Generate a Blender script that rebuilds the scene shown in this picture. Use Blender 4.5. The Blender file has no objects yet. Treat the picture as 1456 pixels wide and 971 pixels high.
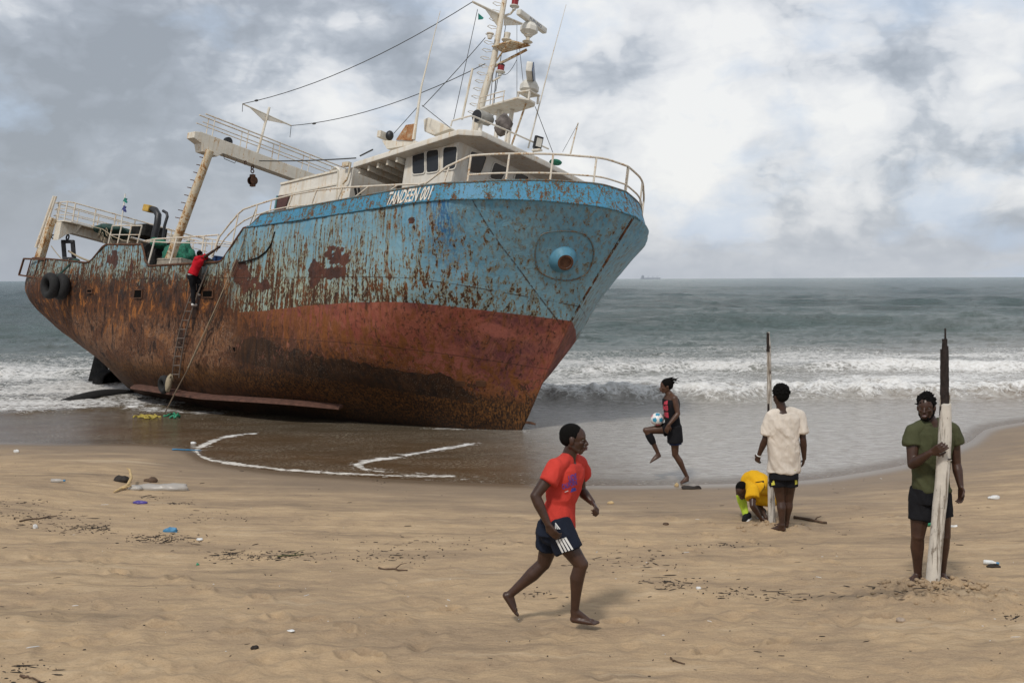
import bpy, bmesh, math, random
import numpy as np
from mathutils import Vector, Matrix, Euler
from mathutils.bvhtree import BVHTree
rad = math.radians
scene = bpy.context.scene
col = scene.collection

# ------------------------------------------------------------------ camera
FPX, PW, PH = 1456.0, 1456, 971
CAM_H = 3.4
PITCH, ROLL = rad(-3.48), rad(0.24)
cam_d = bpy.data.cameras.new('camera'); cam = bpy.data.objects.new('camera', cam_d); col.objects.link(cam)
cam_d.sensor_width = 36.0; cam_d.lens = 36.0 * FPX / PW
cam_d.clip_start = 0.1; cam_d.clip_end = 60000
fw = np.array([0, math.cos(PITCH), math.sin(PITCH)]); rt = np.array([1., 0, 0]); up = np.cross(rt, fw)
rt2 = rt * math.cos(ROLL) - up * math.sin(ROLL); up2 = up * math.cos(ROLL) + rt * math.sin(ROLL)
cam.matrix_world = Matrix(((rt2[0], up2[0], -fw[0], 0), (rt2[1], up2[1], -fw[1], 0), (rt2[2], up2[2], -fw[2], CAM_H), (0, 0, 0, 1)))
scene.camera = cam
CP = np.array([0, 0, CAM_H])
scene.view_settings.view_transform = 'Standard'; scene.view_settings.look = 'None'
scene.view_settings.gamma = 1.0; scene.view_settings.exposure = 0.12
scene.view_settings.use_curve_mapping = False
scene.cycles.use_adaptive_sampling = True
scene.cycles.max_bounces = 6; scene.cycles.diffuse_bounces = 3; scene.cycles.glossy_bounces = 3
scene.cycles.transparent_max_bounces = 8

# ------------------------------------------------------------------ node helper
class NT:
    def __init__(s, tree): s.t = tree; s.n = tree.nodes; s.l = tree.links
    def new(s, ty, **kw):
        nd = s.n.new(ty)
        for k, v in kw.items(): setattr(nd, k, v)
        return nd
    def put(s, sock, v):
        if v is None: return
        if isinstance(v, bpy.types.NodeSocket): s.l.new(v, sock)
        elif isinstance(v, (tuple, list)):
            v = tuple(v)
            if len(sock.default_value) == 4 and len(v) == 3: v = v + (1.0,)
            sock.default_value = v
        else:
            try: sock.default_value = v
            except TypeError: sock.default_value = (v, v, v)
    def m(s, op, a, b=None, c=None, clamp=False):
        nd = s.new('ShaderNodeMath', operation=op); nd.use_clamp = clamp
        s.put(nd.inputs[0], a); s.put(nd.inputs[1], b)
        if c is not None: s.put(nd.inputs[2], c)
        return nd.outputs[0]
    def mix(s, f, a, b, blend='MIX'):
        nd = s.new('ShaderNodeMix', data_type='RGBA', blend_type=blend); nd.clamp_factor = True
        s.put(nd.inputs[0], f); s.put(nd.inputs[6], a); s.put(nd.inputs[7], b); return nd.outputs[2]
    def fmix(s, f, a, b):
        nd = s.new('ShaderNodeMix', data_type='FLOAT'); s.put(nd.inputs[0], f); s.put(nd.inputs[2], a); s.put(nd.inputs[3], b); return nd.outputs[0]
    def rng(s, v, a, b, c=0.0, d=1.0, smooth=False):
        nd = s.new('ShaderNodeMapRange'); nd.clamp = True
        if smooth: nd.interpolation_type = 'SMOOTHSTEP'
        s.put(nd.inputs[0], v); s.put(nd.inputs[1], a); s.put(nd.inputs[2], b); s.put(nd.inputs[3], c); s.put(nd.inputs[4], d); return nd.outputs[0]
    def vscale(s, v, sc, off=(0, 0, 0)):
        nd = s.new('ShaderNodeMapping'); s.put(nd.inputs['Vector'], v); s.put(nd.inputs['Scale'], sc); s.put(nd.inputs['Location'], off); return nd.outputs[0]
    def noise(s, v, scale=1.0, detail=4, rough=0.55, dist=0.0, out=0):
        nd = s.new('ShaderNodeTexNoise'); s.put(nd.inputs['Vector'], v); s.put(nd.inputs['Scale'], scale)
        s.put(nd.inputs['Detail'], detail); s.put(nd.inputs['Roughness'], rough); s.put(nd.inputs['Distortion'], dist); return nd.outputs[out]
    def voro(s, v, scale=1.0, feature='F1', out=0):
        nd = s.new('ShaderNodeTexVoronoi', feature=feature); s.put(nd.inputs['Vector'], v); s.put(nd.inputs['Scale'], scale); return nd.outputs[out]
    def ramp(s, f, stops):
        nd = s.new('ShaderNodeValToRGB'); cr = nd.color_ramp
        while len(cr.elements) < len(stops): cr.elements.new(0.5)
        for e, (p, c) in zip(cr.elements, stops): e.position = p; e.color = tuple(c) + (1.0,) if len(c) == 3 else c
        s.put(nd.inputs[0], f); return nd.outputs[0]
    def attr(s, name, out=2):
        nd = s.new('ShaderNodeAttribute', attribute_name=name); return nd.outputs[out]
    def coord(s, which='Object'): return s.new('ShaderNodeTexCoord').outputs[which]
    def sep(s, v):
        nd = s.new('ShaderNodeSeparateXYZ'); s.put(nd.inputs[0], v); return nd.outputs
    def bump(s, h, strength=0.5, dist=0.01, normal=None):
        nd = s.new('ShaderNodeBump'); s.put(nd.inputs['Height'], h); s.put(nd.inputs['Strength'], strength); s.put(nd.inputs['Distance'], dist)
        if normal is not None: s.put(nd.inputs['Normal'], normal)
        return nd.outputs[0]
def material(name):
    m = bpy.data.materials.new(name); m.use_nodes = True
    t = NT(m.node_tree); bs = m.node_tree.nodes['Principled BSDF']
    return m, t, bs
def setp(t, bs, color=None, rough=None, normal=None, metal=None, spec=None, coat=None):
    if color is not None: t.put(bs.inputs['Base Color'], color)
    if rough is not None: t.put(bs.inputs['Roughness'], rough)
    if normal is not None: t.put(bs.inputs['Normal'], normal)
    if metal is not None: t.put(bs.inputs['Metallic'], metal)
    if spec is not None: t.put(bs.inputs['Specular IOR Level'], spec)

# ------------------------------------------------------------------ world
SUN_EL, SUN_AZ = rad(52), rad(205)        # azimuth clockwise from +y: behind the camera, a little to the left
W = bpy.data.worlds.new('World'); scene.world = W; W.use_nodes = True
w = NT(W.node_tree); bg = W.node_tree.nodes['Background']
sky = w.new('ShaderNodeTexSky', sky_type='NISHITA'); sky.sun_disc = False
sky.sun_elevation = SUN_EL; sky.sun_rotation = SUN_AZ; sky.air_density = 1.3; sky.dust_density = 2.5
d = w.coord('Generated')
dn = w.new('ShaderNodeVectorMath', operation='NORMALIZE'); w.put(dn.inputs[0], d); dn = dn.outputs[0]
dx, dy, dz = w.sep(dn)
# cloud layer seen in perspective: direction divided by height
zz = w.m('ADD', w.m('MAXIMUM', dz, 0.0), 0.22)
comb = w.new('ShaderNodeCombineXYZ'); w.put(comb.inputs[0], w.m('DIVIDE', dx, zz)); w.put(comb.inputs[1], w.m('DIVIDE', dy, zz)); w.put(comb.inputs[2], w.m('MULTIPLY', dz, 2.0))
pv = comb.outputs[0]
warp = w.noise(w.vscale(dn, (1.0, 1.0, 1.5)), 5.0, 5, 0.6, out=1)
wv = w.new('ShaderNodeVectorMath', operation='MULTIPLY_ADD'); w.put(wv.inputs[0], warp); w.put(wv.inputs[1], (0.075, 0.075, 0.055)); w.put(wv.inputs[2], dn)
wc = wv.outputs[0]
billow = w.noise(w.vscale(wc, (1.0, 1.0, 1.75), (3.1, 0.7, 2.2)), 4.2, 12, 0.60)
fine = w.noise(w.vscale(wc, (1.0, 1.0, 1.5), (1.3, 4.7, 0.6)), 13.0, 10, 0.62)
streaks = w.noise(w.vscale(wc, (1.0, 1.0, 4.2), (7.7, 1.9, 3.6)), 4.5, 9, 0.55)
def blob(px, py, size, soft, k=1.0):
    v = Vector(((px - 728) / 1456, 1.0, (397 - py) / 1456)).normalized()
    dot = w.new('ShaderNodeVectorMath', operation='DOT_PRODUCT'); w.put(dot.inputs[0], dn); w.put(dot.inputs[1], tuple(v))
    ang = w.m('ARCCOSINE', w.m('MINIMUM', dot.outputs['Value'], 1.0))
    return w.m('MULTIPLY', w.rng(ang, (size + soft) / 1456, max(size - soft, 0.0) / 1456, 0, 1, smooth=True), k)
puff = None
for i_, (sc_, am_) in enumerate(((6.0, .50), (13.0, .30), (28.0, .18), (60.0, .10))):
    pn = w.noise(w.vscale(wc, (1, 1, 1.3), (.3 + i_, 1.1, 6.2)), sc_, 1, .5)
    pn = w.m('MULTIPLY', w.m('ABSOLUTE', w.m('SUBTRACT', pn, .5)), 4.0 * am_)
    puff = pn if puff is None else w.m('ADD', puff, pn)
f = w.m('ADD', w.m('MULTIPLY', w.m('SUBTRACT', billow, .5), 1.45), w.m('ADD', w.m('MULTIPLY', w.m('SUBTRACT', fine, .5), .7), w.m('MULTIPLY', w.m('SUBTRACT', streaks, .5), 1.2)))
f = w.m('ADD', f, w.m('MULTIPLY', w.m('SUBTRACT', puff, .42), .75))
f = w.m('ADD', f, .37)
f = w.m('ADD', f, w.rng(dx, -.25, .12, -.02, .20, smooth=True))
for bb in (blob(930, 50, 170, 100, .14), blob(900, 200, 120, 130, .18), blob(1060, 230, 150, 100, .18), blob(1330, 225, 140, 60, .18), blob(470, 80, 90, 90, .07), blob(650, 60, 60, 120, .12), blob(1410, 95, 80, 50, .20), blob(360, 110, 60, 50, .12),
           blob(1160, 95, 90, 80, -.05), blob(890, 130, 60, 60, -.04), blob(1180, 220, 160, 100, .12), blob(1350, 15, 110, 60, -.16), blob(120, 200, 200, 150, -.02), blob(1130, 340, 160, 60, -.12), blob(60, 30, 150, 100, .06), blob(160, 290, 220, 120, -.30), blob(470, 260, 120, 100, -.16), blob(980, 240, 130, 100, .14), blob(1400, 320, 160, 50, -.12), blob(560, 40, 50, 40, -.1), blob(250, 20, 90, 50, -.1)):
    f = w.m('ADD', f, bb)
lowb = w.rng(dz, 0.0, w.rng(dx, -.12, .12, .19, .085), 1, 0.0, smooth=True)
f = w.fmix(w.m('MULTIPLY', lowb, .85), f, w.rng(dx, -.1, .3, .40, .46))
cloud = w.ramp(f, [(0.0, (0.315, 0.345, 0.39)), (0.25, (0.375, 0.41, 0.465)), (0.45, (0.50, 0.535, 0.59)), (0.60, (0.67, 0.69, 0.725)), (0.78, (0.77, 0.78, 0.80)), (1.0, (0.86, 0.86, 0.855))])
c10 = w.new('ShaderNodeVectorMath', operation='SCALE'); w.put(c10.inputs[0], cloud); c10.inputs['Scale'].default_value = 10.0
gapn = w.noise(w.vscale(wc, (1, 1, 1.9), (9.1, 2.2, 4.4)), 6.0, 8, 0.55)
gp = w.m('ADD', gapn, w.m('ADD', blob(620, 90, 110, 120, .10), blob(1380, 30, 120, 100, .05)))
blue_gap = w.rng(gp, 0.56, 0.68, 0.0, 0.55)
skyc = w.new('ShaderNodeVectorMath', operation='MULTIPLY'); w.put(skyc.inputs[0], sky.outputs[0]); skyc.inputs[1].default_value = (1.0, 1.0, 1.0)
final = w.mix(blue_gap, c10.outputs[0], (5.0, 6.1, 7.7))
final = w.mix(0.10, final, skyc.outputs[0])
w.put(bg.inputs['Color'], final); bg.inputs['Strength'].default_value = 0.10

sun_d = bpy.data.lights.new('sun', 'SUN'); sun_d.energy = 2.0; sun_d.angle = rad(7); sun_d.color = (1.0, 0.95, 0.88)
sun = bpy.data.objects.new('sun', sun_d); col.objects.link(sun)
sv = Vector((math.sin(SUN_AZ) * math.cos(SUN_EL), math.cos(SUN_AZ) * math.cos(SUN_EL), math.sin(SUN_EL)))
sun.rotation_euler = (-sv).to_track_quat('-Z', 'Y').to_euler(); sun.location = sv * 50

# ------------------------------------------------------------------ pixel <-> world helpers (design time measuring)
def ray(x, y): return fw + rt2 * (x - PW / 2) / FPX - up2 * (y - PH / 2) / FPX
def ground(x, y, z=0.0):
    r = ray(x, y); t = (z - CAM_H) / r[2]; return CP + t * r
def at_depth(x, y, D):
    r = ray(x, y); return CP + r * (D / r[1])

# ------------------------------------------------------------------ mesh builder
class MB:
    def __init__(s): s.v = []; s.f = []
    def add(s, verts, faces):
        o = len(s.v); s.v.extend([tuple(map(float, p)) for p in verts]); s.f.extend([tuple(i + o for i in fc) for fc in faces]); return s
    def box(s, c, size, R=None, taper=1.0):
        hx, hy, hz = [a / 2 for a in size]; c = Vector(c)
        P = [Vector((sx * hx * (taper if sz > 0 else 1), sy * hy * (taper if sz > 0 else 1), sz * hz)) for sz in (-1, 1) for sy in (-1, 1) for sx in (-1, 1)]
        if R is not None: P = [R @ p for p in P]
        return s.add([p + c for p in P], [(0, 2, 3, 1), (4, 5, 7, 6), (0, 1, 5, 4), (2, 6, 7, 3), (0, 4, 6, 2), (1, 3, 7, 5)])
    def bar(s, a, b, wd, ht, upv=(0, 0, 1), wd2=None, ht2=None):
        a, b = Vector(a), Vector(b); d = (b - a).normalized(); u = Vector(upv); x = d.cross(u).normalized(); y = x.cross(d)
        wd2 = wd if wd2 is None else wd2; ht2 = ht if ht2 is None else ht2
        vs = []
        for p, W_, H_ in ((a, wd, ht), (b, wd2, ht2)):
            vs += [p + x * W_ / 2 * i + y * H_ / 2 * j for i, j in ((-1, -1), (1, -1), (1, 1), (-1, 1))]
        return s.add(vs, [(3, 2, 1, 0), (4, 5, 6, 7), (0, 1, 5, 4), (1, 2, 6, 5), (2, 3, 7, 6), (3, 0, 4, 7)])
    def tube(s, pts, r, seg=8, closed=False, cap=True, sq=1.0):
        pts = [Vector(p) for p in pts]; n = len(pts)
        rs = list(r) if hasattr(r, '__len__') else [r] * n
        vs = []; prev = None
        for i, p in enumerate(pts):
            if closed: t = pts[(i + 1) % n] - pts[i - 1]
            else: t = pts[min(i + 1, n - 1)] - pts[max(i - 1, 0)]
            t.normalize()
            if prev is None:
                a = Vector((0, 0, 1)) if abs(t.z) < 0.9 else Vector((1, 0, 0)); x = t.cross(a).normalized()
            else:
                x = (prev - t * prev.dot(t)).normalized()
            prev = x; y = t.cross(x)
            for k in range(seg):
                an = 2 * math.pi * k / seg; vs.append(p + (x * math.cos(an) + y * math.sin(an) * sq) * rs[i])
        fs = []
        m = n if closed else n - 1
        for i in range(m):
            j = (i + 1) % n
            for k in range(seg):
                k2 = (k + 1) % seg; fs.append((i * seg + k, i * seg + k2, j * seg + k2, j * seg + k))
        if cap and not closed:
            fs.append(tuple(reversed(range(seg)))); fs.append(tuple((n - 1) * seg + k for k in range(seg)))
        return s.add(vs, fs)
    def ball(s, c, r, seg=16, rings=10, R=None):
        c = Vector(c); r = (r, r, r) if not hasattr(r, '__len__') else r
        vs = []
        for i in range(rings + 1):
            th = math.pi * i / rings
            for k in range(seg):
                an = 2 * math.pi * k / seg
                p = Vector((r[0] * math.sin(th) * math.cos(an), r[1] * math.sin(th) * math.sin(an), r[2] * math.cos(th)))
                if R is not None: p = R @ p
                vs.append(p + c)
        fs = [(i * seg + k, (i + 1) * seg + k, (i + 1) * seg + (k + 1) % seg, i * seg + (k + 1) % seg) for i in range(rings) for k in range(seg)]
        return s.add(vs, fs)
    def lathe(s, c, axis, prof, seg=20):
        """prof: list of (r, h) along axis"""
        c = Vector(c); ax = Vector(axis).normalized()
        a = Vector((0, 0, 1)) if abs(ax.z) < 0.9 else Vector((1, 0, 0)); x = ax.cross(a).normalized(); y = ax.cross(x)
        vs = []
        for r, h in prof:
            for k in range(seg):
                an = 2 * math.pi * k / seg; vs.append(c + ax * h + (x * math.cos(an) + y * math.sin(an)) * r)
        n = len(prof)
        fs = [(i * seg + k, i * seg + (k + 1) % seg, (i + 1) * seg + (k + 1) % seg, (i + 1) * seg + k) for i in range(n - 1) for k in range(seg)]
        fs.append(tuple(reversed(range(seg)))); fs.append(tuple((n - 1) * seg + k for k in range(seg)))
        return s.add(vs, fs)
    def torus(s, c, axis, R, r, seg=28, rs=10, sq=1.0):
        c = Vector(c); ax = Vector(axis).normalized()
        a = Vector((0, 0, 1)) if abs(ax.z) < 0.9 else Vector((1, 0, 0)); x = ax.cross(a).normalized(); y = ax.cross(x)
        vs = []
        for i in range(seg):
            an = 2 * math.pi * i / seg; d = x * math.cos(an) + y * math.sin(an)
            for k in range(rs):
                b = 2 * math.pi * k / rs; vs.append(c + d * (R + r * math.cos(b)) + ax * r * sq * math.sin(b))
        fs = [(i * rs + k, ((i + 1) % seg) * rs + k, ((i + 1) % seg) * rs + (k + 1) % rs, i * rs + (k + 1) % rs) for i in range(seg) for k in range(rs)]
        return s.add(vs, fs)
    def prism(s, poly, depth_vec):
        """poly: list of 3D points (planar), extruded by depth_vec"""
        P = [Vector(p) for p in poly]; D = Vector(depth_vec); n = len(P)
        return s.add(P + [p + D for p in P], [tuple(range(n))[::-1], tuple(range(n, 2 * n))] + [(i, (i + 1) % n, n + (i + 1) % n, n + i) for i in range(n)])
    def build(s, name, mat, parent=None, smooth=False, bevel=0.0, fixn=True):
        me = bpy.data.meshes.new(name); me.from_pydata(s.v, [], s.f)
        if fixn or bevel:
            bm = bmesh.new(); bm.from_mesh(me)
            bmesh.ops.recalc_face_normals(bm, faces=bm.faces)
            if bevel:
                es = [e for e in bm.edges if len(e.link_faces) == 2 and e.calc_face_angle(0) > 0.6]
                bmesh.ops.bevel(bm, geom=es, offset=bevel, segments=2, profile=0.7, affect='EDGES', clamp_overlap=True)
            bm.to_mesh(me); bm.free()
        if smooth:
            for p in me.polygons: p.use_smooth = True
            if smooth != 'all':
                me.set_sharp_from_angle(angle=rad(38))
        o = bpy.data.objects.new(name, me); col.objects.link(o)
        if mat is not None: me.materials.append(mat)
        if parent is not None: o.parent = parent
        return o
def tag(o, label=None, cat=None, group=None, kind=None):
    if label: o['label'] = label
    if cat: o['category'] = cat
    if group: o['group'] = group
    if kind: o['kind'] = kind
    return o
def empty(name, loc=(0, 0, 0), M=None):
    o = bpy.data.objects.new(name, None); col.objects.link(o); o.location = loc
    if M is not None: o.matrix_world = M
    o.empty_display_size = 0.2
    return o
def recenter(o, p):
    """move the origin of a top-level mesh to world point p"""
    p = Vector(p); o.data.transform(Matrix.Translation(-p)); o.location = p; return o

def pchip(xs, ys):
    xs = np.array(xs, float); ys = np.array(ys, float); h = np.diff(xs); dl = np.diff(ys) / h
    m = np.zeros(len(xs))
    for i in range(1, len(xs) - 1):
        if dl[i - 1] * dl[i] > 0:
            w1 = 2 * h[i] + h[i - 1]; w2 = h[i] + 2 * h[i - 1]; m[i] = (w1 + w2) / (w1 / dl[i - 1] + w2 / dl[i])
    m[0] = dl[0]; m[-1] = dl[-1]
    def f(x):
        x = np.clip(np.asarray(x, float), xs[0], xs[-1]); i = np.clip(np.searchsorted(xs, x) - 1, 0, len(h) - 1)
        t = (x - xs[i]) / h[i]; t2 = t * t; t3 = t2 * t
        return (2 * t3 - 3 * t2 + 1) * ys[i] + (t3 - 2 * t2 + t) * h[i] * m[i] + (-2 * t3 + 3 * t2) * ys[i + 1] + (t3 - t2) * h[i] * m[i + 1]
    return f

# ------------------------------------------------------------------ numpy value noise
_rng = np.random.RandomState(7); _tab = _rng.rand(256, 256)
def vnoise(x, y):
    xi = np.floor(x).astype(int); yi = np.floor(y).astype(int); fx = x - xi; fy = y - yi
    fx = fx * fx * (3 - 2 * fx); fy = fy * fy * (3 - 2 * fy)
    a = _tab[xi & 255, yi & 255]; b = _tab[(xi + 1) & 255, yi & 255]; c = _tab[xi & 255, (yi + 1) & 255]; d_ = _tab[(xi + 1) & 255, (yi + 1) & 255]
    return (a * (1 - fx) + b * fx) * (1 - fy) + (c * (1 - fx) + d_ * fx) * fy
def fbm(x, y, oct=5, gain=0.5, lac=2.03):
    s = 0; a = 1; t = 0
    for i in range(oct):
        s = s + a * vnoise(x + 17.3 * i, y + 9.1 * i); t += a; a *= gain; x = x * lac; y = y * lac
    return s / t
def sstep(a, b, x):
    t = np.clip((x - a) / (b - a), 0, 1); return t * t * (3 - 2 * t)

def grid_mesh(name, X, Y, Z, mat, attrs=None, smooth=True):
    nr, nc = X.shape; me = bpy.data.meshes.new(name)
    me.vertices.add(nr * nc); me.vertices.foreach_set('co', np.stack([X, Y, Z], -1).astype(np.float32).ravel())
    i = np.arange(nr - 1)[:, None] * nc + np.arange(nc - 1)[None, :]
    q = np.stack([i, i + 1, i + nc + 1, i + nc], -1).reshape(-1, 4)
    me.loops.add(q.size); me.loops.foreach_set('vertex_index', q.ravel().astype(np.int32))
    me.polygons.add(len(q)); me.polygons.foreach_set('loop_start', np.arange(0, q.size, 4, dtype=np.int32)); me.polygons.foreach_set('loop_total', np.full(len(q), 4, np.int32))
    me.update(calc_edges=True)
    if smooth: me.polygons.foreach_set('use_smooth', np.ones(len(q), bool))
    for k, a in (attrs or {}).items():
        at = me.attributes.new(k, 'FLOAT', 'POINT'); at.data.foreach_set('value', np.asarray(a, np.float32).ravel())
    me.materials.append(mat); o = bpy.data.objects.new(name, me); col.objects.link(o); return o

# ------------------------------------------------------------------ shoreline
_sh = [(0, 629), (111, 631), (194, 631), (250, 634), (275, 641), (292, 652), (330, 661), (400, 670), (500, 677), (600, 683), (700, 687), (800, 690), (900, 690), (965, 689), (1047, 687), (1137, 683), (1214, 673), (1290, 659), (1372, 630), (1405, 609), (1456, 600)]
_shw = [ground(x, y) for x, y in _sh]
_sx = [-400, -60, -25] + [p[0] for p in _shw] + [_shw[-1][0] + 4, _shw[-1][0] + 30, 400]
_sy = [24, 22.5, 21.6] + [p[1] for p in _shw] + [_shw[-1][1] + 2.2, _shw[-1][1] + 14, _shw[-1][1] + 70]
shore_y = pchip(_sx, _sy)
def sand_z(x, y, detail=True):
    x = np.asarray(x, float); y = np.asarray(y, float)
    s = shore_y(x) - y
    up_ = np.interp(s, [-60, -20, -6, 0, 0.6, 4.5, 8.5, 12, 40], [-4.0, -1.5, -0.42, 0.006, 0.05, 0.31, 0.54, 0.62, 0.9])
    z = up_
    if detail:
        k = sstep(0.0, 2.0, s); k3 = sstep(2.0, 5.0, s)
        z = z + k * (fbm(x * .35 + 3, y * .5 + 8, 3) - .5) * 0.10
        z = z + k * (fbm(x * 1.1, y * 2.4 + 5, 4) - .5) * 0.04
        z = z + k3 * (fbm(x * 5.0 + 40, y * 8.0, 4) - .5) * 0.017
    return z
FOOT = []   # (x, y, radius, depth): footprints and scuffs
rngf = np.random.RandomState(3)
for i in range(520):
    px_ = rngf.uniform(-60, 1520); py_ = 700 + 300 * rngf.rand() ** 0.9
    g = ground(px_, py_, 0.5)
    if shore_y(g[0]) - g[1] < 2.5: continue
    FOOT.append((g[0], g[1], rngf.uniform(.05, .13), rngf.uniform(.006, .020), rngf.uniform(0, 3.14)))
def trail(pts, step=.62, off=.10, dp=.042):
    P = [np.array(ground(x, y, .45)[:2]) for x, y in pts]; k = 0; carry = 0
    for a, b in zip(P[:-1], P[1:]):
        L = np.linalg.norm(b - a); d_ = (b - a) / L; t_ = carry
        while t_ < L:
            q = a + d_ * t_ + np.array([-d_[1], d_[0]]) * off * (1 if k % 2 else -1) + rngf.normal(0, .03, 2); an = math.atan2(d_[1], d_[0]) + rngf.normal(0, .12)
            if shore_y(q[0]) - q[1] > 1.0: FOOT.append((q[0], q[1], .062, dp * rngf.uniform(.7, 1.3), an)); FOOT.append((q[0] + math.cos(an) * .09, q[1] + math.sin(an) * .09, .042, dp * .6, an))
            t_ += step; k += 1
        carry = t_ - L
trail([(100, 930), (420, 915), (700, 880)]); trail([(1110, 770), (1180, 800), (1290, 838)]); trail([(960, 710), (1030, 745), (1090, 765)]); trail([(1456, 850), (1340, 850), (1200, 900), (980, 960)]); trail([(870, 900), (1000, 880), (1250, 860)]); trail([(60, 800), (300, 850), (560, 960)]); trail([(700, 740), (900, 760), (1080, 775)]); trail([(1230, 700), (1300, 740), (1420, 760)], dp=.02)
hole = ground(1327, 829, 0.58); hole2 = ground(1098, 745, 0.31)
def sand_full(x, y):
    z = sand_z(x, y)
    if x.size < 4:
        FA = np.array(FOOT); X1, Y1 = x.ravel()[:, None], y.ravel()[:, None]; ddx, ddy = X1 - FA[:, 0], Y1 - FA[:, 1]; ca_, sa_ = np.cos(FA[:, 4]), np.sin(FA[:, 4])
        q = (((ddx * ca_ + ddy * sa_) / 1.7) ** 2 + (-ddx * sa_ + ddy * ca_) ** 2) / FA[:, 2] ** 2
        z = z + (np.where(q < 16, -FA[:, 3] * np.exp(-q * 1.6) + FA[:, 3] * .55 * np.exp(-(np.sqrt(q) - 1.35) ** 2 * 5), 0)).sum(1).reshape(z.shape); lst = []
    else: lst = FOOT
    for (fx, fy, r, dp, an) in lst:
        m = (np.abs(x - fx) < r * 4) & (np.abs(y - fy) < r * 4)
        if not m.any(): continue
        dx_ = x[m] - fx; dy_ = y[m] - fy
        a = (dx_ * math.cos(an) + dy_ * math.sin(an)) / 1.7; b = -dx_ * math.sin(an) + dy_ * math.cos(an)
        q = (a * a + b * b) / (r * r)
        z[m] = z[m] - dp * np.exp(-q * 1.6) + dp * .55 * np.exp(-(np.sqrt(q) - 1.35) ** 2 * 5)
    for h, R, A in ((hole, .40, .11), (hole2, .26, .07)):
        m = (np.abs(x - h[0]) < 2) & (np.abs(y - h[1]) < 2)
        q = np.hypot((x[m] - h[0]) / 1.25, (y[m] - h[1] + .08)) / R
        lump = fbm(x[m] * 11, y[m] * 11, 4)
        z[m] += A * np.exp(-q ** 2 * .9) * (0.25 + 1.5 * lump) + .03 * (lump - .45) * np.exp(-q ** 2 * .25)
    return z
def gz(x, y): return float(sand_full(np.array([x]), np.array([y]))[0])

# ---- sand / sea bed: one sheet to the horizon
def polar(r, th):
    R_, T_ = np.meshgrid(r, th, indexing='ij'); return R_ * np.sin(T_), R_ * np.cos(T_)
th = np.concatenate([np.linspace(-1.5, -.62, 90, endpoint=False), np.linspace(-.62, .62, 980), np.linspace(.63, 1.5, 90)])
rr = np.concatenate([np.linspace(.8, 4.5, 60, endpoint=False), 1 / np.linspace(1 / 4.5, 1 / 28., 640), np.geomspace(29, 40000, 60)])
X, Y = polar(rr, th)
Z = sand_full(X, Y); Z = np.where(Y > 60, np.minimum(Z, -4), Z)
s_ = shore_y(X) - Y
mat_sand, t, bs = material('beach_sand')
oc = t.coord('Object'); sd = t.attr('shore')
n1 = t.noise(t.vscale(oc, (0.6, 2.0, 1)), 0.9, 6, 0.62)
n2 = t.noise(t.vscale(oc, (2.0, 5.0, 1)), 1.6, 6, 0.6)
n3 = t.noise(oc, 60, 3, 0.7)
n4 = t.noise(oc, 420, 2, 0.8)
c = t.ramp(t.m('ADD', t.m('MULTIPLY', n1, .6), t.m('MULTIPLY', n2, .4)), [(0.30, (0.25, 0.175, 0.105)), (0.44, (0.37, 0.260, 0.158)), (0.56, (0.490, 0.345, 0.200)), (0.70, (0.60, 0.45, 0.285))])
c = t.mix(t.rng(n4, .35, .75, 0, .45), c, t.mix(t.rng(n3, .3, .7), (0.10, 0.07, 0.045), (0.62, 0.50, 0.36)))
damp = t.rng(t.m('ADD', sd, t.m('MULTIPLY', t.m('SUBTRACT', n1, 0.5), 3.2)), 1.0, 4.4, 1, 0, smooth=True)
c = t.mix(t.m('MULTIPLY', damp, .85), c, t.mix(n2, (0.185, 0.135, 0.092), (0.235, 0.175, 0.12)))
# dark mineral streaks left by the tide
st = t.noise(t.vscale(oc, (0.35, 3.2, 1), (4, 7, 0)), 1.1, 7, .62, .6)
c = t.mix(t.m('MULTIPLY', t.rng(st, .56, .68, 0, .55), t.rng(sd, .8, 2.5)), c, (0.15, 0.115, 0.08))
st2 = t.noise(t.vscale(oc, (0.5, 4.2, 1), (1, 3, 0)), 1.0, 7, .6, .4)
c = t.mix(t.m('MULTIPLY', t.rng(st2, .60, .70, 0, .5), t.rng(sd, 1.2, 2.5)), c, (0.55, 0.43, 0.29))
wet = t.rng(sd, 0.25, 0.9, 1, 0, smooth=True)
c = t.mix(t.m('MULTIPLY', wet, .6), c, (0.13, 0.092, 0.06))
hb = t.m('ADD', t.m('MULTIPLY', n3, .6), t.m('MULTIPLY', n4, .35))
bmp = t.bump(hb, t.rng(sd, .3, 3.0, .12, .8), .012)
bmp = t.bump(t.noise(t.vscale(oc, (1, 2.2, 1)), 11, 6, .62), t.rng(sd, .8, 4.0, 0.05, .8), .028, bmp)
setp(t, bs, c, t.fmix(wet, t.fmix(damp, .95, .7), .28), bmp, spec=.35)
o = grid_mesh('beach_sand', X, Y, Z, mat_sand, {'shore': s_}); tag(o, kind='structure')

# ---- sea: swell, surf and the swash film, one sheet to the horizon
th = np.concatenate([np.linspace(-1.5, -.64, 80, endpoint=False), np.linspace(-.64, .64, 1100), np.linspace(.65, 1.5, 80)])
rr = np.concatenate([1 / np.linspace(1 / 13., 1 / 600., 800), np.geomspace(620, 50000, 60)])
X, Y = polar(rr, th)
s_ = Y - shore_y(X)          # metres seaward of the swash edge
D = Y
amp = sstep(14, 45, D)
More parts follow.
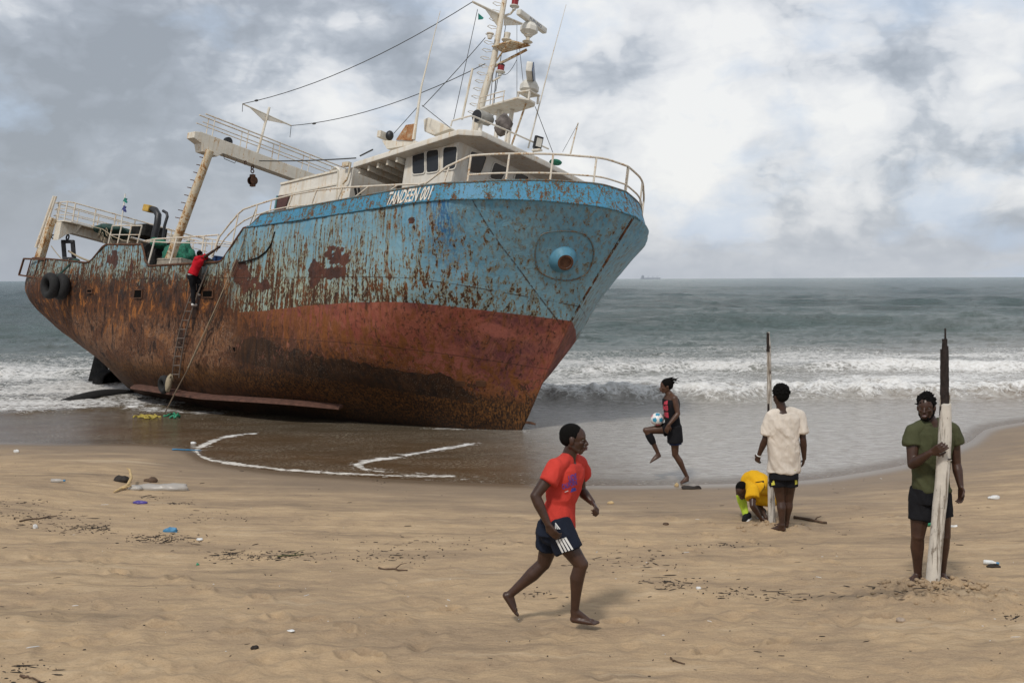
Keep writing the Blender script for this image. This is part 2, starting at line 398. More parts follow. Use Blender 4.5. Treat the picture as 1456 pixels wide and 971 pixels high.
# long swell: crests roughly parallel to the beach, bent by noise
wob = (fbm(X * .02 + 3, Y * .03, 3) - .5) * 26 + (fbm(X * .07 + 1, Y * .06 + 9, 3) - .5) * 6
ph = (Y + wob)
def crest(p, lam, sharp=3.0):
    q = .5 + .5 * np.cos(2 * np.pi * p / lam); return q ** sharp
z = np.zeros_like(X)
far = sstep(38, 70, D)
z += .70 * far * crest(ph - 71, 27, 4) * (0.35 + 1.1 * fbm(X * .025 + 8, Y * .05, 2)) 
z += .27 * sstep(38, 60, D) * (fbm(X * .22, (Y + wob * .3) * .62, 4) - .5) * 2
z += .55 * sstep(80, 160, D) * (fbm(X * .07 + 4, (Y + wob * .3) * .20, 4) - .5) * 2
z += .07 * sstep(30, 50, D) * (fbm(X * 1.2 + 5, Y * 3.0, 3) - .5) * 2
z *= np.interp(D, [0, 150, 500, 2000], [1, 1, .8, 0])
sw = (Y + wob * .25 - 71) ; z += .42 * np.exp(-np.where(sw < 0, sw / 1.5, sw / 4.0) ** 2) * (.25 + .75 * sstep(2, 12, X) * (1 - sstep(30, 38, X)))
sw = (Y + wob * .3 - 110); z += .5 * np.exp(-np.where(sw < 0, sw / 2.0, sw / 5.0) ** 2) * sstep(.4, .6, fbm(X * .03 + 9, X * 0 + 2, 3))
# breaking bore 1 (right side, ends before the hull; comes nearer on the left side)
yb = np.where(X > -4, 29.2, 29.2) + (fbm(X * .22 + 2, X * 0, 3) - .5) * 2.4
yb = np.interp(X, [-40, -17, -12, -7, 0, 8, 40], [27, 25.5, 26.5, 28.0, 28.0, 28.3, 29.3]) + (fbm(X * .3 + 2, X * 0 + 4, 4) - .5) * 2.0
u1 = Y - yb
side = np.interp(X, [-30, -14, -8, -1, 2, 60], [.22, .2, .1, .8, 1, 1])
b1_ = np.exp(-np.clip(-u1, 0, 9) ** 2 / .12) * (u1 < 0) + (u1 >= 0) * np.exp(-(u1 / 2.6) ** 2)
lump = fbm(X * 1.7, Y * 2.2, 4)
z += .38 * side * b1_ * (.35 + 1.3 * lump)
# second line of breakers further out
yb2 = 36.8 + (fbm(X * .12 + 7, X * 0 + 1, 3) - .5) * 5
u2 = Y - yb2
patch2 = sstep(.42, .62, fbm(X * .13 + 31, Y * 0 + 2, 3)) 
b2_ = (u2 < 0) * np.exp(-u2 ** 2 / .25) + (u2 >= 0) * np.exp(-(u2 / 2.2) ** 2)
z += (.06 + .30 * patch2) * sstep(-30, -20, -np.abs(X) * .2) * b2_ * (.8 + .4 * lump)
# chop in the shallow foam
z += .05 * sstep(24, 30, D) * (1 - sstep(60, 80, D)) * (fbm(X * 2.5, Y * 4, 4) - .5) * 2
# swash film: thin, tiny ripples
film = 1 - sstep(1.0, 12., s_)
z += .012 + .006 * (fbm(X * 2.2 + 2, Y * 3.1, 3) - .5) * sstep(0, 2, s_) + .02 * sstep(5, 12, s_) * (fbm(X * .8, Y * 2, 3) - .5)
Z = np.where(s_ > -1.2, z, -0.3)
# foam amount
fo = np.zeros_like(X)
fn = fbm(X * .5 + 11, Y * .9 + 3, 4); fn2 = fbm(X * .22 + 51, Y * .5 + 13, 3)
band = sstep(-.5, .4, u1) * (1 - sstep(16, 34, u1))
fo = np.maximum(fo, band * (.40 + .50 * fn2) * np.interp(u1, [0, 1.5, 3, 8, 14, 28], [.92, .90, .88, .84, .80, .50]))
fo = np.maximum(fo, np.exp(-((u1 - .4) / 1.1) ** 2) * np.interp(X, [-14, -9, -2, 1], [.50, .50, .66, .72]) * (.62 + .7 * lump))
fo = np.maximum(fo, np.exp(-((u2 + .2) / 1.3) ** 2) * (.38 + .26 * patch2) * (.60 + .70 * fn))
fo = np.maximum(fo, .42 * sstep(44, 46, D) * (1 - sstep(48, 75, D)) * sstep(.5, .68, fn2))
# left surf reaches in towards the stern
lf = sstep(-.3, .5, Y - yb) * (X < -9) * (1 - sstep(40, 50, D))
fo = np.maximum(fo, lf * (.36 + .36 * fn2))
# in front of bore 1: thin lace
fo = np.maximum(fo, .33 * sstep(-3.2, -.2, u1) * (u1 < 0) * fn * 1.6)
fo *= 1 - sstep(78, 95, D)
# foam lines of the swash edge
def line_foam(pts, width, strength, jit=.05):
    global fo
    P = np.array([ground(*p)[:2] for p in pts]); n = 40
    Q = np.concatenate([P[i] + (P[i + 1] - P[i]) * np.linspace(0, 1, n, endpoint=False)[:, None] for i in range(len(P) - 1)] + [P[-1:]])
    m = (X > Q[:, 0].min() - 1) & (X < Q[:, 0].max() + 1) & (Y > Q[:, 1].min() - 1) & (Y < Q[:, 1].max() + 1)
    xm = X[m]; ym = Y[m]; dmin = np.full(xm.shape, 9.)
    for q in Q: dmin = np.minimum(dmin, np.hypot(xm - q[0], ym - q[1]))
    nz = fbm(xm * 1.3 + 5, ym * 1.3, 2); wv_ = width * 1.5 * (.15 + 1.9 * np.clip(nz, .1, 1) ** 1.3) * (.7 + .6 * fbm(xm * 9, ym * 9, 2))
    core = 1 - sstep(wv_ * .25, wv_ * 1.15, dmin); halo = (1 - sstep(0, width * 6, dmin)) * .46
    fo[m] = np.maximum(fo[m], np.maximum(strength * .64 * core, halo * strength))
line_foam([(360, 617), (335, 619), (312, 624), (290, 633), (279, 641), (284, 648), (300, 655), (340, 661), (400, 668), (470, 673), (560, 677), (640, 678)], .10, .95)
line_foam([(300, 655), (340, 661), (400, 668), (500, 674)], .17, .55)
line_foam([(672, 631), (640, 637), (600, 644), (560, 651), (525, 656), (508, 661), (516, 667), (545, 671)], .12, .95)
line_foam([(545, 671), (640, 676), (760, 684)], .07, .6)
line_foam([(600, 609), (650, 611), (700, 611), (735, 611), (748, 614)], .10, .7)
line_foam([(640, 668), (700, 674), (760, 677), (800, 678)], .06, .6)
line_foam([(180, 603), (215, 600), (250, 597), (300, 596), (350, 598)], .08, .55)
line_foam([(0, 586), (60, 584), (110, 579), (160, 577), (210, 583), (250, 586), (300, 588)], .40, .80)
line_foam([(770, 686), (850, 689), (960, 688), (1047, 686), (1137, 682), (1214, 672), (1290, 658)], .04, .5)
lobe = (s_ < 3.4) & (X > -7) & (X < 3)
lace = np.where((s_ < 4.5) & (X > -6.4) & (X < 2.2), .30 * fbm(X * 1.0, Y * 2.0 + 3, 3) * sstep(0.1, .5, s_), 0)
lace = lace + np.where((s_ < .55) & (X > -1.5) & (X < 6), .33 * (1 - sstep(.2, .55, s_)), 0)
fo = np.maximum(fo, lace)
mat_sea, t, bs = material('sea_water')
oc = t.coord('Object'); fa = t.attr('foam'); sd = t.attr('sea'); ys = t.sep(oc)[1]
near = (0.115, 0.070, 0.036); mid_ = (0.115, 0.105, 0.08); deep = (0.035, 0.055, 0.06)
c = t.mix(t.rng(sd, 2, 9), near, mid_)
c = t.mix(t.rng(sd, 9, 40), c, (0.150, 0.208, 0.200)); c = t.mix(t.rng(sd, 40, 160), c, (0.118, 0.180, 0.192))
murk = t.noise(t.vscale(oc, (.25, 1.0, 1)), .8, 5, .6)
c = t.mix(t.m('MULTIPLY', t.rng(murk, .4, .7), .4), c, (0.07, 0.062, 0.045))
sheen_lather = t.m('MULTIPLY', t.attr('sheen_lather'), t.rng(t.noise(t.vscale(oc, (1.2, 3.0, 1)), 3.0, 7, .7, .5), .34, .62, .25, 1))
c = t.mix(sheen_lather, c, (0.44, 0.42, 0.39))  # reflected sky brightness painted into the water colour, along with thin lather
fz = t.noise(t.vscale(oc, (9, 22, 1)), 1.6, 4, .7, .6); fz2 = t.noise(t.vscale(oc, (.6, 1.4, 1)), 1.2, 4, .6)
c = t.mix(t.m('MULTIPLY', t.m('MULTIPLY', t.rng(fz, .52, .60), t.rng(fz2, .38, .6)), t.rng(sd, 6, 12, .55, 0)), c, (0.42, 0.38, 0.31))
f1 = t.noise(t.vscale(oc, (1.0, 1.7, 1)), 2.3, 9, .72, .8)
f2 = t.voro(t.vscale(t.noise(oc, 1.2, 3, .5, out=1), (1.2, 1.2, 1)), 6)
v3 = t.new('ShaderNodeVectorMath', operation='MULTIPLY_ADD'); t.put(v3.inputs[0], t.noise(oc, 2.5, 4, .6, out=1)); t.put(v3.inputs[1], (.55, .9, 0)); t.put(v3.inputs[2], t.vscale(oc, (1, 1.5, 1)))
cell = t.voro(v3.outputs[0], 4.5, 'DISTANCE_TO_EDGE')
fpat = t.m('ADD', t.m('MULTIPLY', f1, .85), t.m('MULTIPLY', t.rng(cell, 0, .22, .28, 0), .55))
thr = t.m('SUBTRACT', 1.0, fa)
foam = t.rng(t.m('SUBTRACT', fpat, t.m('MULTIPLY', thr, .92)), -.01, .16)
fcol = t.mix(t.rng(t.noise(t.vscale(oc, (1, 1.5, 1)), 7, 5, .7), .3, .7), (0.58, 0.56, 0.52), (0.86, 0.86, 0.85))
fcol = t.mix(t.rng(sd, .2, 3.0, .45, 0), fcol, (0.72, 0.64, 0.52))
# ripples: denser bumps near, long ones far
b0 = t.noise(t.vscale(oc, (8, 16, 1)), 2.0, 3, .6)
b1n = t.noise(t.vscale(oc, (1.6, 4.0, 1)), 1.2, 7, .68, .3)
b2n = t.noise(t.vscale(oc, (.16, .5, 1)), 1.0, 8, .66, .3)
nrm = t.bump(b0, t.rng(sd, 0, 14, .50, .35), .03)
nrm = t.bump(t.noise(t.vscale(oc, (18, 30, 1)), 2.0, 2, .6), .5, .010, nrm)
nrm = t.bump(b1n, t.rng(sd, 3, 30, .04, 1.0), .30, nrm)
b3n = t.noise(t.vscale(oc, (.45, 1.3, 1)), 1.0, 9, .72, .4)
nrm = t.bump(b3n, t.rng(sd, 14, 50, 0, 1.0), 1.0, nrm)
nrm = t.bump(b2n, t.rng(sd, 20, 90, 0, 1.0), 2.2, nrm)
nrm = t.bump(foam, .5, .04, nrm)
nrm = t.bump(t.noise(oc, 16, 4, .7), t.m('MULTIPLY', foam, .7), .05, nrm)
setp(t, bs, t.mix(foam, c, fcol), t.fmix(foam, t.rng(sd, 0, 80, .13, .22), .85), nrm, spec=.5)
bs.inputs['IOR'].default_value = 1.33
sea = grid_mesh('sea_water', X, Y, Z, mat_sea, {'foam': fo, 'sea': s_, 'sheen_lather': sstep(-1.5, 3.5, X + (s_ - 3) * .25) * sstep(.1, .8, s_) * (1 - .45 * sstep(9, 16, s_)) * (1 - sstep(16, 30, s_)) * .95}); tag(sea, kind='structure')

# ------------------------------------------------------------------ the trawler: pose and local measuring
YAW, HEEL = rad(-39), rad(12)
SF = np.array([math.cos(YAW), math.sin(YAW), 0.]); _p = np.array([-math.sin(YAW), math.cos(YAW), 0.]); _u = np.array([0, 0, 1.])
SU = _u * math.cos(HEEL) + _p * math.sin(HEEL); SP = _p * math.cos(HEEL) - _u * math.sin(HEEL)
S0 = ground(740, 612); SM = np.stack([SF, SP, SU], 1)
MS = Matrix(((SF[0], SP[0], SU[0], S0[0]), (SF[1], SP[1], SU[1], S0[1]), (SF[2], SP[2], SU[2], S0[2]), (0, 0, 0, 1)))
def SL(x, y, ax, val):
    """point of the ship (u forward, v port, w up) seen at pixel x,y where coordinate ax equals val"""
    d_ = SM.T @ ray(x, y); c_ = SM.T @ (CP - S0); k = (val - c_[ax]) / d_[ax]; return Vector(c_ + k * d_)
def SW(p): return MS @ Vector(p)
ship = empty('fishing_trawler', M=MS)
tag(ship, 'rusty blue and white fishing trawler stranded on the beach', 'fishing boat')

stem_u = pchip([-.45, 0, 1.2, 2.52, 4.0, 4.9], [-.25, 0, .46, 1.02, 1.85, 2.38])
aft_u = pchip([-.45, 0, .4, 1.0, 1.6, 2.4, 4], [-15.6, -15.8, -16.1, -16.9, -18.2, -18.9, -19.1])
WL = [-.45, -.15, .15, .5, 1.0, 1.6, 2.4, 3.6, 4.8]
# half breadths: distance aft of stem -> b, then u -> b for the run aft
BOW = {-.45: [(0, .05), (1, .35), (3, .8), (5, 1.2), (7, 1.5)], -.15: [(0, .05), (.6, .38), (1.3, .7), (2.2, 1.0), (4, 1.55), (6, 2.1), (8, 2.35)],
       .15: [(0, .05), (.6, .5), (1.3, .92), (2.2, 1.35), (4, 2.0), (6, 2.55), (8, 2.68)], .5: [(0, .05), (.6, .6), (1.3, 1.15), (2.2, 1.75), (4, 2.5), (6, 2.88), (8, 2.92)],
       1.0: [(0, .05), (.5, .62), (1.2, 1.4), (2, 2.05), (3.2, 2.7), (5, 3.0), (8, 3.05)], 1.6: [(0, .05), (.4, .66), (1, 1.5), (1.7, 2.25), (2.7, 2.9), (4, 3.1), (8, 3.12)],
       2.4: [(0, .05), (.37, .72), (.87, 1.50), (1.55, 2.48), (2.3, 3.02), (3.6, 3.2), (8, 3.2)], 3.6: [(0, .05), (.25, .62), (.8, 1.55), (1.6, 2.55), (2.5, 3.20), (3.7, 3.32), (8, 3.3)],
       4.8: [(0, .05), (.05, .38), (.13, .78), (.45, 1.45), (1.0, 2.28), (2.15, 3.22), (3.7, 3.45), (8, 3.35)]}
AFT = {-.45: [(-9, 1.5), (-12, 1.1), (-14, .5), (-15.6, .06)], -.15: [(-9, 2.35), (-12, 1.95), (-14, 1.25), (-15.3, .45), (-15.75, .06)],
       .15: [(-9, 2.68), (-12, 2.3), (-14, 1.65), (-15.5, .72), (-15.9, .06)], .5: [(-9, 2.92), (-12, 2.66), (-14, 2.12), (-15.5, 1.25), (-16.15, .06)],
       1.0: [(-9, 3.05), (-12, 2.90), (-14, 2.62), (-15.5, 2.2), (-16.4, 1.65), (-16.9, .06)], 1.6: [(-9, 3.12), (-12, 3.02), (-14, 2.85), (-16, 2.6), (-17.2, 2.3), (-17.9, 1.9), (-18.2, .06)],
       2.4: [(-9, 3.2), (-12, 3.12), (-14, 3.05), (-16, 2.98), (-17.8, 2.88), (-18.6, 2.62), (-18.85, 2.2), (-18.9, .06)], 3.6: [(-9, 3.3), (-12, 3.22), (-14, 3.12), (-16, 3.02), (-18, 2.85), (-18.8, 2.6), (-19.05, 2.1), (-19.1, .06)],
       4.8: [(-9, 3.35), (-12, 3.3), (-14, 3.2), (-16, 3.0), (-18, 2.7), (-18.8, 2.4), (-19.05, 1.8), (-19.1, .06)]}
wlf = {}
for wv_ in WL:
    s0 = float(stem_u(wv_)); pts = sorted([(u, b) for u, b in AFT[wv_] if u < s0 - BOW[wv_][-1][0] - .4] + [(s0 - s, b) for s, b in BOW[wv_]])
    wlf[wv_] = pchip([p[0] for p in pts], [p[1] for p in pts])
def half_b(u, w_):
    """half breadth; each level is read at the same distance from its own stem and stern ends"""
    u = np.asarray(u, float); w_ = np.asarray(w_, float)
    B = np.stack([wlf[k](u + (0 if True else 0)) for k in WL], 0)
    # align by stem distance near the bow so that blunt ends interpolate cleanly
    su = stem_u(w_); Bs = np.stack([wlf[k](u - su + float(stem_u(k))) for k in WL], 0)
    au = aft_u(w_); Ba = np.stack([wlf[k](u - au + float(aft_u(k))) for k in WL], 0)
    kf = sstep(-7, -4, u)[None]; ka = (1 - sstep(-16.5, -13, u))[None]
    B = B * (1 - kf) * (1 - ka) + Bs * kf + Ba * ka
    idx = np.clip(np.searchsorted(WL, w_.ravel()) - 1, 0, len(WL) - 2).reshape(w_.shape)
    WLa = np.array(WL); x0 = WLa[idx]; h = WLa[idx + 1] - x0; tt = np.clip((w_ - x0) / h, 0, 1)
    g = np.gradient(B, WLa, axis=0)
    tk = lambda A, i: np.take_along_axis(A, i[None], 0)[0]
    y0 = tk(B, idx); y1 = tk(B, idx + 1); m0 = tk(g, idx) * h; m1 = tk(g, idx + 1) * h; t2 = tt * tt; t3 = t2 * tt
    return (2 * t3 - 3 * t2 + 1) * y0 + (t3 - 2 * t2 + tt) * m0 + (-2 * t3 + 3 * t2) * y1 + (t3 - t2) * m1
_Tu = [-19.2, -18, -14.35, -14.15, -13.5, -13.3, -11.32, -11.26, -11.0, -10.85, -7.56, -7.5, -6.75, -6.6, -3.8, -1.5, .23, 1.2, 2.4]
_Tw = [3.68, 3.62, 3.36, 3.42, 3.84, 3.86, 3.80, 3.74, 3.26, 3.19, 3.25, 3.28, 4.08, 4.10, 4.24, 4.37, 4.51, 4.66, 4.86]
def top_w(u): return np.interp(u, _Tu, _Tw)
RAILW = pchip([-6.8, -6.5, -3.8, -1.5, .2, 1.2, 2.1], [4.12, 4.40, 4.58, 4.73, 4.87, 5.10, 5.42])
def strip_b(u, k):     # k = 0 at knuckle .. 1 at the rail
    kn = half_b(u, top_w(u)) + .03
    return kn

# columns: even in fractional distance, denser at the stem
NC, NR = 760, 150
q = np.linspace(0, 1, NC); fr = np.where(q < .3, (q / .3) ** 2 * .12, .12 + (q - .3) / .7 * .88)
q2 = fr.copy()
tr = np.linspace(0, 1, NR)
U = np.zeros((NR, NC)); Wd = np.zeros((NR, NC))
for i in range(NR):
    wi = -.45 + tr[i] * (top_w(0) + .45) * np.ones(NC)
    for it in range(6):
        su = stem_u(wi); au = aft_u(wi); ui = su + (au - su) * fr
        wi = -.45 + tr[i] * (top_w(ui) + .45)
    U[i] = ui; Wd[i] = wi
B = half_b(U, Wd)
# closing columns: stem width / stern centre
B[:, 0] = .05; B[:, -1] = 0.0
def hull_side(sgn):
    return np.stack([U, sgn * B, Wd], -1)
# hull dents between frames
dent = (fbm(U * 1.1 + 3, Wd * 1.3, 3) - .5) * .09 * sstep(.3, 1.5, U.max() - U)
fr_ = .012 * np.cos(2 * np.pi * U / .62) ** 8
Bd = B + np.where(B > .3, dent - fr_ * sstep(.5, 1.5, Wd), 0); Bd[:, 0] = .05; Bd[:, -1] = 0
V = np.concatenate([np.stack([U, -Bd, Wd], -1)[:, ::-1], np.stack([U, Bd, Wd], -1)], 1)   # stern(stb) -> stem -> stern(port)
hx, hy, hz = V[..., 0], V[..., 1], V[..., 2]
# ---- where the paint has gone (damage has its own shape, in ship coordinates)
stb = hy < 0
# blue field: coverage of rust, more aft and lower
R = np.interp(hx, [-19, -14, -11, -8, -5, -2.5, -.5, .5, 2.4], [.60, .58, .52, .47, .46, .46, .42, .28, .24])
low = np.clip((hz - 2.2) / 2.2, 0, 1)
R = R + np.interp(low, [0, .18, .45, 1], [.26, .16, .05, -.10]) * np.interp(hx, [-12, -4, .5, 2], [1.2, 1.1, .7, .35])
# red/blue boundary and aft takeover of rust
line = np.interp(hx, [-19, -14, -12, -9, -7.5, -6.3, -5.5, 2.4], [2.75, 2.72, 2.65, 2.6, 2.45, 2.15, 2.12, 2.52])
line = np.interp(hx, [-19, -8, -7, -6.87, -5.77, -4.13, -2.6, -1.38, -.5, .14, 1.0], [2.1, 2.1, 2.12, 2.0, 2.05, 2.2, 2.29, 2.35, 2.39, 2.44, 2.52])
patch = np.zeros_like(hx)
def blot(uc, wc, ru, rw, s=1.0, skew=0.):
    global patch
    e = (((hx - uc) + skew * (hz - wc)) / ru) ** 2 + ((hz - wc) / rw) ** 2 + (fbm(hx * 4.5 + 9, hz * 3.5 + 2, 5, .62) - .5) * 4.2
    patch = np.maximum(patch, s * sstep(1.25, .75, e) * stb)
for x, y, ru, rw in [(482, 362, .38, .26), (468, 388, .5, .16), (445, 390, .25, .3), (588, 314, .09, .09), (500, 455, .0, .0)]:
    if ru: 
        p_ = SL(x, y, 1, -3.25); blot(p_.x, p_.z, ru, rw)
for x, y, ru, rw in [(160, 372, .3, .28), (350, 390, .4, .4), (362, 402, .7, .25), (188, 385, .12, .3)]:
    p_ = SL(x, y, 1, -3.15); blot(p_.x, p_.z, ru, rw, .8)
# dark flaked band low on the red
band = np.zeros_like(hx)
bt = pchip([-9, -7.2, -6.6, -5.6, -4.6, -3.4, -2.2, -1.6, -1.1, -.7], [1.42, 1.42, 1.38, 1.36, 1.15, 1.02, .92, .86, .95, .55])(hx) + (fbm(hx * 3.0, hz * 1.2, 4) - .5) * .42
bb = pchip([-9, -7.2, -5.5, -4, -2.2, -.7], [.95, .85, .72, .60, .50, .45])(hx) + (fbm(hx * 5.0 + 7, hz * 2, 3) - .5) * .10
band = sstep(-.02, .03, bt - hz) * sstep(-.02, .05, hz - bb) * sstep(-7.6, -7.1, hx) * sstep(-.55, -.95, hx) * stb
# wet blue run under the strip
run = np.exp(-((hx + .35) / .30) ** 2) * sstep(2.4, 4.3, hz) + np.exp(-((hx + .28) / .15) ** 2) * sstep(3.6, 4.2, hz) * .6
scrape = sstep(1.3, .5, ((hx - .05) / .30) ** 2 + ((hz - 2.05) / .13) ** 2 + (fbm(hx * 5, hz * 6, 3) - .5) * 2) + sstep(1.3, .6, ((hx + .9) / .6) ** 2 + ((hz - 1.2) / .42) ** 2 + (fbm(hx * 3 + 3, hz * 3, 3) - .5) * 2)

mat_hull, t, bs = material('hull_paint')
oc = t.coord('Object'); aR = t.attr('rust'); aL = t.attr('line'); aP = t.attr('patch'); aB = t.attr('band'); aN = t.attr('run'); aS = t.attr('scrape')
x_, y_, z_ = t.sep(oc)
ocs = t.vscale(oc, (1, .8, 1))
streak = t.noise(t.vscale(oc, (9, 6, .9)), 1.0, 6, .6, .35)
streak2 = t.noise(t.vscale(oc, (26, 18, 2.0), (3, 1, 5)), 1.0, 5, .6, .2)
blotn = t.noise(ocs, 3.2, 9, .68, .5)
speck = t.noise(t.vscale(oc, (14, 12, 7), (2, 8, 1)), 1.0, 6, .65, .3)
big = t.noise(ocs, .8, 5, .6)
# paint
blue = t.mix(t.rng(big, .35, .65), (0.085, 0.265, 0.400), (0.165, 0.320, 0.400))
blue = t.mix(t.rng(streak, .42, .7, 0, .8), blue, (0.190, 0.345, 0.42))
fade = t.rng(t.m('ADD', z_, t.m('MULTIPLY', streak, 1.6)), 3.2, 4.9, .9, 0)
blue = t.mix(t.m('MULTIPLY', fade, t.rng(blotn, .30, .58, .35, 1)), blue, t.mix(t.rng(x_, -3.5, -.6), (0.36, 0.405, 0.285), (0.20, 0.33, 0.37)))
blue = t.mix(t.m('MULTIPLY', aN, t.rng(streak2, .38, .56)), blue, (0.028, 0.135, 0.29))
blue = t.mix(t.rng(speck, .5, .72, 0, .4), blue, (0.30, 0.35, 0.28))
# streaky runs of stain over the paint
run_ = t.noise(t.vscale(oc, (13, 9, .55), (1, 6, 3)), 1.0, 5, .6, .25)
stain = t.m('MULTIPLY', t.rng(run_, .49, .60), t.rng(aR, -.1, .5, .30, 1))
blue = t.mix(t.m('MULTIPLY', stain, .70), blue, t.mix(t.rng(streak2, .4, .6), (0.20, 0.165, 0.075), (0.13, 0.075, 0.030)))
fspk = t.noise(t.vscale(oc, (34, 28, 15), (5, 3, 1)), 1.0, 4, .6)
red = t.mix(t.rng(t.m('ADD', big, t.m('MULTIPLY', x_, -.02)), .42, .56), (0.135, 0.040, 0.040), (0.250, 0.066, 0.042))
red = t.mix(t.rng(blotn, .42, .65, 0, .7), red, (0.300, 0.105, 0.062))
red = t.mix(t.m('MULTIPLY', t.rng(streak, .48, .62), .7), red, (0.185, 0.060, 0.017))
red = t.mix(t.m('MULTIPLY', t.rng(speck, .55, .64), .8), red, (0.040, 0.015, 0.009))
red = t.mix(t.m('MULTIPLY', t.rng(run_, .56, .66), .6), red, (0.05, 0.020, 0.011))
red = t.mix(t.m('MULTIPLY', aS, .75), red, (0.33, 0.105, 0.075))
# rust
rdk = t.mix(t.rng(blotn, .40, .62), (0.016, 0.008, 0.005), (0.065, 0.026, 0.011))
rmd = t.mix(t.rng(speck, .42, .58), (0.040, 0.017, 0.008), (0.165, 0.058, 0.018))
ror = t.mix(t.rng(t.m('ADD', t.m('MULTIPLY', streak, .6), t.m('MULTIPLY', fspk, .4)), .42, .60), (0.085, 0.030, 0.010), (0.300, 0.104, 0.022))
# blue zone losses
loss = t.m('ADD', t.m('ADD', t.m('MULTIPLY', speck, .45), t.m('MULTIPLY', run_, .70)), t.m('MULTIPLY', blotn, .35))
loss = t.m('ADD', loss, t.m('MULTIPLY', t.m('SUBTRACT', fspk, .5), .55))
loss = t.m('ADD', loss, t.m('MULTIPLY', t.m('SUBTRACT', aR, .5), .40))
lmask = t.rng(loss, .795, .825)
edge = t.m('SUBTRACT', t.rng(loss, .725, .785), lmask, clamp=True)
bluez = t.mix(t.m('MULTIPLY', edge, .85), blue, t.mix(t.rng(speck, .4, .6), (0.30, 0.275, 0.155), (0.185, 0.120, 0.045)))
bluez = t.mix(lmask, bluez, t.mix(t.rng(streak, .42, .6), rdk, rmd))
bluez = t.mix(t.rng(aP, .45, .6), bluez, t.mix(t.rng(blotn, .42, .56), (0.050, 0.020, 0.013), (0.10, 0.035, 0.02)))
# red zone losses grow down and aft
rr_ = t.m('ADD', t.rng(x_, -9.0, 1.0, .42, -.16), t.rng(z_, 0.2, 2.2, .42, -.06))
rl = t.m('ADD', t.m('ADD', t.m('MULTIPLY', blotn, .7), t.m('MULTIPLY', streak, .5)), rr_)
redz = t.mix(t.rng(rl, .68, .76), red, t.mix(t.rng(streak, .40, .60), t.mix(t.rng(speck, .42, .56), (0.075, 0.027, 0.014), (0.22, 0.078, 0.040)), (0.20, 0.068, 0.018)))
redz = t.mix(t.rng(t.m('ADD', t.m('MULTIPLY', speck, .8), rr_), .64, .74, 0, .8), redz, rdk)
dk = t.noise(t.vscale(oc, (7, 6, 3.5), (8, 8, 1)), 1.0, 9, .74, .8)
redz = t.mix(t.m('MULTIPLY', t.rng(t.m('ADD', dk, t.rng(z_, .1, 1.1, .16, -.14)), .47, .52), .9), redz, t.mix(t.rng(fspk, .5, .62), (0.018, 0.009, 0.005), (0.15, 0.06, 0.014)))
mac2_ = t.noise(t.vscale(oc, (3.8, 3.4, 1.7), (2, 5, 7)), 1.0, 9, .72, .9)
lowc = t.mix(t.rng(t.m('ADD', t.m('MULTIPLY', streak2, .5), t.m('MULTIPLY', fspk, .5)), .44, .56), (0.016, 0.008, 0.004), t.mix(t.rng(dk, .40, .58), (0.075, 0.030, 0.009), (0.215, 0.088, 0.022)))
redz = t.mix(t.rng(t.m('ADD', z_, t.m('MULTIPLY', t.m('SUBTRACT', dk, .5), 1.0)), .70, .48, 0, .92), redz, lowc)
redz = t.mix(t.rng(z_, .25, -.25, 0, .85), redz, (0.014, 0.008, 0.005))  # shade under the hull painted in: near black towards the bottom
redz = t.mix(t.m('MULTIPLY', t.rng(t.m('ADD', aB, t.m('MULTIPLY', t.m('SUBTRACT', speck, .5), 1.1)), .42, .50), .95), redz, t.mix(t.rng(streak, .35, .65), (0.014, 0.007, 0.004), (0.058, 0.024, 0.008)))
# barnacle crust, white flecks
bar_ = t.voro(t.vscale(oc, (1, 1, .8)), 34); barm = t.noise(ocs, 1.1, 4, .6)
bm_ = t.m('MULTIPLY', t.rng(bar_, .12, .24, 1, 0), t.rng(t.m('ADD', barm, t.m('MULTIPLY', t.m('ABSOLUTE', t.m('SUBTRACT', z_, .85)), -.28)), .36, .50))
redz = t.mix(t.m('MULTIPLY', bm_, .65), redz, (0.42, 0.33, 0.25))
redz = t.mix(t.m('MULTIPLY', t.rng(mac2_, .60, .62), .7), redz, (0.026, 0.012, 0.008)); redz = t.mix(t.m('MULTIPLY', t.rng(mac2_, .42, .39), t.rng(z_, .8, 1.1, 0, .4)), redz, (0.33, 0.125, 0.085))
plate_ = t.rng(t.m('ABSOLUTE', t.m('SUBTRACT', z_, 1.42)), .003, .012, .7, 0); redz = t.mix(plate_, redz, (0.04, 0.018, 0.012))
isblue = t.rng(t.m('SUBTRACT', z_, aL), -.008, .008)
# aft of the ladder the rust has eaten the paint line
aftm = t.rng(t.m('ADD', x_, t.m('MULTIPLY', t.m('SUBTRACT', streak, .5), 1.5)), -7.4, -6.4)
rustaft = t.rng(t.m('ADD', z_, t.m('MULTIPLY', t.m('SUBTRACT', run_, .5), 3.6)), 2.92, 2.74)
colr = t.mix(isblue, redz, bluez)
aftc = t.mix(t.rng(t.m('ADD', z_, t.m('ADD', t.m('MULTIPLY', streak2, .5), t.m('MULTIPLY', blotn, .9))), 2.50, 3.0), t.mix(t.rng(z_, 1.75, 2.15), t.mix(t.rng(speck, .42, .56), (0.060, 0.026, 0.013), (0.190, 0.080, 0.036)), ror), t.mix(t.rng(blotn, .4, .6), rdk, rmd))
aftc = t.mix(t.rng(blotn, .48, .58, 0, .75), aftc, rmd)
aftc = t.mix(t.m('MULTIPLY', t.rng(speck, .54, .60), .8), aftc, rdk)
aftc = t.mix(t.m('MULTIPLY', t.rng(fspk, .56, .62), t.rng(z_, 2.0, 1.5, 0, .75)), aftc, (0.42, 0.30, 0.22))
aftc = t.mix(t.m('MULTIPLY', t.rng(run_, .52, .64), .6), aftc, (0.035, 0.015, 0.008))
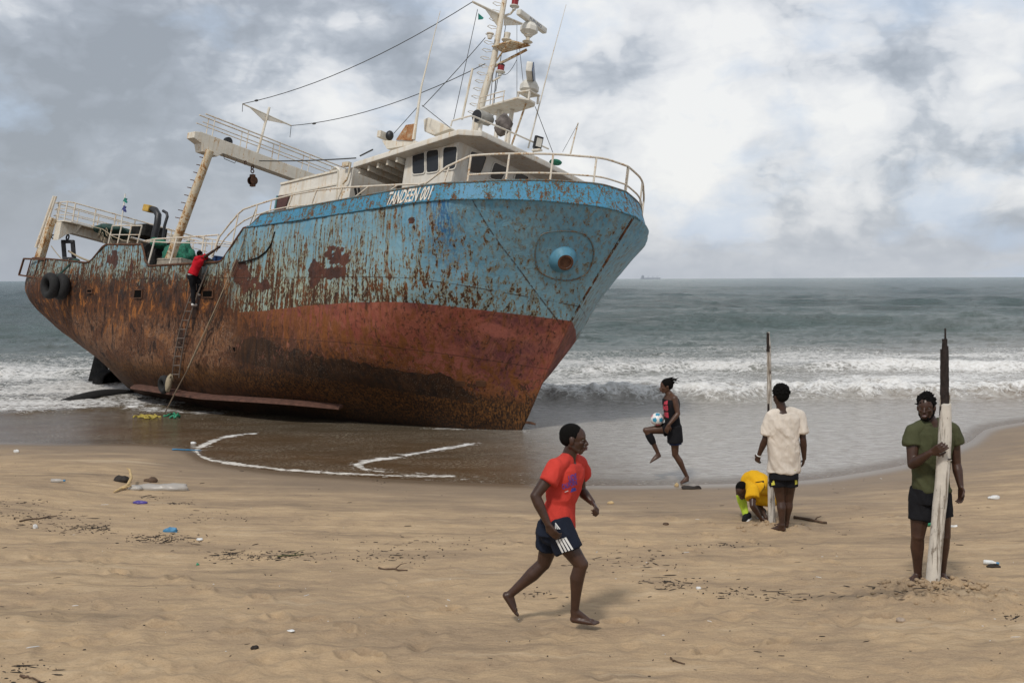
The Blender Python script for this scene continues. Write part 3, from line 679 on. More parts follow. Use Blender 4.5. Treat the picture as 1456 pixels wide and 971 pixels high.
aftc = t.mix(t.m('MULTIPLY', t.rng(z_, 1.9, 1.3), t.rng(big, .3, .6, .3, .8)), aftc, t.mix(t.rng(speck, .4, .6), (0.085, 0.038, 0.018), (0.26, 0.125, 0.060)))
mac = t.noise(t.vscale(oc, (.55, .5, .9), (4, 2, 9)), 1.0, 9, .68, .7); mac2 = t.noise(t.vscale(oc, (3.6, 3.2, 1.6), (1, 8, 3)), 1.0, 9, .72, .9)
aftc = t.mix(t.m('MULTIPLY', t.rng(mac, .50, .535), t.rng(z_, 2.6, 2.2, .3, .85)), aftc, t.mix(t.rng(fspk, .42, .56), (0.055, 0.022, 0.010), (0.115, 0.042, 0.016)))
aftc = t.mix(t.m('MULTIPLY', t.rng(mac2, .555, .575), .9), aftc, (0.022, 0.010, 0.006))
aftc = t.mix(t.m('MULTIPLY', t.rng(mac2, .44, .42), t.rng(z_, 1.2, 1.9, .2, .8)), aftc, (0.33, 0.120, 0.026))
aftc = t.mix(t.m('MULTIPLY', bm_, .75), aftc, (0.45, 0.36, 0.28))
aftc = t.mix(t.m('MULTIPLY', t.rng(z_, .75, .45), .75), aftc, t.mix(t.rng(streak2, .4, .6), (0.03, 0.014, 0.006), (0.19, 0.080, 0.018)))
aftc = t.mix(t.m('MULTIPLY', t.rng(z_, .45, .0), .8), aftc, rdk)  # aft bottom goes dark rust, with the low shade painted in too
colr = t.mix(t.m('MULTIPLY', t.m('SUBTRACT', 1.0, aftm), rustaft), colr, aftc)
# weld seams / plate edges
seamz = t.m('ABSOLUTE', t.m('SUBTRACT', z_, 2.85)); seamx = t.m('ABSOLUTE', t.m('SUBTRACT', t.m('ADD', x_, t.m('MULTIPLY', z_, .27)), 1.54))
sz = t.m('MULTIPLY', t.rng(seamz, .004, .014, 1, 0), t.rng(blotn, .42, .52)); sx = t.m('MULTIPLY', t.rng(seamx, .006, .02, 1, 0), t.m('MULTIPLY', t.rng(speck, .40, .5), t.rng(z_, 2.3, 2.5)))
colr = t.mix(t.m('MULTIPLY', t.m('MAXIMUM', sz, sx), .85), colr, (0.04, 0.022, 0.014))
hgt = t.m('ADD', t.m('MULTIPLY', lmask, -.5), t.m('MULTIPLY', speck, .6))
nb = t.bump(hgt, .9, .014); nb = t.bump(blotn, .8, .05, nb); nb = t.bump(fspk, .5, .008, nb); nb = t.bump(bm_, .6, .01, nb); nb = t.bump(t.m('MAXIMUM', sz, sx), .4, .01, nb)
setp(t, bs, colr, t.fmix(t.m('MULTIPLY', isblue, t.m('SUBTRACT', 1.0, lmask)), .82, .50), nb, spec=.35)
hull = grid_mesh('hull', hx, hy, hz, mat_hull, {'rust': R, 'line': line, 'patch': patch, 'band': band, 'run': run, 'scrape': scrape})
hull.parent = ship
def on_hull(x, y, off=0.0, sgn=-1):
    """ship-local point of the starboard side seen at a pixel"""
    v = -3.2
    for _ in range(14):
        p = SL(x, y, 1, v); v = .5 * v + .5 * sgn * float(half_b(np.array([p.x]), np.array([p.z]))[0])
    p.y = v + sgn * off; return p

# ------------------------------------------------------------------ simple materials
def mat_plain(name, c, rough=.6, metal=0, var=.25, scale=6, bumpd=.003):
    m, t, bs = material(name); oc = t.coord('Object'); n = t.noise(oc, scale, 6, .6)
    dark = tuple(k * (1 - var) for k in c); lite = tuple(min(1, k * (1 + var)) for k in c)
    setp(t, bs, t.mix(t.rng(n, .3, .7), dark, lite), rough, t.bump(t.noise(oc, scale * 8, 4, .6), .5, bumpd), metal); return m
def mat_painted(name, base, rust=.5, scale=1.0, rustc=((0.05, 0.022, 0.010), (0.28, 0.12, 0.035))):
    """old paint with rust breaking through and running down"""
    m, t, bs = material(name); oc = t.coord('Object')
    blot = t.noise(oc, 2.6 * scale, 8, .7, .5); strk = t.noise(t.vscale(oc, (9 * scale, 9 * scale, 1.1 * scale)), 1.0, 5, .6, .3); sp = t.noise(oc, 17 * scale, 5, .65)
    c = t.mix(t.rng(blot, .35, .65), tuple(k * .84 for k in base), base)
    c = t.mix(t.m('MULTIPLY', t.rng(strk, .50, .68), .35 + .3 * rust), c, (base[0] * .72, base[1] * .55, base[2] * .34))
    l = t.m('ADD', t.m('ADD', t.m('MULTIPLY', blot, .55), t.m('MULTIPLY', sp, .45)), t.m('MULTIPLY', strk, .3))
    th = .86 - .20 * rust
    c = t.mix(t.rng(l, th - .05, th, 0, .8), c, (base[0] * .75, base[1] * .50, base[2] * .25))
    lm = t.rng(l, th, th + .03)
    c = t.mix(lm, c, t.mix(t.rng(sp, .4, .62), rustc[0], rustc[1]))
    setp(t, bs, c, t.fmix(lm, .5, .85), t.bump(t.m('SUBTRACT', sp, lm), .45, .006), spec=.4); return m
M_white = mat_painted('white_paint', (0.72, 0.68, 0.60), .40)
M_wall = mat_painted('wheelhouse_paint', (0.70, 0.66, 0.58), .28)
M_rustwhite = mat_painted('rusty_white_paint', (0.70, 0.65, 0.55), .45, 1.5)
M_post = mat_painted('rusty_post_paint', (0.62, 0.54, 0.40), .95, 1.2, ((0.08, 0.035, 0.014), (0.36, 0.17, 0.055)))
M_rail = mat_painted('rail_paint', (0.70, 0.64, 0.54), .62, 2.2, ((0.10, 0.045, 0.02), (0.38, 0.19, 0.08)))
M_stripe = mat_painted('bulwark_blue_paint', (0.062, 0.255, 0.42), .92, 2.0, ((0.035, 0.018, 0.011), (0.17, 0.075, 0.03)))
M_blue = mat_painted('boss_blue_paint', (0.10, 0.275, 0.39), .35, 1.5, ((0.03, 0.016, 0.01), (0.15, 0.065, 0.03)))
M_rust = mat_plain('bare_rust', (0.085, 0.036, 0.016), .85, 0, .6, 7, .006)
M_rustred = mat_plain('rusty_keel_plate', (0.105, 0.048, 0.032), .85, 0, .5, 9, .006)
M_black = mat_plain('black_steel', (0.016, 0.016, 0.018), .45, 0, .4, 8)
M_soot = mat_plain('sooty_clutter', (0.020, 0.019, 0.018), .8, 0, .6, 6, .02)
M_dark = mat_plain('shade_and_sheave_black', (0.004, 0.0035, 0.003), .95)  # near-black colour for shade inside openings; also on the block sheave
for m_ in (M_dark, M_soot): m_.node_tree.nodes['Principled BSDF'].inputs['Specular IOR Level'].default_value = .08
M_rubber = mat_plain('worn_rubber', (0.013, 0.0125, 0.0125), .85, 0, .4, 14)
M_yellow = mat_plain('yellow_cap_paint', (0.48, 0.30, 0.055), .6, 0, .3, 9)
M_red = mat_plain('red_lamp_glass', (0.22, 0.012, 0.016), .25)
M_grey = mat_plain('grey_fittings', (0.32, 0.31, 0.28), .6)
M_cream = mat_plain('radar_housing', (0.60, 0.58, 0.52), .45, 0, .1, 4)
M_navy = mat_plain('radar_blue_side', (0.03, 0.06, 0.13), .4)
M_green = mat_plain('green_net', (0.015, 0.14, 0.085), .85, 0, .6, 20, .03)
M_dgreen = mat_plain('dark_green_tarp', (0.012, 0.045, 0.035), .7, 0, .5, 10, .02)
M_basin = mat_plain('blue_basin_plastic', (0.012, 0.045, 0.14), .4)
M_rope = mat_plain('old_rope', (0.34, 0.28, 0.19), .9, 0, .3, 60, .004)
M_wire = mat_plain('dark_wire', (0.05, 0.048, 0.045), .7)
M_wood = mat_plain('grey_wood', (0.30, 0.26, 0.21), .85, 0, .3, 12)
M_deck = mat_plain('deck_steel', (0.12, 0.075, 0.05), .85, 0, .4, 3)
M_brown = mat_plain('brown_door_paint', (0.075, 0.028, 0.022), .6)
M_teal = mat_plain('teal_flag', (0.02, 0.22, 0.17), .8)
M_letter = mat_painted('white_lettering', (0.78, 0.75, 0.68), .62, 2.5)
m_, t, bs = material('window_glass'); oc = t.coord('Object'); n = t.noise(oc, 2.0, 3)
setp(t, bs, t.mix(n, (0.010, 0.011, 0.013), (0.035, 0.037, 0.040)), .12, spec=.5); M_glass = m_

def part(mb, name, mat, parent=None, smooth=False, bevel=0): return mb.build(name, mat, parent or ship, smooth, bevel)

# ------------------------------------------------------------------ bow strip above the knuckle, both sides round the stem
top_s = np.stack([U[-1], -B[-1], Wd[-1]], -1); top_s = top_s[top_s[:, 0] > -6.62]          # stem -> aft
top_s[0, 1] = 0
curve = np.concatenate([top_s[::-1], (top_s * np.array([1, -1, 1]))[1:]])
tg = np.gradient(curve[:, :2], axis=0); nrm_ = np.stack([-tg[:, 1], tg[:, 0]], -1); nrm_ /= np.linalg.norm(nrm_, axis=1)[:, None] + 1e-9
k_ = np.ones(25) / 25
for a in (0, 1):
    pad = np.concatenate([np.full(12, nrm_[0, a]), nrm_[:, a], np.full(12, nrm_[-1, a])]); nrm_[:, a] = np.convolve(pad, k_, 'valid')
nrm_ /= np.linalg.norm(nrm_, axis=1)[:, None]
if np.dot(nrm_[len(nrm_) // 2], [1, 0]) > 0: nrm_ = -nrm_          # point inboard
uu = curve[:, 0]
off = np.interp(uu, [-6.6, .2, 1.4, 2.4], [.05, .03, .13, .30]); hh = np.interp(uu, [-6.6, -6.2, -3.8, .2, 1.4, 2.4], [.03, .30, .34, .37, .46, .57])
rows = []
for tt in np.linspace(0, 1, 12):
    o_ = off * tt - .018 * (1 - tt) + .05 * (curve[:, 1] > .3) * (1 - tt)
    rows.append(np.stack([curve[:, 0] + nrm_[:, 0] * o_, curve[:, 1] + nrm_[:, 1] * o_, curve[:, 2] + hh * tt - .01], -1))
r = np.stack(rows); RAILC = r[-1]
r2 = np.concatenate([r, (r[-1] + np.concatenate([nrm_ * .05, np.zeros((len(nrm_), 1))], 1))[None], (r[0] + np.concatenate([nrm_ * .12, np.zeros((len(nrm_), 1))], 1) + [0, 0, .05])[None]])
strip = grid_mesh('bulwark', r2[..., 0], r2[..., 1], r2[..., 2], M_stripe); strip.parent = ship
mb = MB(); kn = rows[0][::6]; mb.tube([tuple(p) for p in kn], .018, 8); part(mb, 'rubbing_strake', M_stripe, smooth=True)
mb = MB(); mb.tube([tuple(p) for p in RAILC[::6]], .022, 6); part(mb, 'bulwark_cap', mat_painted('cap_paint', (0.14, 0.20, 0.22), .9, 3), smooth=True)
# plate edge along the aft gunwale and down the break of the foredeck
g = np.stack([U[-1], -B[-1], Wd[-1]], -1); g = g[(g[:, 0] < -6.55)]
for sg in (1, -1):
    mb = MB(); gg = g * np.array([1, sg, 1]); sel = gg[::5]; mb.tube([tuple(p) for p in sel], .03, 6); part(mb, 'gunwale', M_rust, smooth=True)
# decks
def deck(name, us, wfun, mat, inset=.06):
    mb = MB(); n = len(us); vs = []
    for u in us:
        w0 = wfun(u); b = max(float(half_b(np.array([u]), np.array([w0]))[0]) - inset, .02); vs += [(u, -b, w0), (u, 0, w0 + .05), (u, b, w0)]
    fs = [(3 * i + j, 3 * i + j + 1, 3 * i + j + 4, 3 * i + j + 3) for i in range(n - 1) for j in (0, 1)]
    mb.add(vs, fs); part(mb, name, mat)
deck('main_deck', list(np.linspace(-18.9, -6.5, 40)), lambda u: 2.55 + .03 * (-u - 8 if u < -8 else 0), M_deck)
deck('foredeck', list(np.linspace(-6.55, 2.25, 40)), lambda u: float(top_w(u)) - .10, M_deck)
mb = MB(); b0_ = float(half_b(np.array([-6.6]), np.array([3.2]))[0]) - .06
mb.add([(-6.6, -b0_, 2.5), (-6.6, b0_, 2.5), (-6.6, b0_, 3.98), (-6.6, -b0_, 3.98)], [(0, 1, 2, 3)]); part(mb, 'break_bulkhead', M_wall)
# stem bar
mb = MB(); ws = np.linspace(-.3, 4.82, 30); mb.tube([(float(stem_u(k)) - .02, 0, k) for k in ws], [.045] * 30, 8); sb = part(mb, 'stem_bar', mat_hull, smooth=True)
for nm_, v_ in (('line', 2.5), ('rust', .75)): sb.data.attributes.new(nm_, 'FLOAT', 'POINT').data.foreach_set('value', [v_] * len(sb.data.vertices))
# bilge keels
for sg, nm in ((-1, 1), (1, 1)):
    mb = MB(); ks = np.linspace(-12.6, -3.9, 36); top = []; P = []
    for i, u in enumerate(ks):
        w0 = np.interp(u, [-12.6, -8, -3.9], [.04, -.04, .12]); b = float(half_b(np.array([u]), np.array([w0]))[0]); e = .40 * min(1, (i + .6) / 4, (35 - i + .3) / 4)
        P += [(u, sg * (b - .1), w0 + .03), (u, sg * (b + e), w0 - .11), (u, sg * (b + e), w0 - .16), (u, sg * (b - .1), w0 - .10)]
    fs = [(4 * i + j, 4 * i + (j + 1) % 4, 4 * i + 4 + (j + 1) % 4, 4 * i + 4 + j) for i in range(35) for j in range(4)] + [(0, 1, 2, 3), (140, 141, 142, 143)]
    mb.add(P, fs); part(mb, 'bilge_keel', M_rustred)

# hawse boss, its doubler plate and pipe
def hull_frame(x, y):
    p = on_hull(x, y); a = on_hull(x + 8, y); b = on_hull(x, y + 8)
    tx = (a - p).normalized(); n = (b - p).cross(tx).normalized()
    if n.y > 0: n = -n
    return p, tx, n
p0, tx, nn = hull_frame(800, 368)
pts = []
for x, y in [(774, 333), (800, 329), (828, 332), (842, 345), (845, 365), (836, 388), (815, 399), (790, 397), (768, 386), (762, 365), (765, 345)]:
    pts.append(on_hull(x, y, .03))
cen = sum(pts, Vector()) / len(pts)
mb = MB(); nP = len(pts); ring = []
fine_ = []
for i in range(nP):
    for k in range(4):
        a, b, c_, d_ = pts[i - 1], pts[i], pts[(i + 1) % nP], pts[(i + 2) % nP]; s = k / 4
        fine_.append(.5 * ((2 * b) + (c_ - a) * s + (2 * a - 5 * b + 4 * c_ - d_) * s * s + (3 * b - a - 3 * c_ + d_) * s ** 3))
mb.tube([tuple(p) for p in fine_], .018, 6, closed=True); part(mb, 'doubler_weld', mat_painted('weld_paint', (0.12, 0.2, 0.24), 1.0, 3))
hp = MB()
ax_ = (Vector(SM.T @ np.array([.10, -1, -.18]))).normalized(); ax_ = (nn * .55 + ax_ * .45).normalized()
base = p0 - ax_ * .19
hp.lathe(base, ax_, [(.35, 0), (.34, .12), (.30, .22), (.235, .33), (.185, .40), (.165, .45), (.13, .455), (.125, .30)], 32)
hw = part(hp, 'hawse_pipe', M_blue, smooth=True)
mb = MB(); mb.lathe(base, ax_, [(.166, .43), (.172, .462), (.13, .466), (.128, .40)], 28); part(mb, 'pipe_rim', M_rust, hw, smooth=True)
mb = MB(); mb.lathe(base, ax_, [(.128, .20), (.128, .32), (.01, .321)], 24); part(mb, 'pipe_bore', M_dark, hw, smooth=True)  # black plug stands for the shade down the pipe
# freeing ports on the waist; black blocks stand for the shaded openings
for x, y, wx, wy in [(197, 418, .38, .20), (296, 418, .40, .15), (128, 414, .26, .07), (334, 497, .10, .10)]:
    p, tx, n = hull_frame(x, y); upv = n.cross(tx).normalized(); upv = upv if upv.z > 0 else -upv
    R_ = Matrix((tx, n, upv)).transposed()
    mb = MB(); mb.box(p, (wx, .035, wy), R_); fp = part(mb, 'freeing_port', M_dark)
    mb = MB()
    for dx_, dz_, a, b in ((0, wy / 2 + .015, wx + .06, .03), (0, -wy / 2 - .015, wx + .06, .03), (wx / 2 + .015, 0, .03, wy), (-wx / 2 - .015, 0, .03, wy)):
        mb.box(p + tx * dx_ + upv * dz_, (a, .055, b), R_)
    part(mb, 'port_frame', M_rust, fp)
# small sheared lugs low on the bow
for x, y in [(655, 545), (684, 545)]:
    p, tx, n = hull_frame(x, y); mb = MB(); mb.bar(p - tx * .12, p + tx * .10, .14, .04, tuple(n)); part(mb, 'hull_lug', M_rust)
mb = MB(); p = SL(745, 600, 1, 0); mb.tube([p + Vector((-.1, 0, 0)), p + Vector((.16, .05, .0)), p + Vector((.26, .1, -.02))], [.035, .03, .02], 8); part(mb, 'stem_lug', M_rust)

# ------------------------------------------------------------------ name on the bow
def text_mesh(body, size, extrude=0.0, bold=0.0):
    cu = bpy.data.curves.new('lettering', 'FONT'); cu.body = body; cu.size = size; cu.extrude = extrude; cu.resolution_u = 3; cu.space_character = 1.05; cu.offset = bold
    ob = bpy.data.objects.new('lettering', cu); col.objects.link(ob); bpy.context.view_layer.update()
    me = bpy.data.meshes.new_from_object(ob.evaluated_get(bpy.context.evaluated_depsgraph_get())); bpy.data.objects.remove(ob); bpy.data.curves.remove(cu)
    bm = bmesh.new(); bm.from_mesh(me)
    bmesh.ops.triangulate(bm, faces=bm.faces)
    bmesh.ops.subdivide_edges(bm, edges=[e for e in bm.edges if e.calc_length() > size * .15], cuts=2)
    bmesh.ops.triangulate(bm, faces=bm.faces); bm.to_mesh(me); bm.free(); return me
# lower-left and lower-right corners of the lettering on the strip
def strip_point(sfrac_u, h):
    i = int(np.argmin(np.abs(curve[:len(top_s), 0] - sfrac_u))); tt = h; k = h * 11; k0 = int(min(k, 10)); f_ = k - k0
    a = rows[k0][i] * (1 - f_) + rows[k0 + 1][i] * f_
    i2 = min(i + 1, len(curve) - 1); du = sfrac_u - curve[i, 0]; dd = rows[k0][i2] - rows[k0][i]
    if abs(dd[0]) > 1e-6: a = a + dd * (du / dd[0])
    return Vector(a)
def px_of(p):
    w_ = np.array(SW(p)) - CP; z_ = w_ @ fw; return PW / 2 + FPX * (w_ @ rt2) / z_, PH / 2 - FPX * (w_ @ up2) / z_
def u_for_px(x, h):
    us = np.linspace(-6.3, .2, 300); return us[int(np.argmin([abs(px_of(strip_point(u, h))[0] - x) for u in us]))]
ua_, ub_ = u_for_px(550, .1), u_for_px(612, .1)
me = text_mesh('TANDEEN 001', 1.0, 0, .025); xs = [v.co.x for v in me.vertices]; ysv = [v.co.y for v in me.vertices]; x0, x1, y0_, y1_ = min(xs), max(xs), min(ysv), max(ysv)
for v in me.vertices:
    a = (v.co.x - x0) / (x1 - x0); b = (v.co.y - y0_) / (y1_ - y0_)
    p = strip_point(ua_ + (ub_ - ua_) * a + .05 * (b - .5), .06 + .86 * b); v.co = p + Vector((0, -.008, 0))
me.materials.append(M_letter); o = bpy.data.objects.new('ship_name_lettering', me); col.objects.link(o); o.parent = ship

# ------------------------------------------------------------------ wheelhouse
wh = MB()
v_s = -2.3
A = SL(578, 214, 1, v_s); Bf = SL(656, 193, 1, v_s)
uA, uF, wA, wF = A.x, Bf.x, A.z + .04, Bf.z + .10
wb = 4.1
uFb = uF - .22                                  # the front leans forward towards its top
q8 = [(uA, v_s, wb), (uFb, v_s, wb), (uFb, -v_s, wb), (uA, -v_s, wb), (uA, v_s, wA), (uF, v_s, wF), (uF, -v_s, wF), (uA, -v_s, wA)]
wh.add(q8, [(3, 2, 1, 0), (4, 5, 6, 7), (0, 1, 5, 4), (1, 2, 6, 5), (2, 3, 7, 6), (3, 0, 4, 7)])
wheelhouse = part(wh, 'wheelhouse', M_wall, bevel=.05)
def window(corners, parent, fr=.028, proud=.02, glassy=.004, name='window'):
    """corners (4, ccw from outside) on a wall; frame ring with a recessed-looking pane"""
    c = [Vector(p) for p in corners]; n = (c[1] - c[0]).cross(c[3] - c[0]).normalized(); cen = sum(c, Vector()) / 4
    pts = []
    for i in range(4):      # rounded corners
        a, b, d_ = c[i - 1], c[i], c[(i + 1) % 4]; r_ = .09
        p1 = b + (a - b).normalized() * r_; p2 = b + (d_ - b).normalized() * r_
        for s in (0, .33, .66, 1): pts.append((1 - s) ** 2 * p1 + 2 * s * (1 - s) * b + s * s * p2)
    inner = [cen + (p - cen) * (1 - fr / max((p - cen).length, .01)) for p in pts]; k = len(pts)
    mb = MB(); vs = [p for p in pts] + [p + n * proud for p in pts] + [p + n * proud for p in inner] + [p for p in inner]
    mb.add(vs, [(i + a * k, (i + 1) % k + a * k, (i + 1) % k + (a + 1) * k, i + (a + 1) * k) for a in range(3) for i in range(k)])
    f = part(mb, name, M_wall if True else M_grey, parent)
    mb = MB(); mb.add([p + n * glassy for p in inner], [tuple(range(k))]); part(mb, 'pane', M_glass, f)
    return f
def plane_pts(pix, ax, val): return [SL(x, y, ax, val) for x, y in pix]
# side windows (on v = v_s)
window(plane_pts([(586, 250), (605, 248), (605, 214), (586, 217)], 1, v_s - .003), wheelhouse)
window(plane_pts([(606, 248), (625, 245), (625, 211), (606, 214)], 1, v_s - .003), wheelhouse)
window(plane_pts([(629, 245), (649, 241), (652, 207), (630, 209)], 1, v_s - .003), wheelhouse)
# front windows: on the leaning front plane
def front(x, y, off=.004):
    u = uF
    for _ in range(8):
        p = SL(x, y, 0, u); u = uFb + (uF - uFb) * (p.z - wb) / (wF - wb) + off
    return SL(x, y, 0, u)
for pix in ([(664, 246), (684, 249), (693, 222), (668, 213)], [(694, 254), (712, 259), (723, 239), (702, 229)], [(728, 262), (745, 268), (753, 252), (733, 242)]):
    window([front(*p) for p in pix], wheelhouse)
ly = -SL(700, 240, 0, uF).y
for v0 in (.55, 1.35):
    ww = [(v0, 5.15), (v0 + .52, 5.15), (v0 + .56, 5.75), (v0 + .04, 5.75)]
    window([Vector((uFb + (uF - uFb) * (w_ - wb) / (wF - wb) + .004, v_, w_)) for v_, w_ in ww], wheelhouse)
# roof slab with chamfered front corners, drooping aft
Rf = SL(664, 184, 1, -2.62); Ra = SL(502, 235, 1, -2.62)
def roof_w(u): return Rf.z + (Ra.z - Rf.z) * (u - Rf.x) / (Ra.x - Rf.x)
poly = [(Ra.x, -2.62), (Rf.x - .25, -2.62), (Rf.x + .10, -2.25), (Rf.x + .16, 0), (Rf.x + .10, 2.25), (Rf.x - .25, 2.62), (Ra.x, 2.62)]
mb = MB(); mb.prism([(u, v_, roof_w(u) - .06) for u, v_ in poly], (0, 0, .13)); roof = part(mb, 'roof', M_white, wheelhouse, bevel=.03)
for i, f_ in enumerate(np.linspace(.08, .95, 5)):
    u = Ra.x + (uA - Ra.x) * f_; mb = MB(); mb.box((u, 0, roof_w(u) - .13), (.06, 5.0, .12)); part(mb, 'roof_beam', M_rustwhite, roof)
# lamp under the eave
p = SL(618, 203, 1, -2.36); mb = MB(); mb.ball(p, .06, 12, 8); mb.box(p + Vector((0, .04, .05)), (.12, .08, .06)); part(mb, 'eave_lamp', M_cream, roof, smooth=True)
# thin port wall added behind the open bay: keeps it dark, hides the sky
mb = MB(); mb.box((-3.65, 2.15, 4.75), (2.2, .12, 1.7)); part(mb, 'port_backing_wall', M_wall)
# ------------------------------------------------------------------ casing aft of the wheelhouse
C1 = SL(400, 262, 1, v_s); C2 = SL(481, 243, 1, v_s); C3 = SL(503, 236, 1, v_s)
mb = MB()
sec = [(C1.x, C1.z), (C2.x, C2.z), (C3.x, C3.z - .03)]
vs = []
for u, w_ in sec: vs += [(u - (.25 if u == C1.x else 0), v_s, 4.0), (u, v_s, w_), (u, 1.9, w_), (u - (.25 if u == C1.x else 0), 1.9, 4.0)]
fs = [(4 * i + j, 4 * i + (j + 1) % 4, 4 * i + 4 + (j + 1) % 4, 4 * i + 4 + j) for i in (0, 1) for j in range(4)] + [(0, 1, 2, 3), (8, 9, 10, 11)]
mb.add(vs, fs); casing = part(mb, 'engine_casing', M_white)
mb = MB(); a, b = SL(398, 278, 1, v_s - .01), SL(480, 262, 1, v_s - .01); mb.bar(a, b, .03, .04); mb.bar(C1 + Vector((0, -.01, 0)), C2 + Vector((0, -.01, 0)), .05, .05)
a, b = SL(481, 243, 1, v_s - .01), SL(478, 290, 1, v_s - .01); mb.bar(a, b, .03, .03); part(mb, 'casing_edge', M_rustwhite, casing)
dq = plane_pts([(391, 313), (402, 309), (413, 277), (397, 279)], 1, v_s - .012)
mb = MB(); mb.prism(dq, (0, -.03, 0)); dr = part(mb, 'casing_door', M_brown, casing)
mb = MB(); mb.bar(dq[0] + Vector((-.04, -.02, 0)), dq[3] + Vector((-.04, -.02, 0)), .05, .05); part(mb, 'door_frame', mat_plain('teal_frame', (0.10, 0.22, 0.22)), dr)
# vent cowl at the casing top
p = SL(473, 240, 1, -2.1); mb = MB(); mb.lathe(p + Vector((0, .5, -.08)), (0, -1, 0), [(.17, 0), (.17, .4), (.13, .44), (.12, .38)], 20); part(mb, 'vent_cowl', M_white, casing, smooth=True)
p = SL(494, 240, 1, -2.35); mb = MB(); mb.tube([SL(498, 232, 1, -2.4), SL(496, 246, 1, -2.4), SL(493, 256, 1, -2.4), SL(487, 262, 1, -2.4)], .022, 6); mb.box(SL(493, 234, 1, -2.4), (.22, .1, .10)); part(mb, 'pipe_fitting', M_post, casing)
# red-brown bottles / bent pipes against the casing
mb = MB()
for x in (505, 510): mb.tube([SL(x, 268, 1, -2.5), SL(x + 3, 286, 1, -2.5)], .03, 8)
part(mb, 'bent_bracket', M_soot, casing)

# ------------------------------------------------------------------ rails
def rail_idx(x, lo=0, hi=None):
    P = [px_of(Vector(p))[0] for p in RAILC]; n = len(P); hi = hi or n
    return min(range(lo, hi), key=lambda i: abs(P[i] - x))
half = len(RAILC) // 2
def rp(i, h=0.0, inn=.02): return Vector(RAILC[i]) + Vector((nrm_[i, 0] * inn, nrm_[i, 1] * inn, h))
stem_i = half
ids = [rail_idx(x, 0, half + 1) for x in (665, 720, 783, 844, 893)]
def tubes(pl, r, name, mat=None, parent=None, seg=8):
    mb = MB()
    for p in pl: mb.tube(p, r, seg)
    return part(mb, name, mat or M_rail, parent, smooth=True)
bow_rail = None
i0, i1 = ids[0], ids[-1]
step = 6
last = min(len(RAILC) - 1, stem_i + (stem_i - ids[0]))
topl = [rp(i, .57) for i in range(i0, last, step)]
a_ = rail_idx(604, 0, half); topstart = [rp(a_, .04), rp(rail_idx(632, 0, half), .36), rp(i0, .55)]
bow_rail = tubes([topstart[:2] + topl], .024, 'bow_rail')
tubes([[rp(i, .16 + .06 * 0) for i in range(i0, last, step)]], .020, 'middle_bar', parent=bow_rail)
for i in ids + [stem_i + (stem_i - k) for k in ids] + [stem_i + 6]:
    if i < len(RAILC): tubes([[rp(i, -.02), rp(i, .57)]], .022, 'stanchion', parent=bow_rail)
tubes([[rp(rail_idx(630, 0, half), 0), rp(rail_idx(634, 0, half), .34)]], .018, 'stanchion', parent=bow_rail)
# side rail along the strip, from the break forward
def sv(x, y): # point over the strip edge, v from the rail curve
    v = -3.2
    for _ in range(6):
        p = SL(x, y, 1, v); j = int(np.argmin(np.abs(RAILC[:half, 0] - p.x))) if p.x > -6.5 else 0; v = float(RAILC[j, 1]) + .04
    return p
side = tubes([[sv(*p) for p in [(302, 364), (312, 337), (326, 319), (339, 304), (346, 298), (366, 291), (392, 283), (416, 277), (450, 271), (487, 267), (525, 265), (564, 263), (598, 262), (606, 260)]]], .022, 'side_rail')
tubes([[sv(*p) for p in [(307, 358), (320, 339), (335, 323), (347, 314), (361, 307), (386, 299), (411, 294), (445, 291), (477, 289)]]], .018, 'middle_bar', parent=side)
for a, b in [((327, 362), (339, 304)), ((360, 322), (366, 291)), ((381, 316), (386, 286)), ((405, 308), (416, 277)), ((440, 299), (450, 271)), ((478, 289), (487, 267)), ((504, 281), (525, 265)), ((556, 270), (566, 263)), ((593, 266), (598, 262))]:
    tubes([[sv(*a), sv(*b)]], .018, 'stanchion', parent=side)
# waist rail
def wv(x, y, v=-3.15): return SL(x, y, 1, v)
waist = tubes([[wv(205, 343), wv(221, 340), wv(287, 336), wv(311, 334)]], .022, 'waist_rail')
tubes([[wv(205, 343), wv(240, 345), wv(300, 346), wv(337, 348)]], .016, 'middle_bar', parent=waist)
for a, b in [((210, 378), (220, 341)), ((241, 377), (251, 339)), ((286, 366), (290, 337)), ((302, 366), (311, 335))]: tubes([[wv(*a), wv(*b)]], .024, 'stanchion', M_white, waist)
pr = tubes([[SL(*p, 1, 3.0) for p in [(232, 325), (250, 330), (271, 335), (300, 340), (332, 346)]]], .022, 'port_rail')
tubes([[SL(*p, 1, 3.0) for p in [(222, 335), (262, 337), (300, 348), (336, 352)]]], .016, 'middle_bar', parent=pr)
for a, b in [((228, 352), (231, 325)), ((265, 366), (271, 336)), ((272, 372), (275, 344)), ((300, 366), (302, 342))]: tubes([[SL(*a, 1, 3.0), SL(*b, 1, 3.0)]], .022, 'stanchion', parent=pr)
# small rail on the raised bulwark
br_ = tubes([[wv(154, 347), wv(160, 321), wv(202, 321), wv(195, 347)]], .022, 'bulwark_rail')
tubes([[wv(157, 334), wv(199, 334)]], .015, 'middle_bar', parent=br_)
for a, b in [((167, 347), (173, 321)), ((181, 347), (187, 321))]: tubes([[wv(*a), wv(*b)]], .020, 'stanchion', parent=br_)

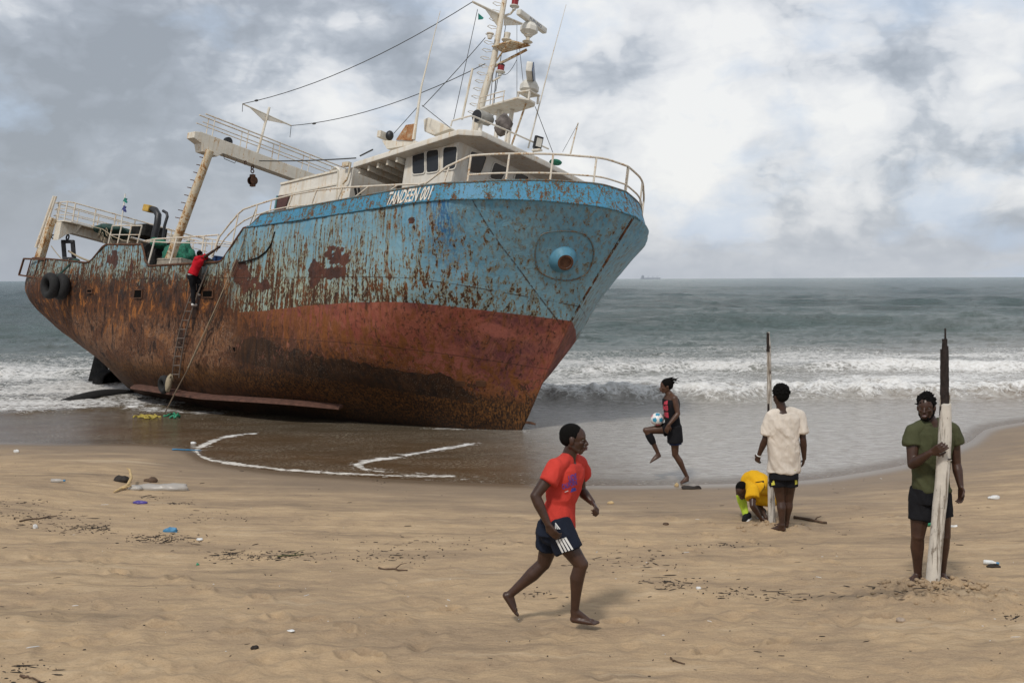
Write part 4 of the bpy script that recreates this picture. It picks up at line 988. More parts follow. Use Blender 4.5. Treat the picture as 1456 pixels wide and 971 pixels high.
# ------------------------------------------------------------------ net gantry amidships
gu, gw = None, None
T1 = SL(299, 214, 1, -2.75); B1 = SL(243, 352, 1, -2.75); gt = T1.x
mb = MB(); mb.tube([B1 - Vector((.1, 0, .7)), T1], [.135, .105], 16); gantry = part(mb, 'gantry_post', M_post, smooth=True)
mb = MB(); mb.tube([Vector((B1.x - .1, 2.75, B1.z - .7)), Vector((T1.x, 2.75, T1.z))], [.135, .105], 16); part(mb, 'gantry_post', M_post, smooth=True)
for k in range(9):
    f_ = .30 + .62 * k / 8; p = B1.lerp(T1, f_); q_ = Vector((-.06, -.10, 0)); mb = MB()
    mb.tube([p + Vector((-.05, -.03, 0)), p + Vector((-.20, -.10, .02)), p + Vector((-.22, -.0, .03)), p + Vector((-.06, .06, 0))], .012, 6); part(mb, 'rung', M_rust, gantry)
bt0 = SL(277, 187, 1, -3.15); wtop = bt0.z; ug = bt0.x
prof = [(-3.25, wtop - .05), (-3.05, wtop + .0), (3.05, wtop), (3.25, wtop - .05), (3.25, wtop - .22), (3.0, wtop - .30), (2.92, wtop - .48), (2.62, wtop - .50), (2.45, wtop - .36), (-2.30, wtop - .36), (-2.45, wtop - .50), (-2.92, wtop - .50), (-3.0, wtop - .30), (-3.25, wtop - .22)]
mb = MB(); mb.prism([(ug - .17, a, b) for a, b in prof], (.34, 0, 0)); beam = part(mb, 'gantry_beam', M_rustwhite, bevel=.015)
p = Vector((ug + .02, -2.1, wtop + .02)); mb = MB(); mb.lathe(p + Vector((-.05, 0, .03)), (1, 0, 0), [(.12, 0), (.12, .1)], 16); part(mb, 'sheave', M_black, beam, smooth=True)
for v_ in (-1.55, .3): mb = MB(); mb.torus((ug + .18, v_, wtop - .40), (0, 1, 0), .05, .014, 12, 6); part(mb, 'lug_eye', M_rust, beam)
tubes([[(ug + .19, -2.3, wtop - .38), (ug + .2, -2.25, wtop - .50), (ug + .2, -1.9, wtop - .52), (ug + .2, -1.85, wtop - .40)]], .010, 'wire_loop', M_wire, beam)
for du in (-.15, .15):
    rl_ = tubes([[(ug + du, -3.0, wtop + .52), (ug + du, 3.0, wtop + .52)]], .020, 'gantry_rail', M_rail)
    tubes([[(ug + du, -3.05, wtop + .28), (ug + du, 3.0, wtop + .28)]], .015, 'middle_bar', M_rail, rl_)
    for v_ in np.linspace(-2.7, 2.9, 6): tubes([[(ug + du, v_, wtop - .02), (ug + du, v_, wtop + .52)]], .014, 'stanchion', M_rail, rl_)
# aerial post on the beam
v_a = SL(365, 222, 0, ug).y; pa = SL(365, 222, 0, ug); pb_ = SL(383, 153, 0, ug); 
aer = tubes([[pa, pb_]], .035, 'aerial_post', M_rustwhite)
ca, cb = SL(345, 148, 0, ug), SL(414, 179, 0, ug)
tubes([[ca, cb]], .022, 'aerial_yard', M_rustwhite, aer)
mb = MB(); m1 = SL(378, 164, 0, ug); mb.prism([m1, m1 + (ca - cb) * .32, m1 + (pa - pb_) * .13], (.02, 0, 0)); mb.prism([m1, m1 + (cb - ca) * .42, m1 + (pa - pb_) * .10], (.02, 0, 0)); part(mb, 'gusset', M_rustwhite, aer)
tubes([[ca, ca + Vector((0, .03, -.22))]], .008, 'hanging_wire', M_wire, aer); tubes([[cb, cb + Vector((0, .02, -.35))]], .008, 'hanging_wire', M_wire, aer)

# ------------------------------------------------------------------ stern gantry with platform
s1 = SL(57, 366, 1, -2.72); s2 = SL(74, 312, 1, -2.72)
mb = MB(); mb.bar(s1 - Vector((.05, 0, .15)), s2 + Vector((0, 0, .05)), .34, .20, (0, 1, 0), .26, .18); sp_ = part(mb, 'stern_post', M_post, bevel=.02)
mb = MB(); mb.bar(s1 - Vector((.05, -5.3, .15)), s2 + Vector((0, 5.3, .05)), .34, .20, (0, 1, 0), .26, .18); part(mb, 'stern_post', M_post, bevel=.02)
e0, e1 = SL(51, 352, 1, -2.86), SL(77, 279, 1, -2.80)
mb = MB(); mb.tube([e0, e1], .045, 10); mb.tube([e0 + Vector((.09, .05, 0)), e1 + Vector((.07, .03, 0))], .035, 10); part(mb, 'post_pipe', M_rail, sp_, smooth=True)
wp = SL(99, 315, 1, -2.5); pu, pw = wp.x, wp.z
mb = MB(); mb.prism([(pu - .95, -2.62, pw - .02), (pu - .12, -2.62, pw - .02), (pu + .0, -2.45, pw - .02), (pu, 2.6, pw - .02), (pu - .95, 2.6, pw - .02)], (0, 0, .04)); plat = part(mb, 'stern_platform', M_rustwhite)
mb = MB(); mb.prism([(pu - .62, a, b) for a, b in [(-2.62, pw - .03), (2.6, pw - .03), (2.6, pw - .55), (2.3, pw - .36), (-2.2, pw - .30), (-2.40, pw - .40), (-2.62, pw - .62)]], (.34, 0, 0)); part(mb, 'stern_beam', M_rustwhite, plat, bevel=.015)
for v_ in np.linspace(-2.1, 2.2, 7): mb = MB(); mb.prism([(pu - .28, v_, pw - .03), (pu + .0, v_, pw - .03), (pu - .28, v_, pw - .28)], (0, .02, 0)); part(mb, 'knee_bracket', M_rustwhite, plat)
H_ = .62
for hgt_, rr_ in ((H_, .022), (H_ * .66, .014), (H_ * .33, .014)):
    tubes([[(pu - .9, -2.6, pw + hgt_), (pu - .15, -2.6, pw + hgt_), (pu - .02, -2.42, pw + hgt_), (pu - .02, 2.6, pw + hgt_)], [(pu - .9, -2.6, pw + hgt_), (pu - .9, 2.6, pw + hgt_)]], rr_, 'platform_rail', M_rail, plat)
for v_ in np.linspace(-2.4, 2.5, 8):
    tubes([[(pu - .02, v_, pw), (pu - .02, v_, pw + H_)]], .024, 'stanchion', M_rail, plat); tubes([[(pu - .9, v_ - .1, pw), (pu - .9, v_ - .1, pw + H_)]], .018, 'stanchion', M_rail, plat)
tubes([[(pu - .15, -2.6, pw), (pu - .15, -2.6, pw + H_)], [(pu - .6, -2.6, pw), (pu - .6, -2.6, pw + H_)]], .022, 'stanchion', M_rail, plat)
for x in (76, 127): p = SL(x, 337, 1, -2.5) if x < 100 else Vector((pu - .45, -.9, pw - .42)); mb = MB(); mb.torus(p, (1, 0, 0), .06, .02, 14, 6); part(mb, 'lug_eye', M_black, plat)
# frame on the quarter
q4 = [SL(*p, 1, -2.95) for p in [(27, 391), (34, 368), (65, 369), (58, 396)]]
mb = MB()
for i in range(4): mb.bar(q4[i], q4[(i + 1) % 4], .05, .05, (0, 1, 0))
mb.bar(q4[0], q4[0] + Vector((.2, .5, 0)), .04, .04); mb.bar(q4[2], q4[2] + Vector((.0, .5, 0)), .04, .04); mb.bar(q4[1].lerp(q4[2], .35), q4[0].lerp(q4[3], .35), .03, .03, (0, 1, 0)); mb.bar(q4[1].lerp(q4[2], .7), q4[0].lerp(q4[3], .7), .03, .03, (0, 1, 0))
part(mb, 'quarter_frame', M_rust)
# rudder, shaft and nozzle
mb = MB(); ry = 0
rq = [SL(*p, 1, 0) for p in [(136, 506), (149, 512), (158, 545), (126, 545)]]
mb.prism([p + Vector((0, -.05, 0)) for p in rq], (0, .10, 0)); part(mb, 'rudder', M_soot, bevel=.02)
pn = SL(155, 546, 1, 0); nb_ = Vector((-16.2, 0, .0))
mb = MB(); mb.lathe(Vector((pn.x - .35, 0, pn.z + .05)), (1, 0, 0), [(.38, 0), (.43, .05), (.44, .35), (.40, .6), (.36, .6), (.34, .3), (.35, 0)], 36); part(mb, 'propeller_nozzle', M_soot, smooth=True)

# ------------------------------------------------------------------ mast and everything on it
mu = lambda x, y: SL(x, y, 1, 0.0)
m0, m1_, m2 = mu(676, 182), mu(701, 91), mu(717, 2)
um = m1_.x
mb = MB(); mb.tube([m0 - Vector((0, 0, .1)), mu(687, 138), m1_, m2, m2 + (m2 - m1_) * .45], [.10, .095, .08, .065, .045], 14); mast = part(mb, 'mast', M_rustwhite, smooth=True)
for k in range(15):
    p = m0.lerp(m2, .12 + .86 * k / 14); mb = MB(); mb.tube([p + Vector((-.05, -.03, 0)), p + Vector((-.16, -.16, .01)), p + Vector((-.26, -.12, .01)), p + Vector((-.26, .05, .01)), p + Vector((-.05, .05, 0))], .009, 5); part(mb, 'mast_rung', M_rustwhite, mast)
tubes([[mu(668, 176) + Vector((0, -.3, 0)), mu(683, 104) + Vector((0, -.3, 0))]], .028, 'ladder_stile', M_rustwhite, mast)
mx = lambda x, y, u=None: SL(x, y, 0, um if u is None else u)
# yard
mb = MB(); ya, yb_, yc = mx(672, 3), mx(713, 23), mx(752, 38); mb.tube([ya, yb_], [.028, .04], 10); mb.tube([yb_, yc], [.04, .022], 10)
mb.prism([mx(690, 14), mx(712, 24), mx(710, 42)], (.015, 0, 0)); mb.prism([mx(717, 26), mx(742, 36), mx(716, 37)], (.015, 0, 0)); part(mb, 'mast_yard', M_rustwhite, mast, smooth=True)
def drum(c, r, h, name, mat, parent, seg=8):
    mb = MB(); mb.lathe(c, (0, 0, 1), [(r * .35, -h * .75), (r * .55, -h * .5), (r, -h * .25), (r * 1.0, h * .15), (r * .75, h * .5), (r * .2, h * .62)], seg); return part(mb, name, mat, parent)
def lamp(c, parent):
    mb = MB(); mb.lathe(c, (0, 0, 1), [(.045, -.16), (.05, -.10), (.12, -.075), (.12, -.055), (.05, -.05)], 14); l = part(mb, 'mast_lamp', M_cream, parent, smooth=True)
    mb = MB(); mb.lathe(c, (0, 0, 1), [(.085, -.05), (.085, .09), (.07, .095)], 16); part(mb, 'lamp_glass', M_red, l, smooth=True)
    mb = MB(); mb.lathe(c, (0, 0, 1), [(.09, .09), (.09, .12), (.03, .13)], 16); part(mb, 'lamp_cap', M_black, l, smooth=True)
lamp(mx(732, 6, um + .25), mast); lamp(mx(712, 99, um + .2), mast)
tubes([[mx(714, 24), mx(726, 20, um + .12), mx(731, 14, um + .25)]], .028, 'lamp_arm', M_rustwhite, mast)
tubes([[mx(700, 116), mx(711, 110, um + .2)]], .024, 'lamp_arm', M_rustwhite, mast)
mb = MB(); mb.lathe(mx(721, 53, um + .2), (0, 0, 1), [(.13, -.09), (.13, -.07), (.06, -.06), (.07, .02), (.08, .1)], 16); part(mb, 'horn_lamp', M_rustwhite, mast, smooth=True)
mb = MB(); mb.lathe(mx(697, 50), (0, 0, 1), [(.05, -.1), (.07, -.03), (.05, .01), (.09, .02), (.09, .04)], 14); part(mb, 'small_lamp', M_white, mast, smooth=True)
# upper platform (reaches forward of the mast) with brackets
pw1 = mx(699, 67).z; q_ = [SL(*p, 2, pw1) for p in [(699, 67), (727, 59), (754, 66), (716, 76)]]
mb = MB(); mb.prism(q_, (0, 0, .035)); p1 = part(mb, 'upper_platform', M_post, mast)
tubes([[mx(703, 95), SL(749, 71, 2, pw1 - .05)]], .035, 'platform_brace', M_post, p1); tubes([[mx(705, 88), SL(723, 62, 2, pw1 - .03)]], .022, 'platform_brace', M_post, p1)
r1 = SL(750, 60, 2, pw1 + .05)
mb = MB(); mb.lathe(r1, (0, 0, 1), [(.13, .0), (.05, .03), (.05, .15), (.11, .16), (.11, .19)], 12); st_ = part(mb, 'radar_stand', M_rustwhite, p1)
dr1 = drum(r1 + Vector((0, 0, .32)), .22, .26, 'radar_gearbox', M_cream, st_, 8)
def scanner(a, b, wd, ht, mat, parent): mb = MB(); mb.bar(a, b, wd, ht); return part(mb, 'radar_scanner', mat, parent, smooth=False, bevel=.04)
wz = r1.z + .53; a, b = SL(737, 17, 2, wz), SL(775, 45, 2, wz); scanner(a, b, .13, .14, M_cream, st_)
me = text_mesh('FURUNO', .11); dirv = (a - b).normalized(); nv = Vector((0, 0, 1)); out_ = dirv.cross(nv).normalized()
cpx = Vector(SM.T @ (CP - S0)); mid = a.lerp(b, .56)
if (cpx - mid).dot(out_) < 0: out_ = -out_
wl_ = max(v.co.x for v in me.vertices)
for v in me.vertices: x_l, y_l = v.co.x - wl_ / 2, v.co.y; v.co = mid - dirv * 0 + (b - a).normalized() * x_l * 1.15 + out_ * (.068) + nv * (y_l - .035)
me.materials.append(M_navy); o = bpy.data.objects.new('radar_lettering', me); col.objects.link(o); o.parent = st_
# lower platform
pw2 = mx(682, 156).z; q_ = [SL(*p, 2, pw2) for p in [(679, 157), (700, 150), (736, 140), (752, 143), (761, 148), (760, 152), (735, 160), (706, 165)]]
mb = MB(); mb.prism(q_, (0, 0, .04)); p2 = part(mb, 'radar_platform', M_white, mast)
roofz = lambda p: Vector((p.x, p.y, roof_w(p.x) + .05))
for (x, y) in ((710, 158), (728, 157)):
    a = SL(x, y, 2, pw2 - .01); tubes([[a, roofz(a)]], .055, 'platform_leg', M_white, p2)
a = SL(748, 147, 2, pw2 - .02); b = SL(728, 157, 2, pw2 - .01); tubes([[a, Vector((b.x, b.y, roof_w(b.x) + .25))]], .025, 'platform_brace', M_post, p2)
for h_ in (.14, .27): tubes([[SL(680, 155, 2, pw2) + Vector((0, 0, h_)), SL(700, 149, 2, pw2) + Vector((0, 0, h_)), SL(716, 145, 2, pw2) + Vector((0, 0, h_ + .0))]], .012, 'platform_rail', M_rail, p2)
for x, y in ((681, 155), (700, 149), (715, 145)): a = SL(x, y, 2, pw2); tubes([[a, a + Vector((0, 0, .27))]], .012, 'stanchion', M_rail, p2)
r2_ = SL(750, 146, 2, pw2 + .04)
mb = MB()
for sx in (-1, 1):
    for sy in (-1, 1): mb.box(r2_ + Vector((sx * .17, sy * .17, .10)), (.04, .04, .2))
mb.box(r2_ + Vector((0, 0, .21)), (.40, .40, .03)); st2 = part(mb, 'radar_stand', M_white, p2)
drum(r2_ + Vector((0, 0, .36)), .23, .28, 'radar_gearbox', M_cream, st2, 8)
wz = r2_.z + .58; a, b = SL(749, 93, 2, wz), SL(752, 122, 2, wz); dv = (b - a).normalized(); cc = r2_ + Vector((0, 0, .58)); a2, b2_ = cc - dv * .80, cc + dv * .80
scanner(a2, b2_, .15, .24, M_cream, st2)
side_ = dv.cross(Vector((0, 0, 1))).normalized(); side_ = side_ if SW(cc + side_).x > SW(cc).x else -side_
mb = MB(); mb.bar(a2 + side_ * .086, b2_ + side_ * .086, .02, .22); part(mb, 'scanner_side', M_navy, st2)
# searchlight / horn on the roof, and a lashed tarp
p = SL(681, 166, 1, -1.2); mb = MB(); ax2 = (Vector(SM.T @ np.array([-.75, -1, .1]))).normalized()
mb.lathe(p - ax2 * .35, ax2, [(.10, -.1), (.15, 0), (.16, .3), (.155, .42), (.14, .43)], 22); sl_ = part(mb, 'searchlight', M_grey, smooth=True)
mb = MB(); mb.lathe(p - ax2 * .35, ax2, [(.142, .425), (.142, .437), (.01, .44)], 22); part(mb, 'searchlight_lens', M_black, sl_, smooth=True)
mb = MB(); mb.lathe(p + ax2 * -.1 + Vector((0, .0, -.5)), (0, 0, 1), [(.05, 0), (.05, .4)], 8); part(mb, 'searchlight_post', M_white, sl_)
pc = SL(716, 178, 1, -.7); mb = MB(); mb.ball(pc, (.20, .20, .24), 14, 10); mb.v = [(p[0] + .05 * math.sin(p[2] * 31 + p[1] * 17), p[1], p[2] * 1.0 + .05 * math.sin(p[0] * 23)) for p in mb.v]; part(mb, 'canvas_cover', mat_plain('grey_canvas', (0.14, 0.12, 0.11), .9, 0, .5, 8, .03), smooth='all')
# roof rail
rr0 = [SL(*p, 1, -2.2) for p in [(641, 180), (643, 172), (669, 165)]]
uR = SL(669, 165, 1, -2.2).x
rr1 = [SL(*p, 0, uR) for p in [(674, 166), (724, 187), (780, 212)]]
roof_rail = tubes([rr0 + rr1], .020, 'roof_rail', M_white)
for x, y in [(674, 166), (720, 185), (760, 203)]: a = SL(x, y, 0, uR); tubes([[a, roofz(a)]], .018, 'stanchion', M_white, roof_rail)
a = SL(765, 203, 0, uR + .1); mb = MB(); fd = (Vector(SM.T @ np.array([.55, -1, -.1]))).normalized(); xx = fd.cross(Vector((0, 0, 1))).normalized(); RR = Matrix((xx, fd, xx.cross(fd))).transposed()
mb.box(a, (.20, .10, .30), RR); fl = part(mb, 'floodlight', M_black, bevel=.015)
mb = MB(); mb.box(a + fd * .052, (.15, .006, .20), RR); part(mb, 'floodlight_glass', M_cream, fl)
mb = MB(); mb.box(a - Vector((0, 0, .19)), (.24, .12, .04)); part(mb, 'floodlight_bracket', M_white, fl)
mb = MB(); mb.ball(SL(790, 231, 0, uR), (.16, .16, .07), 12, 8); part(mb, 'green_buoy', M_green, smooth='all')
# whip aerials
def whip(pts, v, rs, mat=M_white, name='whip_aerial'):
    mb = MB(); mb.tube([SL(x, y, 1, v) for x, y in pts], rs, 8); return part(mb, name, mat, smooth=True)
whip([(751, 211), (778, 106), (805, 7)], .8, [.022, .014, .006])
whip([(588, 199), (599, 124), (626, 16)], -2.0, [.045, .022, .006], M_rustwhite)
whip([(811, 219), (822, 175)], 1.6, [.022, .016])
whip([(565, 150 + 60), (606, 152), (640, 116)], -1.4, [.01, .01, .006], M_wire, 'thin_aerial') if False else None
# trays and boxes on the wheelhouse roof edge
tp = [SL(*p, 1, -2.0) for p in [(543, 200), (590, 200), (594, 205), (550, 212)]]
mb = MB(); mb.prism(tp, (0, .5, 0)); mb.box(SL(547, 194, 1, -1.9), (.12, .4, .16)); tr_ = part(mb, 'roof_tray', M_rustwhite, bevel=.01)
mb = MB(); mb.prism([SL(*p, 1, -2.03) for p in [(563, 199), (577, 178), (589, 176), (586, 200)]], (0, .03, 0)); part(mb, 'rusty_plate', mat_painted('blotched_plate', (0.5, 0.43, 0.33), 1.3, 2.2, ((0.2, .08, .03), (0.42, 0.2, 0.08))), tr_)
mb = MB(); mb.ball(SL(554, 193, 1, -1.95), (.10, .10, .12), 12, 8); part(mb, 'horn', M_black, tr_, smooth=True)
mb = MB(); mb.prism([SL(*p, 1, -1.6) for p in [(602, 170), (609, 167), (622, 172), (641, 183), (617, 192), (603, 187)]], (0, .45, 0)); part(mb, 'roof_locker', M_rustwhite, bevel=.03)
tubes([[SL(x, y, 1, -1.5) for x, y in ((512, 222), (530, 213))]], .02, 'broken_strut', M_wire)

# wires and stays
def sag(a, b, s, n=14):
    a, b = Vector(a), Vector(b); return [a.lerp(b, i / n) - Vector((0, 0, s * 4 * (i / n) * (1 - i / n))) for i in range(n + 1)]
W_ = [
    (sag(ca, ya, .35), .010), (sag(cb, mx(690, 91), .30), .010),
    (sag(SL(369, 229, 0, ug + .2), SL(506, 225, 1, -2.0), .03), .016),
    (sag(mx(690, 54), SL(601, 152, 1, -2.0), .03), .009), (sag(mx(679, 14), SL(645, 170, 1, -1.8), .02), .008),
    (sag(SL(761, 152, 2, pw2), SL(786, 217, 0, uR), .0), .008), (sag(SL(596, 150, 1, -2.0), SL(560, 190, 1, -2.0), .0), .008),
    (sag(SL(600, 150, 1, -2.0), SL(640, 182, 1, -2.2), .0), .008), (sag(mx(735, 36), SL(735, 141, 2, pw2), .0), .006), (sag(mx(738, 62), SL(745, 128, 2, pw2 + .3), .0), .007),
    (sag(mx(712, 104, um + .2), SL(735, 85, 2, pw1 - .2), .18), .007), (sag(mx(706, 100), mx(700, 178), .02), .012), (sag(mx(704, 70), mx(694, 180, um + .1), .03), .009), (sag(mx(720, 30), mx(705, 130, um + .1), .04), .009),
    (sag(SL(822, 176, 1, 1.6), SL(800, 216, 1, .6), .0), .006)]
for pts, r_ in W_:
    mb = MB(); mb.tube(pts, r_, 6); part(mb, 'stay_wire', M_wire, smooth=True)
for (a, b, f_) in ((ca, ya, .08), (cb, mx(690, 91), .17)):
    p = sag(a, b, .33)[max(1, int(f_ * 14))]; mb = MB(); mb.ball(p, (.09, .03, .03), 8, 6); part(mb, 'insulator', M_wire)
mb = MB(); p = mx(680, 19); mb.add([p, p + Vector((0, .22, -.03)), p + Vector((.02, .16, -.10)), p + Vector((0, .03, -.16)), p + Vector((.01, .1, -.05))], [(0, 1, 2, 4), (0, 4, 2, 3)]); part(mb, 'torn_pennant', M_teal)

# ------------------------------------------------------------------ working deck fittings
ex = lambda x, y: SL(x, y, 1, -1.2)
mb = MB(); mb.tube([ex(*p) for p in [(213, 378), (217, 350), (220, 334), (224, 317), (225, 306), (221, 299), (214, 297)]], [.105] * 5 + [.10, .095], 16); exh = part(mb, 'exhaust_pipe', M_black, smooth=True)
cpt = ex(212, 297); mb = MB(); mb.box(cpt, (.34, .26, .22), Matrix.Rotation(.15, 3, 'Y')); part(mb, 'exhaust_cap', M_yellow, exh, bevel=.03)
mb = MB(); mb.tube([ex(*p) for p in [(228, 372), (231, 345), (234, 321), (238, 308), (237, 303), (232, 300)]], .045, 12); part(mb, 'vent_pipe', M_black, smooth=True)
c_ = SL(200, 328, 1, -.6); mb = MB(); mb.box(c_ + Vector((0, .3, -.0)), (.85, .8, .40)); part(mb, 'winch_hood', M_soot, bevel=.04)
mb = MB(); wc = SL(228, 366, 1, -1.3)
mb.lathe(wc + Vector((-.4, 0, 0)), (1, 0, 0), [(.45, 0), (.45, .06), (.25, .07), (.25, .75), (.45, .76), (.45, .82)], 24); mb.box(wc + Vector((.0, 0, -.3)), (1.5, .7, .5)); mb.box(wc + Vector((-.9, .4, -.0)), (.5, .9, .9)); mb.box(wc + Vector((.7, .3, -.15)), (.5, .5, .6)); part(mb, 'winch', M_soot, bevel=.02)
mb = MB(); mb.box(SL(180, 345, 1, .4) + Vector((0, 0, -.6)), (.7, .9, 1.3)); part(mb, 'hatch_house', M_soot, bevel=.03)
fb = SL(171, 330, 1, -.8); ft = SL(178, 276, 1, -.8); fl_ = tubes([[fb, ft]], .022, 'flagstaff', M_white)
mb = MB(); mb.lathe(fb, (0, 0, 1), [(.12, -.3), (.11, .1), (.06, .14)], 10); part(mb, 'staff_socket', M_rustwhite, fl_)
def rag(p, w_, h_, mat, seed):
    r_ = random.Random(seed); mb = MB(); n, m = 7, 6; vs = []
    for j in range(m):
        for i in range(n): vs.append(p + Vector((w_ * i / (n - 1) * .9, .05 * math.sin(i * 1.7 + j), -h_ * j / (m - 1) - .35 * h_ * (i / (n - 1)) ** 1.4 * r_.uniform(.6, 1.2))))
    mb.add(vs, [(j * n + i, j * n + i + 1, (j + 1) * n + i + 1, (j + 1) * n + i) for j in range(m - 1) for i in range(n - 1)]); part(mb, 'torn_flag', mat, fl_, smooth='all')
rag(ft.lerp(fb, .10), .16, .14, M_teal, 1); rag(ft.lerp(fb, .30), .18, .18, mat_plain('faded_blue_flag', (0.06, 0.07, 0.22), .9), 2)

# ------------------------------------------------------------------ things resting on or hanging from the ship (top level)
def world_obj(mb, name, mat, label, cat, smooth=False, bevel=0, group=None):
    """mesh authored in ship coordinates, linked as a thing of its own in world space"""
    mb.v = [tuple(SW(p)) for p in mb.v]; z0 = min(p[2] for p in mb.v); c = [sum(p[k] for p in mb.v) / len(mb.v) for k in (0, 1)]
    o = mb.build(name, mat, None, smooth, bevel); recenter(o, (c[0], c[1], z0)); tag(o, label, cat, group); return o
def world_part(mb, name, mat, root, smooth=False, bevel=0):
    off = root.location; mb.v = [tuple(SW(p) - off) for p in mb.v]; return mb.build(name, mat, root, smooth, bevel)
def tyre(mb, c, ax, R_, r_): mb.torus(c, ax, R_, r_, 32, 12, 1.25)
pt, tx, n = hull_frame(94, 408)
for k, (dx_, dn_, lab) in enumerate(((-.10, .44, 'black tyre fender, the outer one, hanging at the stern'), (.05, .20, 'black tyre fender squeezed between outer tyre and rusty stern plating'))):
    mb = MB(); tyre(mb, pt + n * dn_ + tx * dx_, (n * 1.0 + tx * .02).normalized(), .285, .115); o = world_obj(mb, 'tyre', M_rubber, lab, 'tyre', True, group='tyres hanging on the stern quarter')
rp_ = SL(108, 372, 1, -2.9)
mb = MB(); mb.tube([rp_, rp_ + Vector((0, -.15, -.1)), pt + n * .4 + Vector((.1, 0, .25))], .035, 8); mb.ball(rp_ + Vector((0, 0, .02)), (.14, .12, .08), 8, 6); world_obj(mb, 'tyre_rope', M_dgreen, 'dark green rope holding the stern tyres over the bulwark', 'rope')
# hook blocks
def block(px, drop, s, lab, top):
    top = Vector(top); n_ = 4; ch = max(1, int(drop / (.11 * s)))
    root = empty('hook_block', SW(top - Vector((0, 0, drop + .4 * s)))); tag(root, lab, 'pulley')
    mb = MB(); dn_ = Vector(SM.T @ np.array([0, 0, -1.]))
    for i in range(ch): mb.torus(top + dn_ * (.055 + .1 * i) * s, (1, 0, 0) if i % 2 else (0, 1, 0), .05 * s, .017 * s, 12, 6)
    world_part(mb, 'chain', M_rust if s < 1.5 else M_black, root)
    c = top + dn_ * (drop + .16 * s); mb = MB()
    for d_ in (-1, 1): mb.lathe(c + Vector((d_ * .07 * s - .015 * s, 0, 0)), (1, 0, 0), [(.12 * s, 0), (.12 * s, .03 * s)], 16)
    mb.box(c - dn_ * .13 * s, (.17 * s, .08 * s, .08 * s)); mb.box(c + dn_ * .13 * s, (.17 * s, .08 * s, .07 * s)); world_part(mb, 'cheek_plates', M_rust if s < 1.5 else M_black, root)
    mb = MB(); mb.lathe(c - Vector((.04 * s, 0, 0)), (1, 0, 0), [(.09 * s, 0), (.07 * s, .04 * s), (.09 * s, .08 * s)], 16); world_part(mb, 'sheave', M_dark, root, True)
    return root
block(None, .26, 1.0, 'rusty pulley block hanging on a chain under the white gantry beam', SL(359, 232, 0, ug + .05) if False else Vector((ug, SL(359, 234, 0, ug).y, wtop - .36)))
mb = MB(); topb = Vector((pu - .45, SL(96, 333, 0, pu - .45).y, pw - .36)); rt_ = empty('cargo_block', SW(topb - Vector((0, 0, .85)))); tag(rt_, 'big black steel block with open frame hanging below the stern platform', 'pulley')
dn_ = Vector(SM.T @ np.array([0.05, 0, -1.])).normalized(); mb.torus(topb + dn_ * .08, (0, 1, 0), .08, .025, 14, 8); world_part(mb, 'shackle', M_black, rt_)
ll = Vector((1, 0, 0)); c = topb + dn_ * .52; mb = MB()
lv = Vector(SM.T @ np.array([1., 0, 0]))
for s_i in (-1, 1): mb.bar(c + lv * .15 * s_i - dn_ * .33, c + lv * .15 * s_i + dn_ * .30, .09, .12, tuple(lv))
mb.bar(c - lv * .2 - dn_ * .30, c + lv * .2 - dn_ * .30, .12, .10); mb.bar(c - lv * .2 + dn_ * .26, c + lv * .2 + dn_ * .26, .12, .12); world_part(mb, 'block_frame', M_black, rt_, False, .015)
mb = MB(); mb.tube(sag(c + dn_ * .0, SL(138, 374, 1, -2.2), .05), .03, 8); world_part(mb, 'hauling_rope', M_rope, rt_, True)
mb = MB(); mb.tube(sag(SL(73, 350, 1, -2.6), SL(92, 373, 1, -2.6), .02), .014, 6); mb.tube(sag(SL(92, 373, 1, -2.6), SL(100, 366, 1, -2.0), .03), .014, 6); world_obj(mb, 'mooring_line', M_rope, 'thin slack line from the stern post to the bulwark', 'rope')
# coils of white rope on the stern rail, dark tarp on the platform
mb = MB()
for k in range(6):
    c = SL(142 + 3.2 * k, 330 + (k % 3) * 6, 1, -2.0); mb.torus(c, (.3, 1, .1 * k), .09 + .03 * (k % 2), .010, 20, 5)
mb.tube([SL(130, 322, 1, -2.2), SL(146, 326, 1, -2.2), SL(160, 336, 1, -2.4), SL(175, 342, 1, -2.6), SL(185, 344, 1, -2.7)], .014, 6)
world_obj(mb, 'rope_coil', M_rope, 'tangled coils of pale rope over the stern platform rail', 'rope')
def lump(mb, c, r, seed, n=20, rings=14, amp=.25):
    rs = np.random.RandomState(seed); o_ = rs.rand(3) * 20; c = Vector(c); k0 = len(mb.v); mb.ball(c, r, n, rings)
    for i in range(k0, len(mb.v)):
        p = Vector(mb.v[i]) - c; f_ = 1 + amp * 2 * (float(fbm(np.array([p.x / r[0] * 1.5 + o_[0] + p.z * 2]), np.array([p.y / r[1] * 1.5 + o_[1] - p.z * 2]), 3)[0]) - .5); mb.v[i] = tuple(c + p * f_)
mb = MB(); lump(mb, SL(160, 330, 1, -1.4), (.8, .5, .22), 4, 26, 16, .5); world_obj(mb, 'tarp_heap', M_dgreen, 'dark green net heaped on the stern platform beside the flagstaff', 'net', 'all')
mb = MB(); lump(mb, SL(257, 362, 1, -2.0), (.48, .35, .34), 9, 26, 16, .6); world_obj(mb, 'fishing_net', M_green, 'bright green fishing net piled beside the leaning gantry post', 'net', 'all')
mb = MB(); lump(mb, SL(225, 346, 1, -1.8), (.25, .2, .14), 12, 16, 10, .6); world_obj(mb, 'fishing_net', M_green, 'small scrap of green net by the black pipes', 'net', 'all')
mb = MB(); c = SL(248, 374, 1, -2.75); mb.box(c, (1.15, .35, .20)); mb.box(c + Vector((0, -.18, .07)), (1.17, .02, .04)); world_obj(mb, 'fish_crate', M_wood, 'long pale grey crate on the waist bulwark beside the green net', 'crate', bevel=.01)
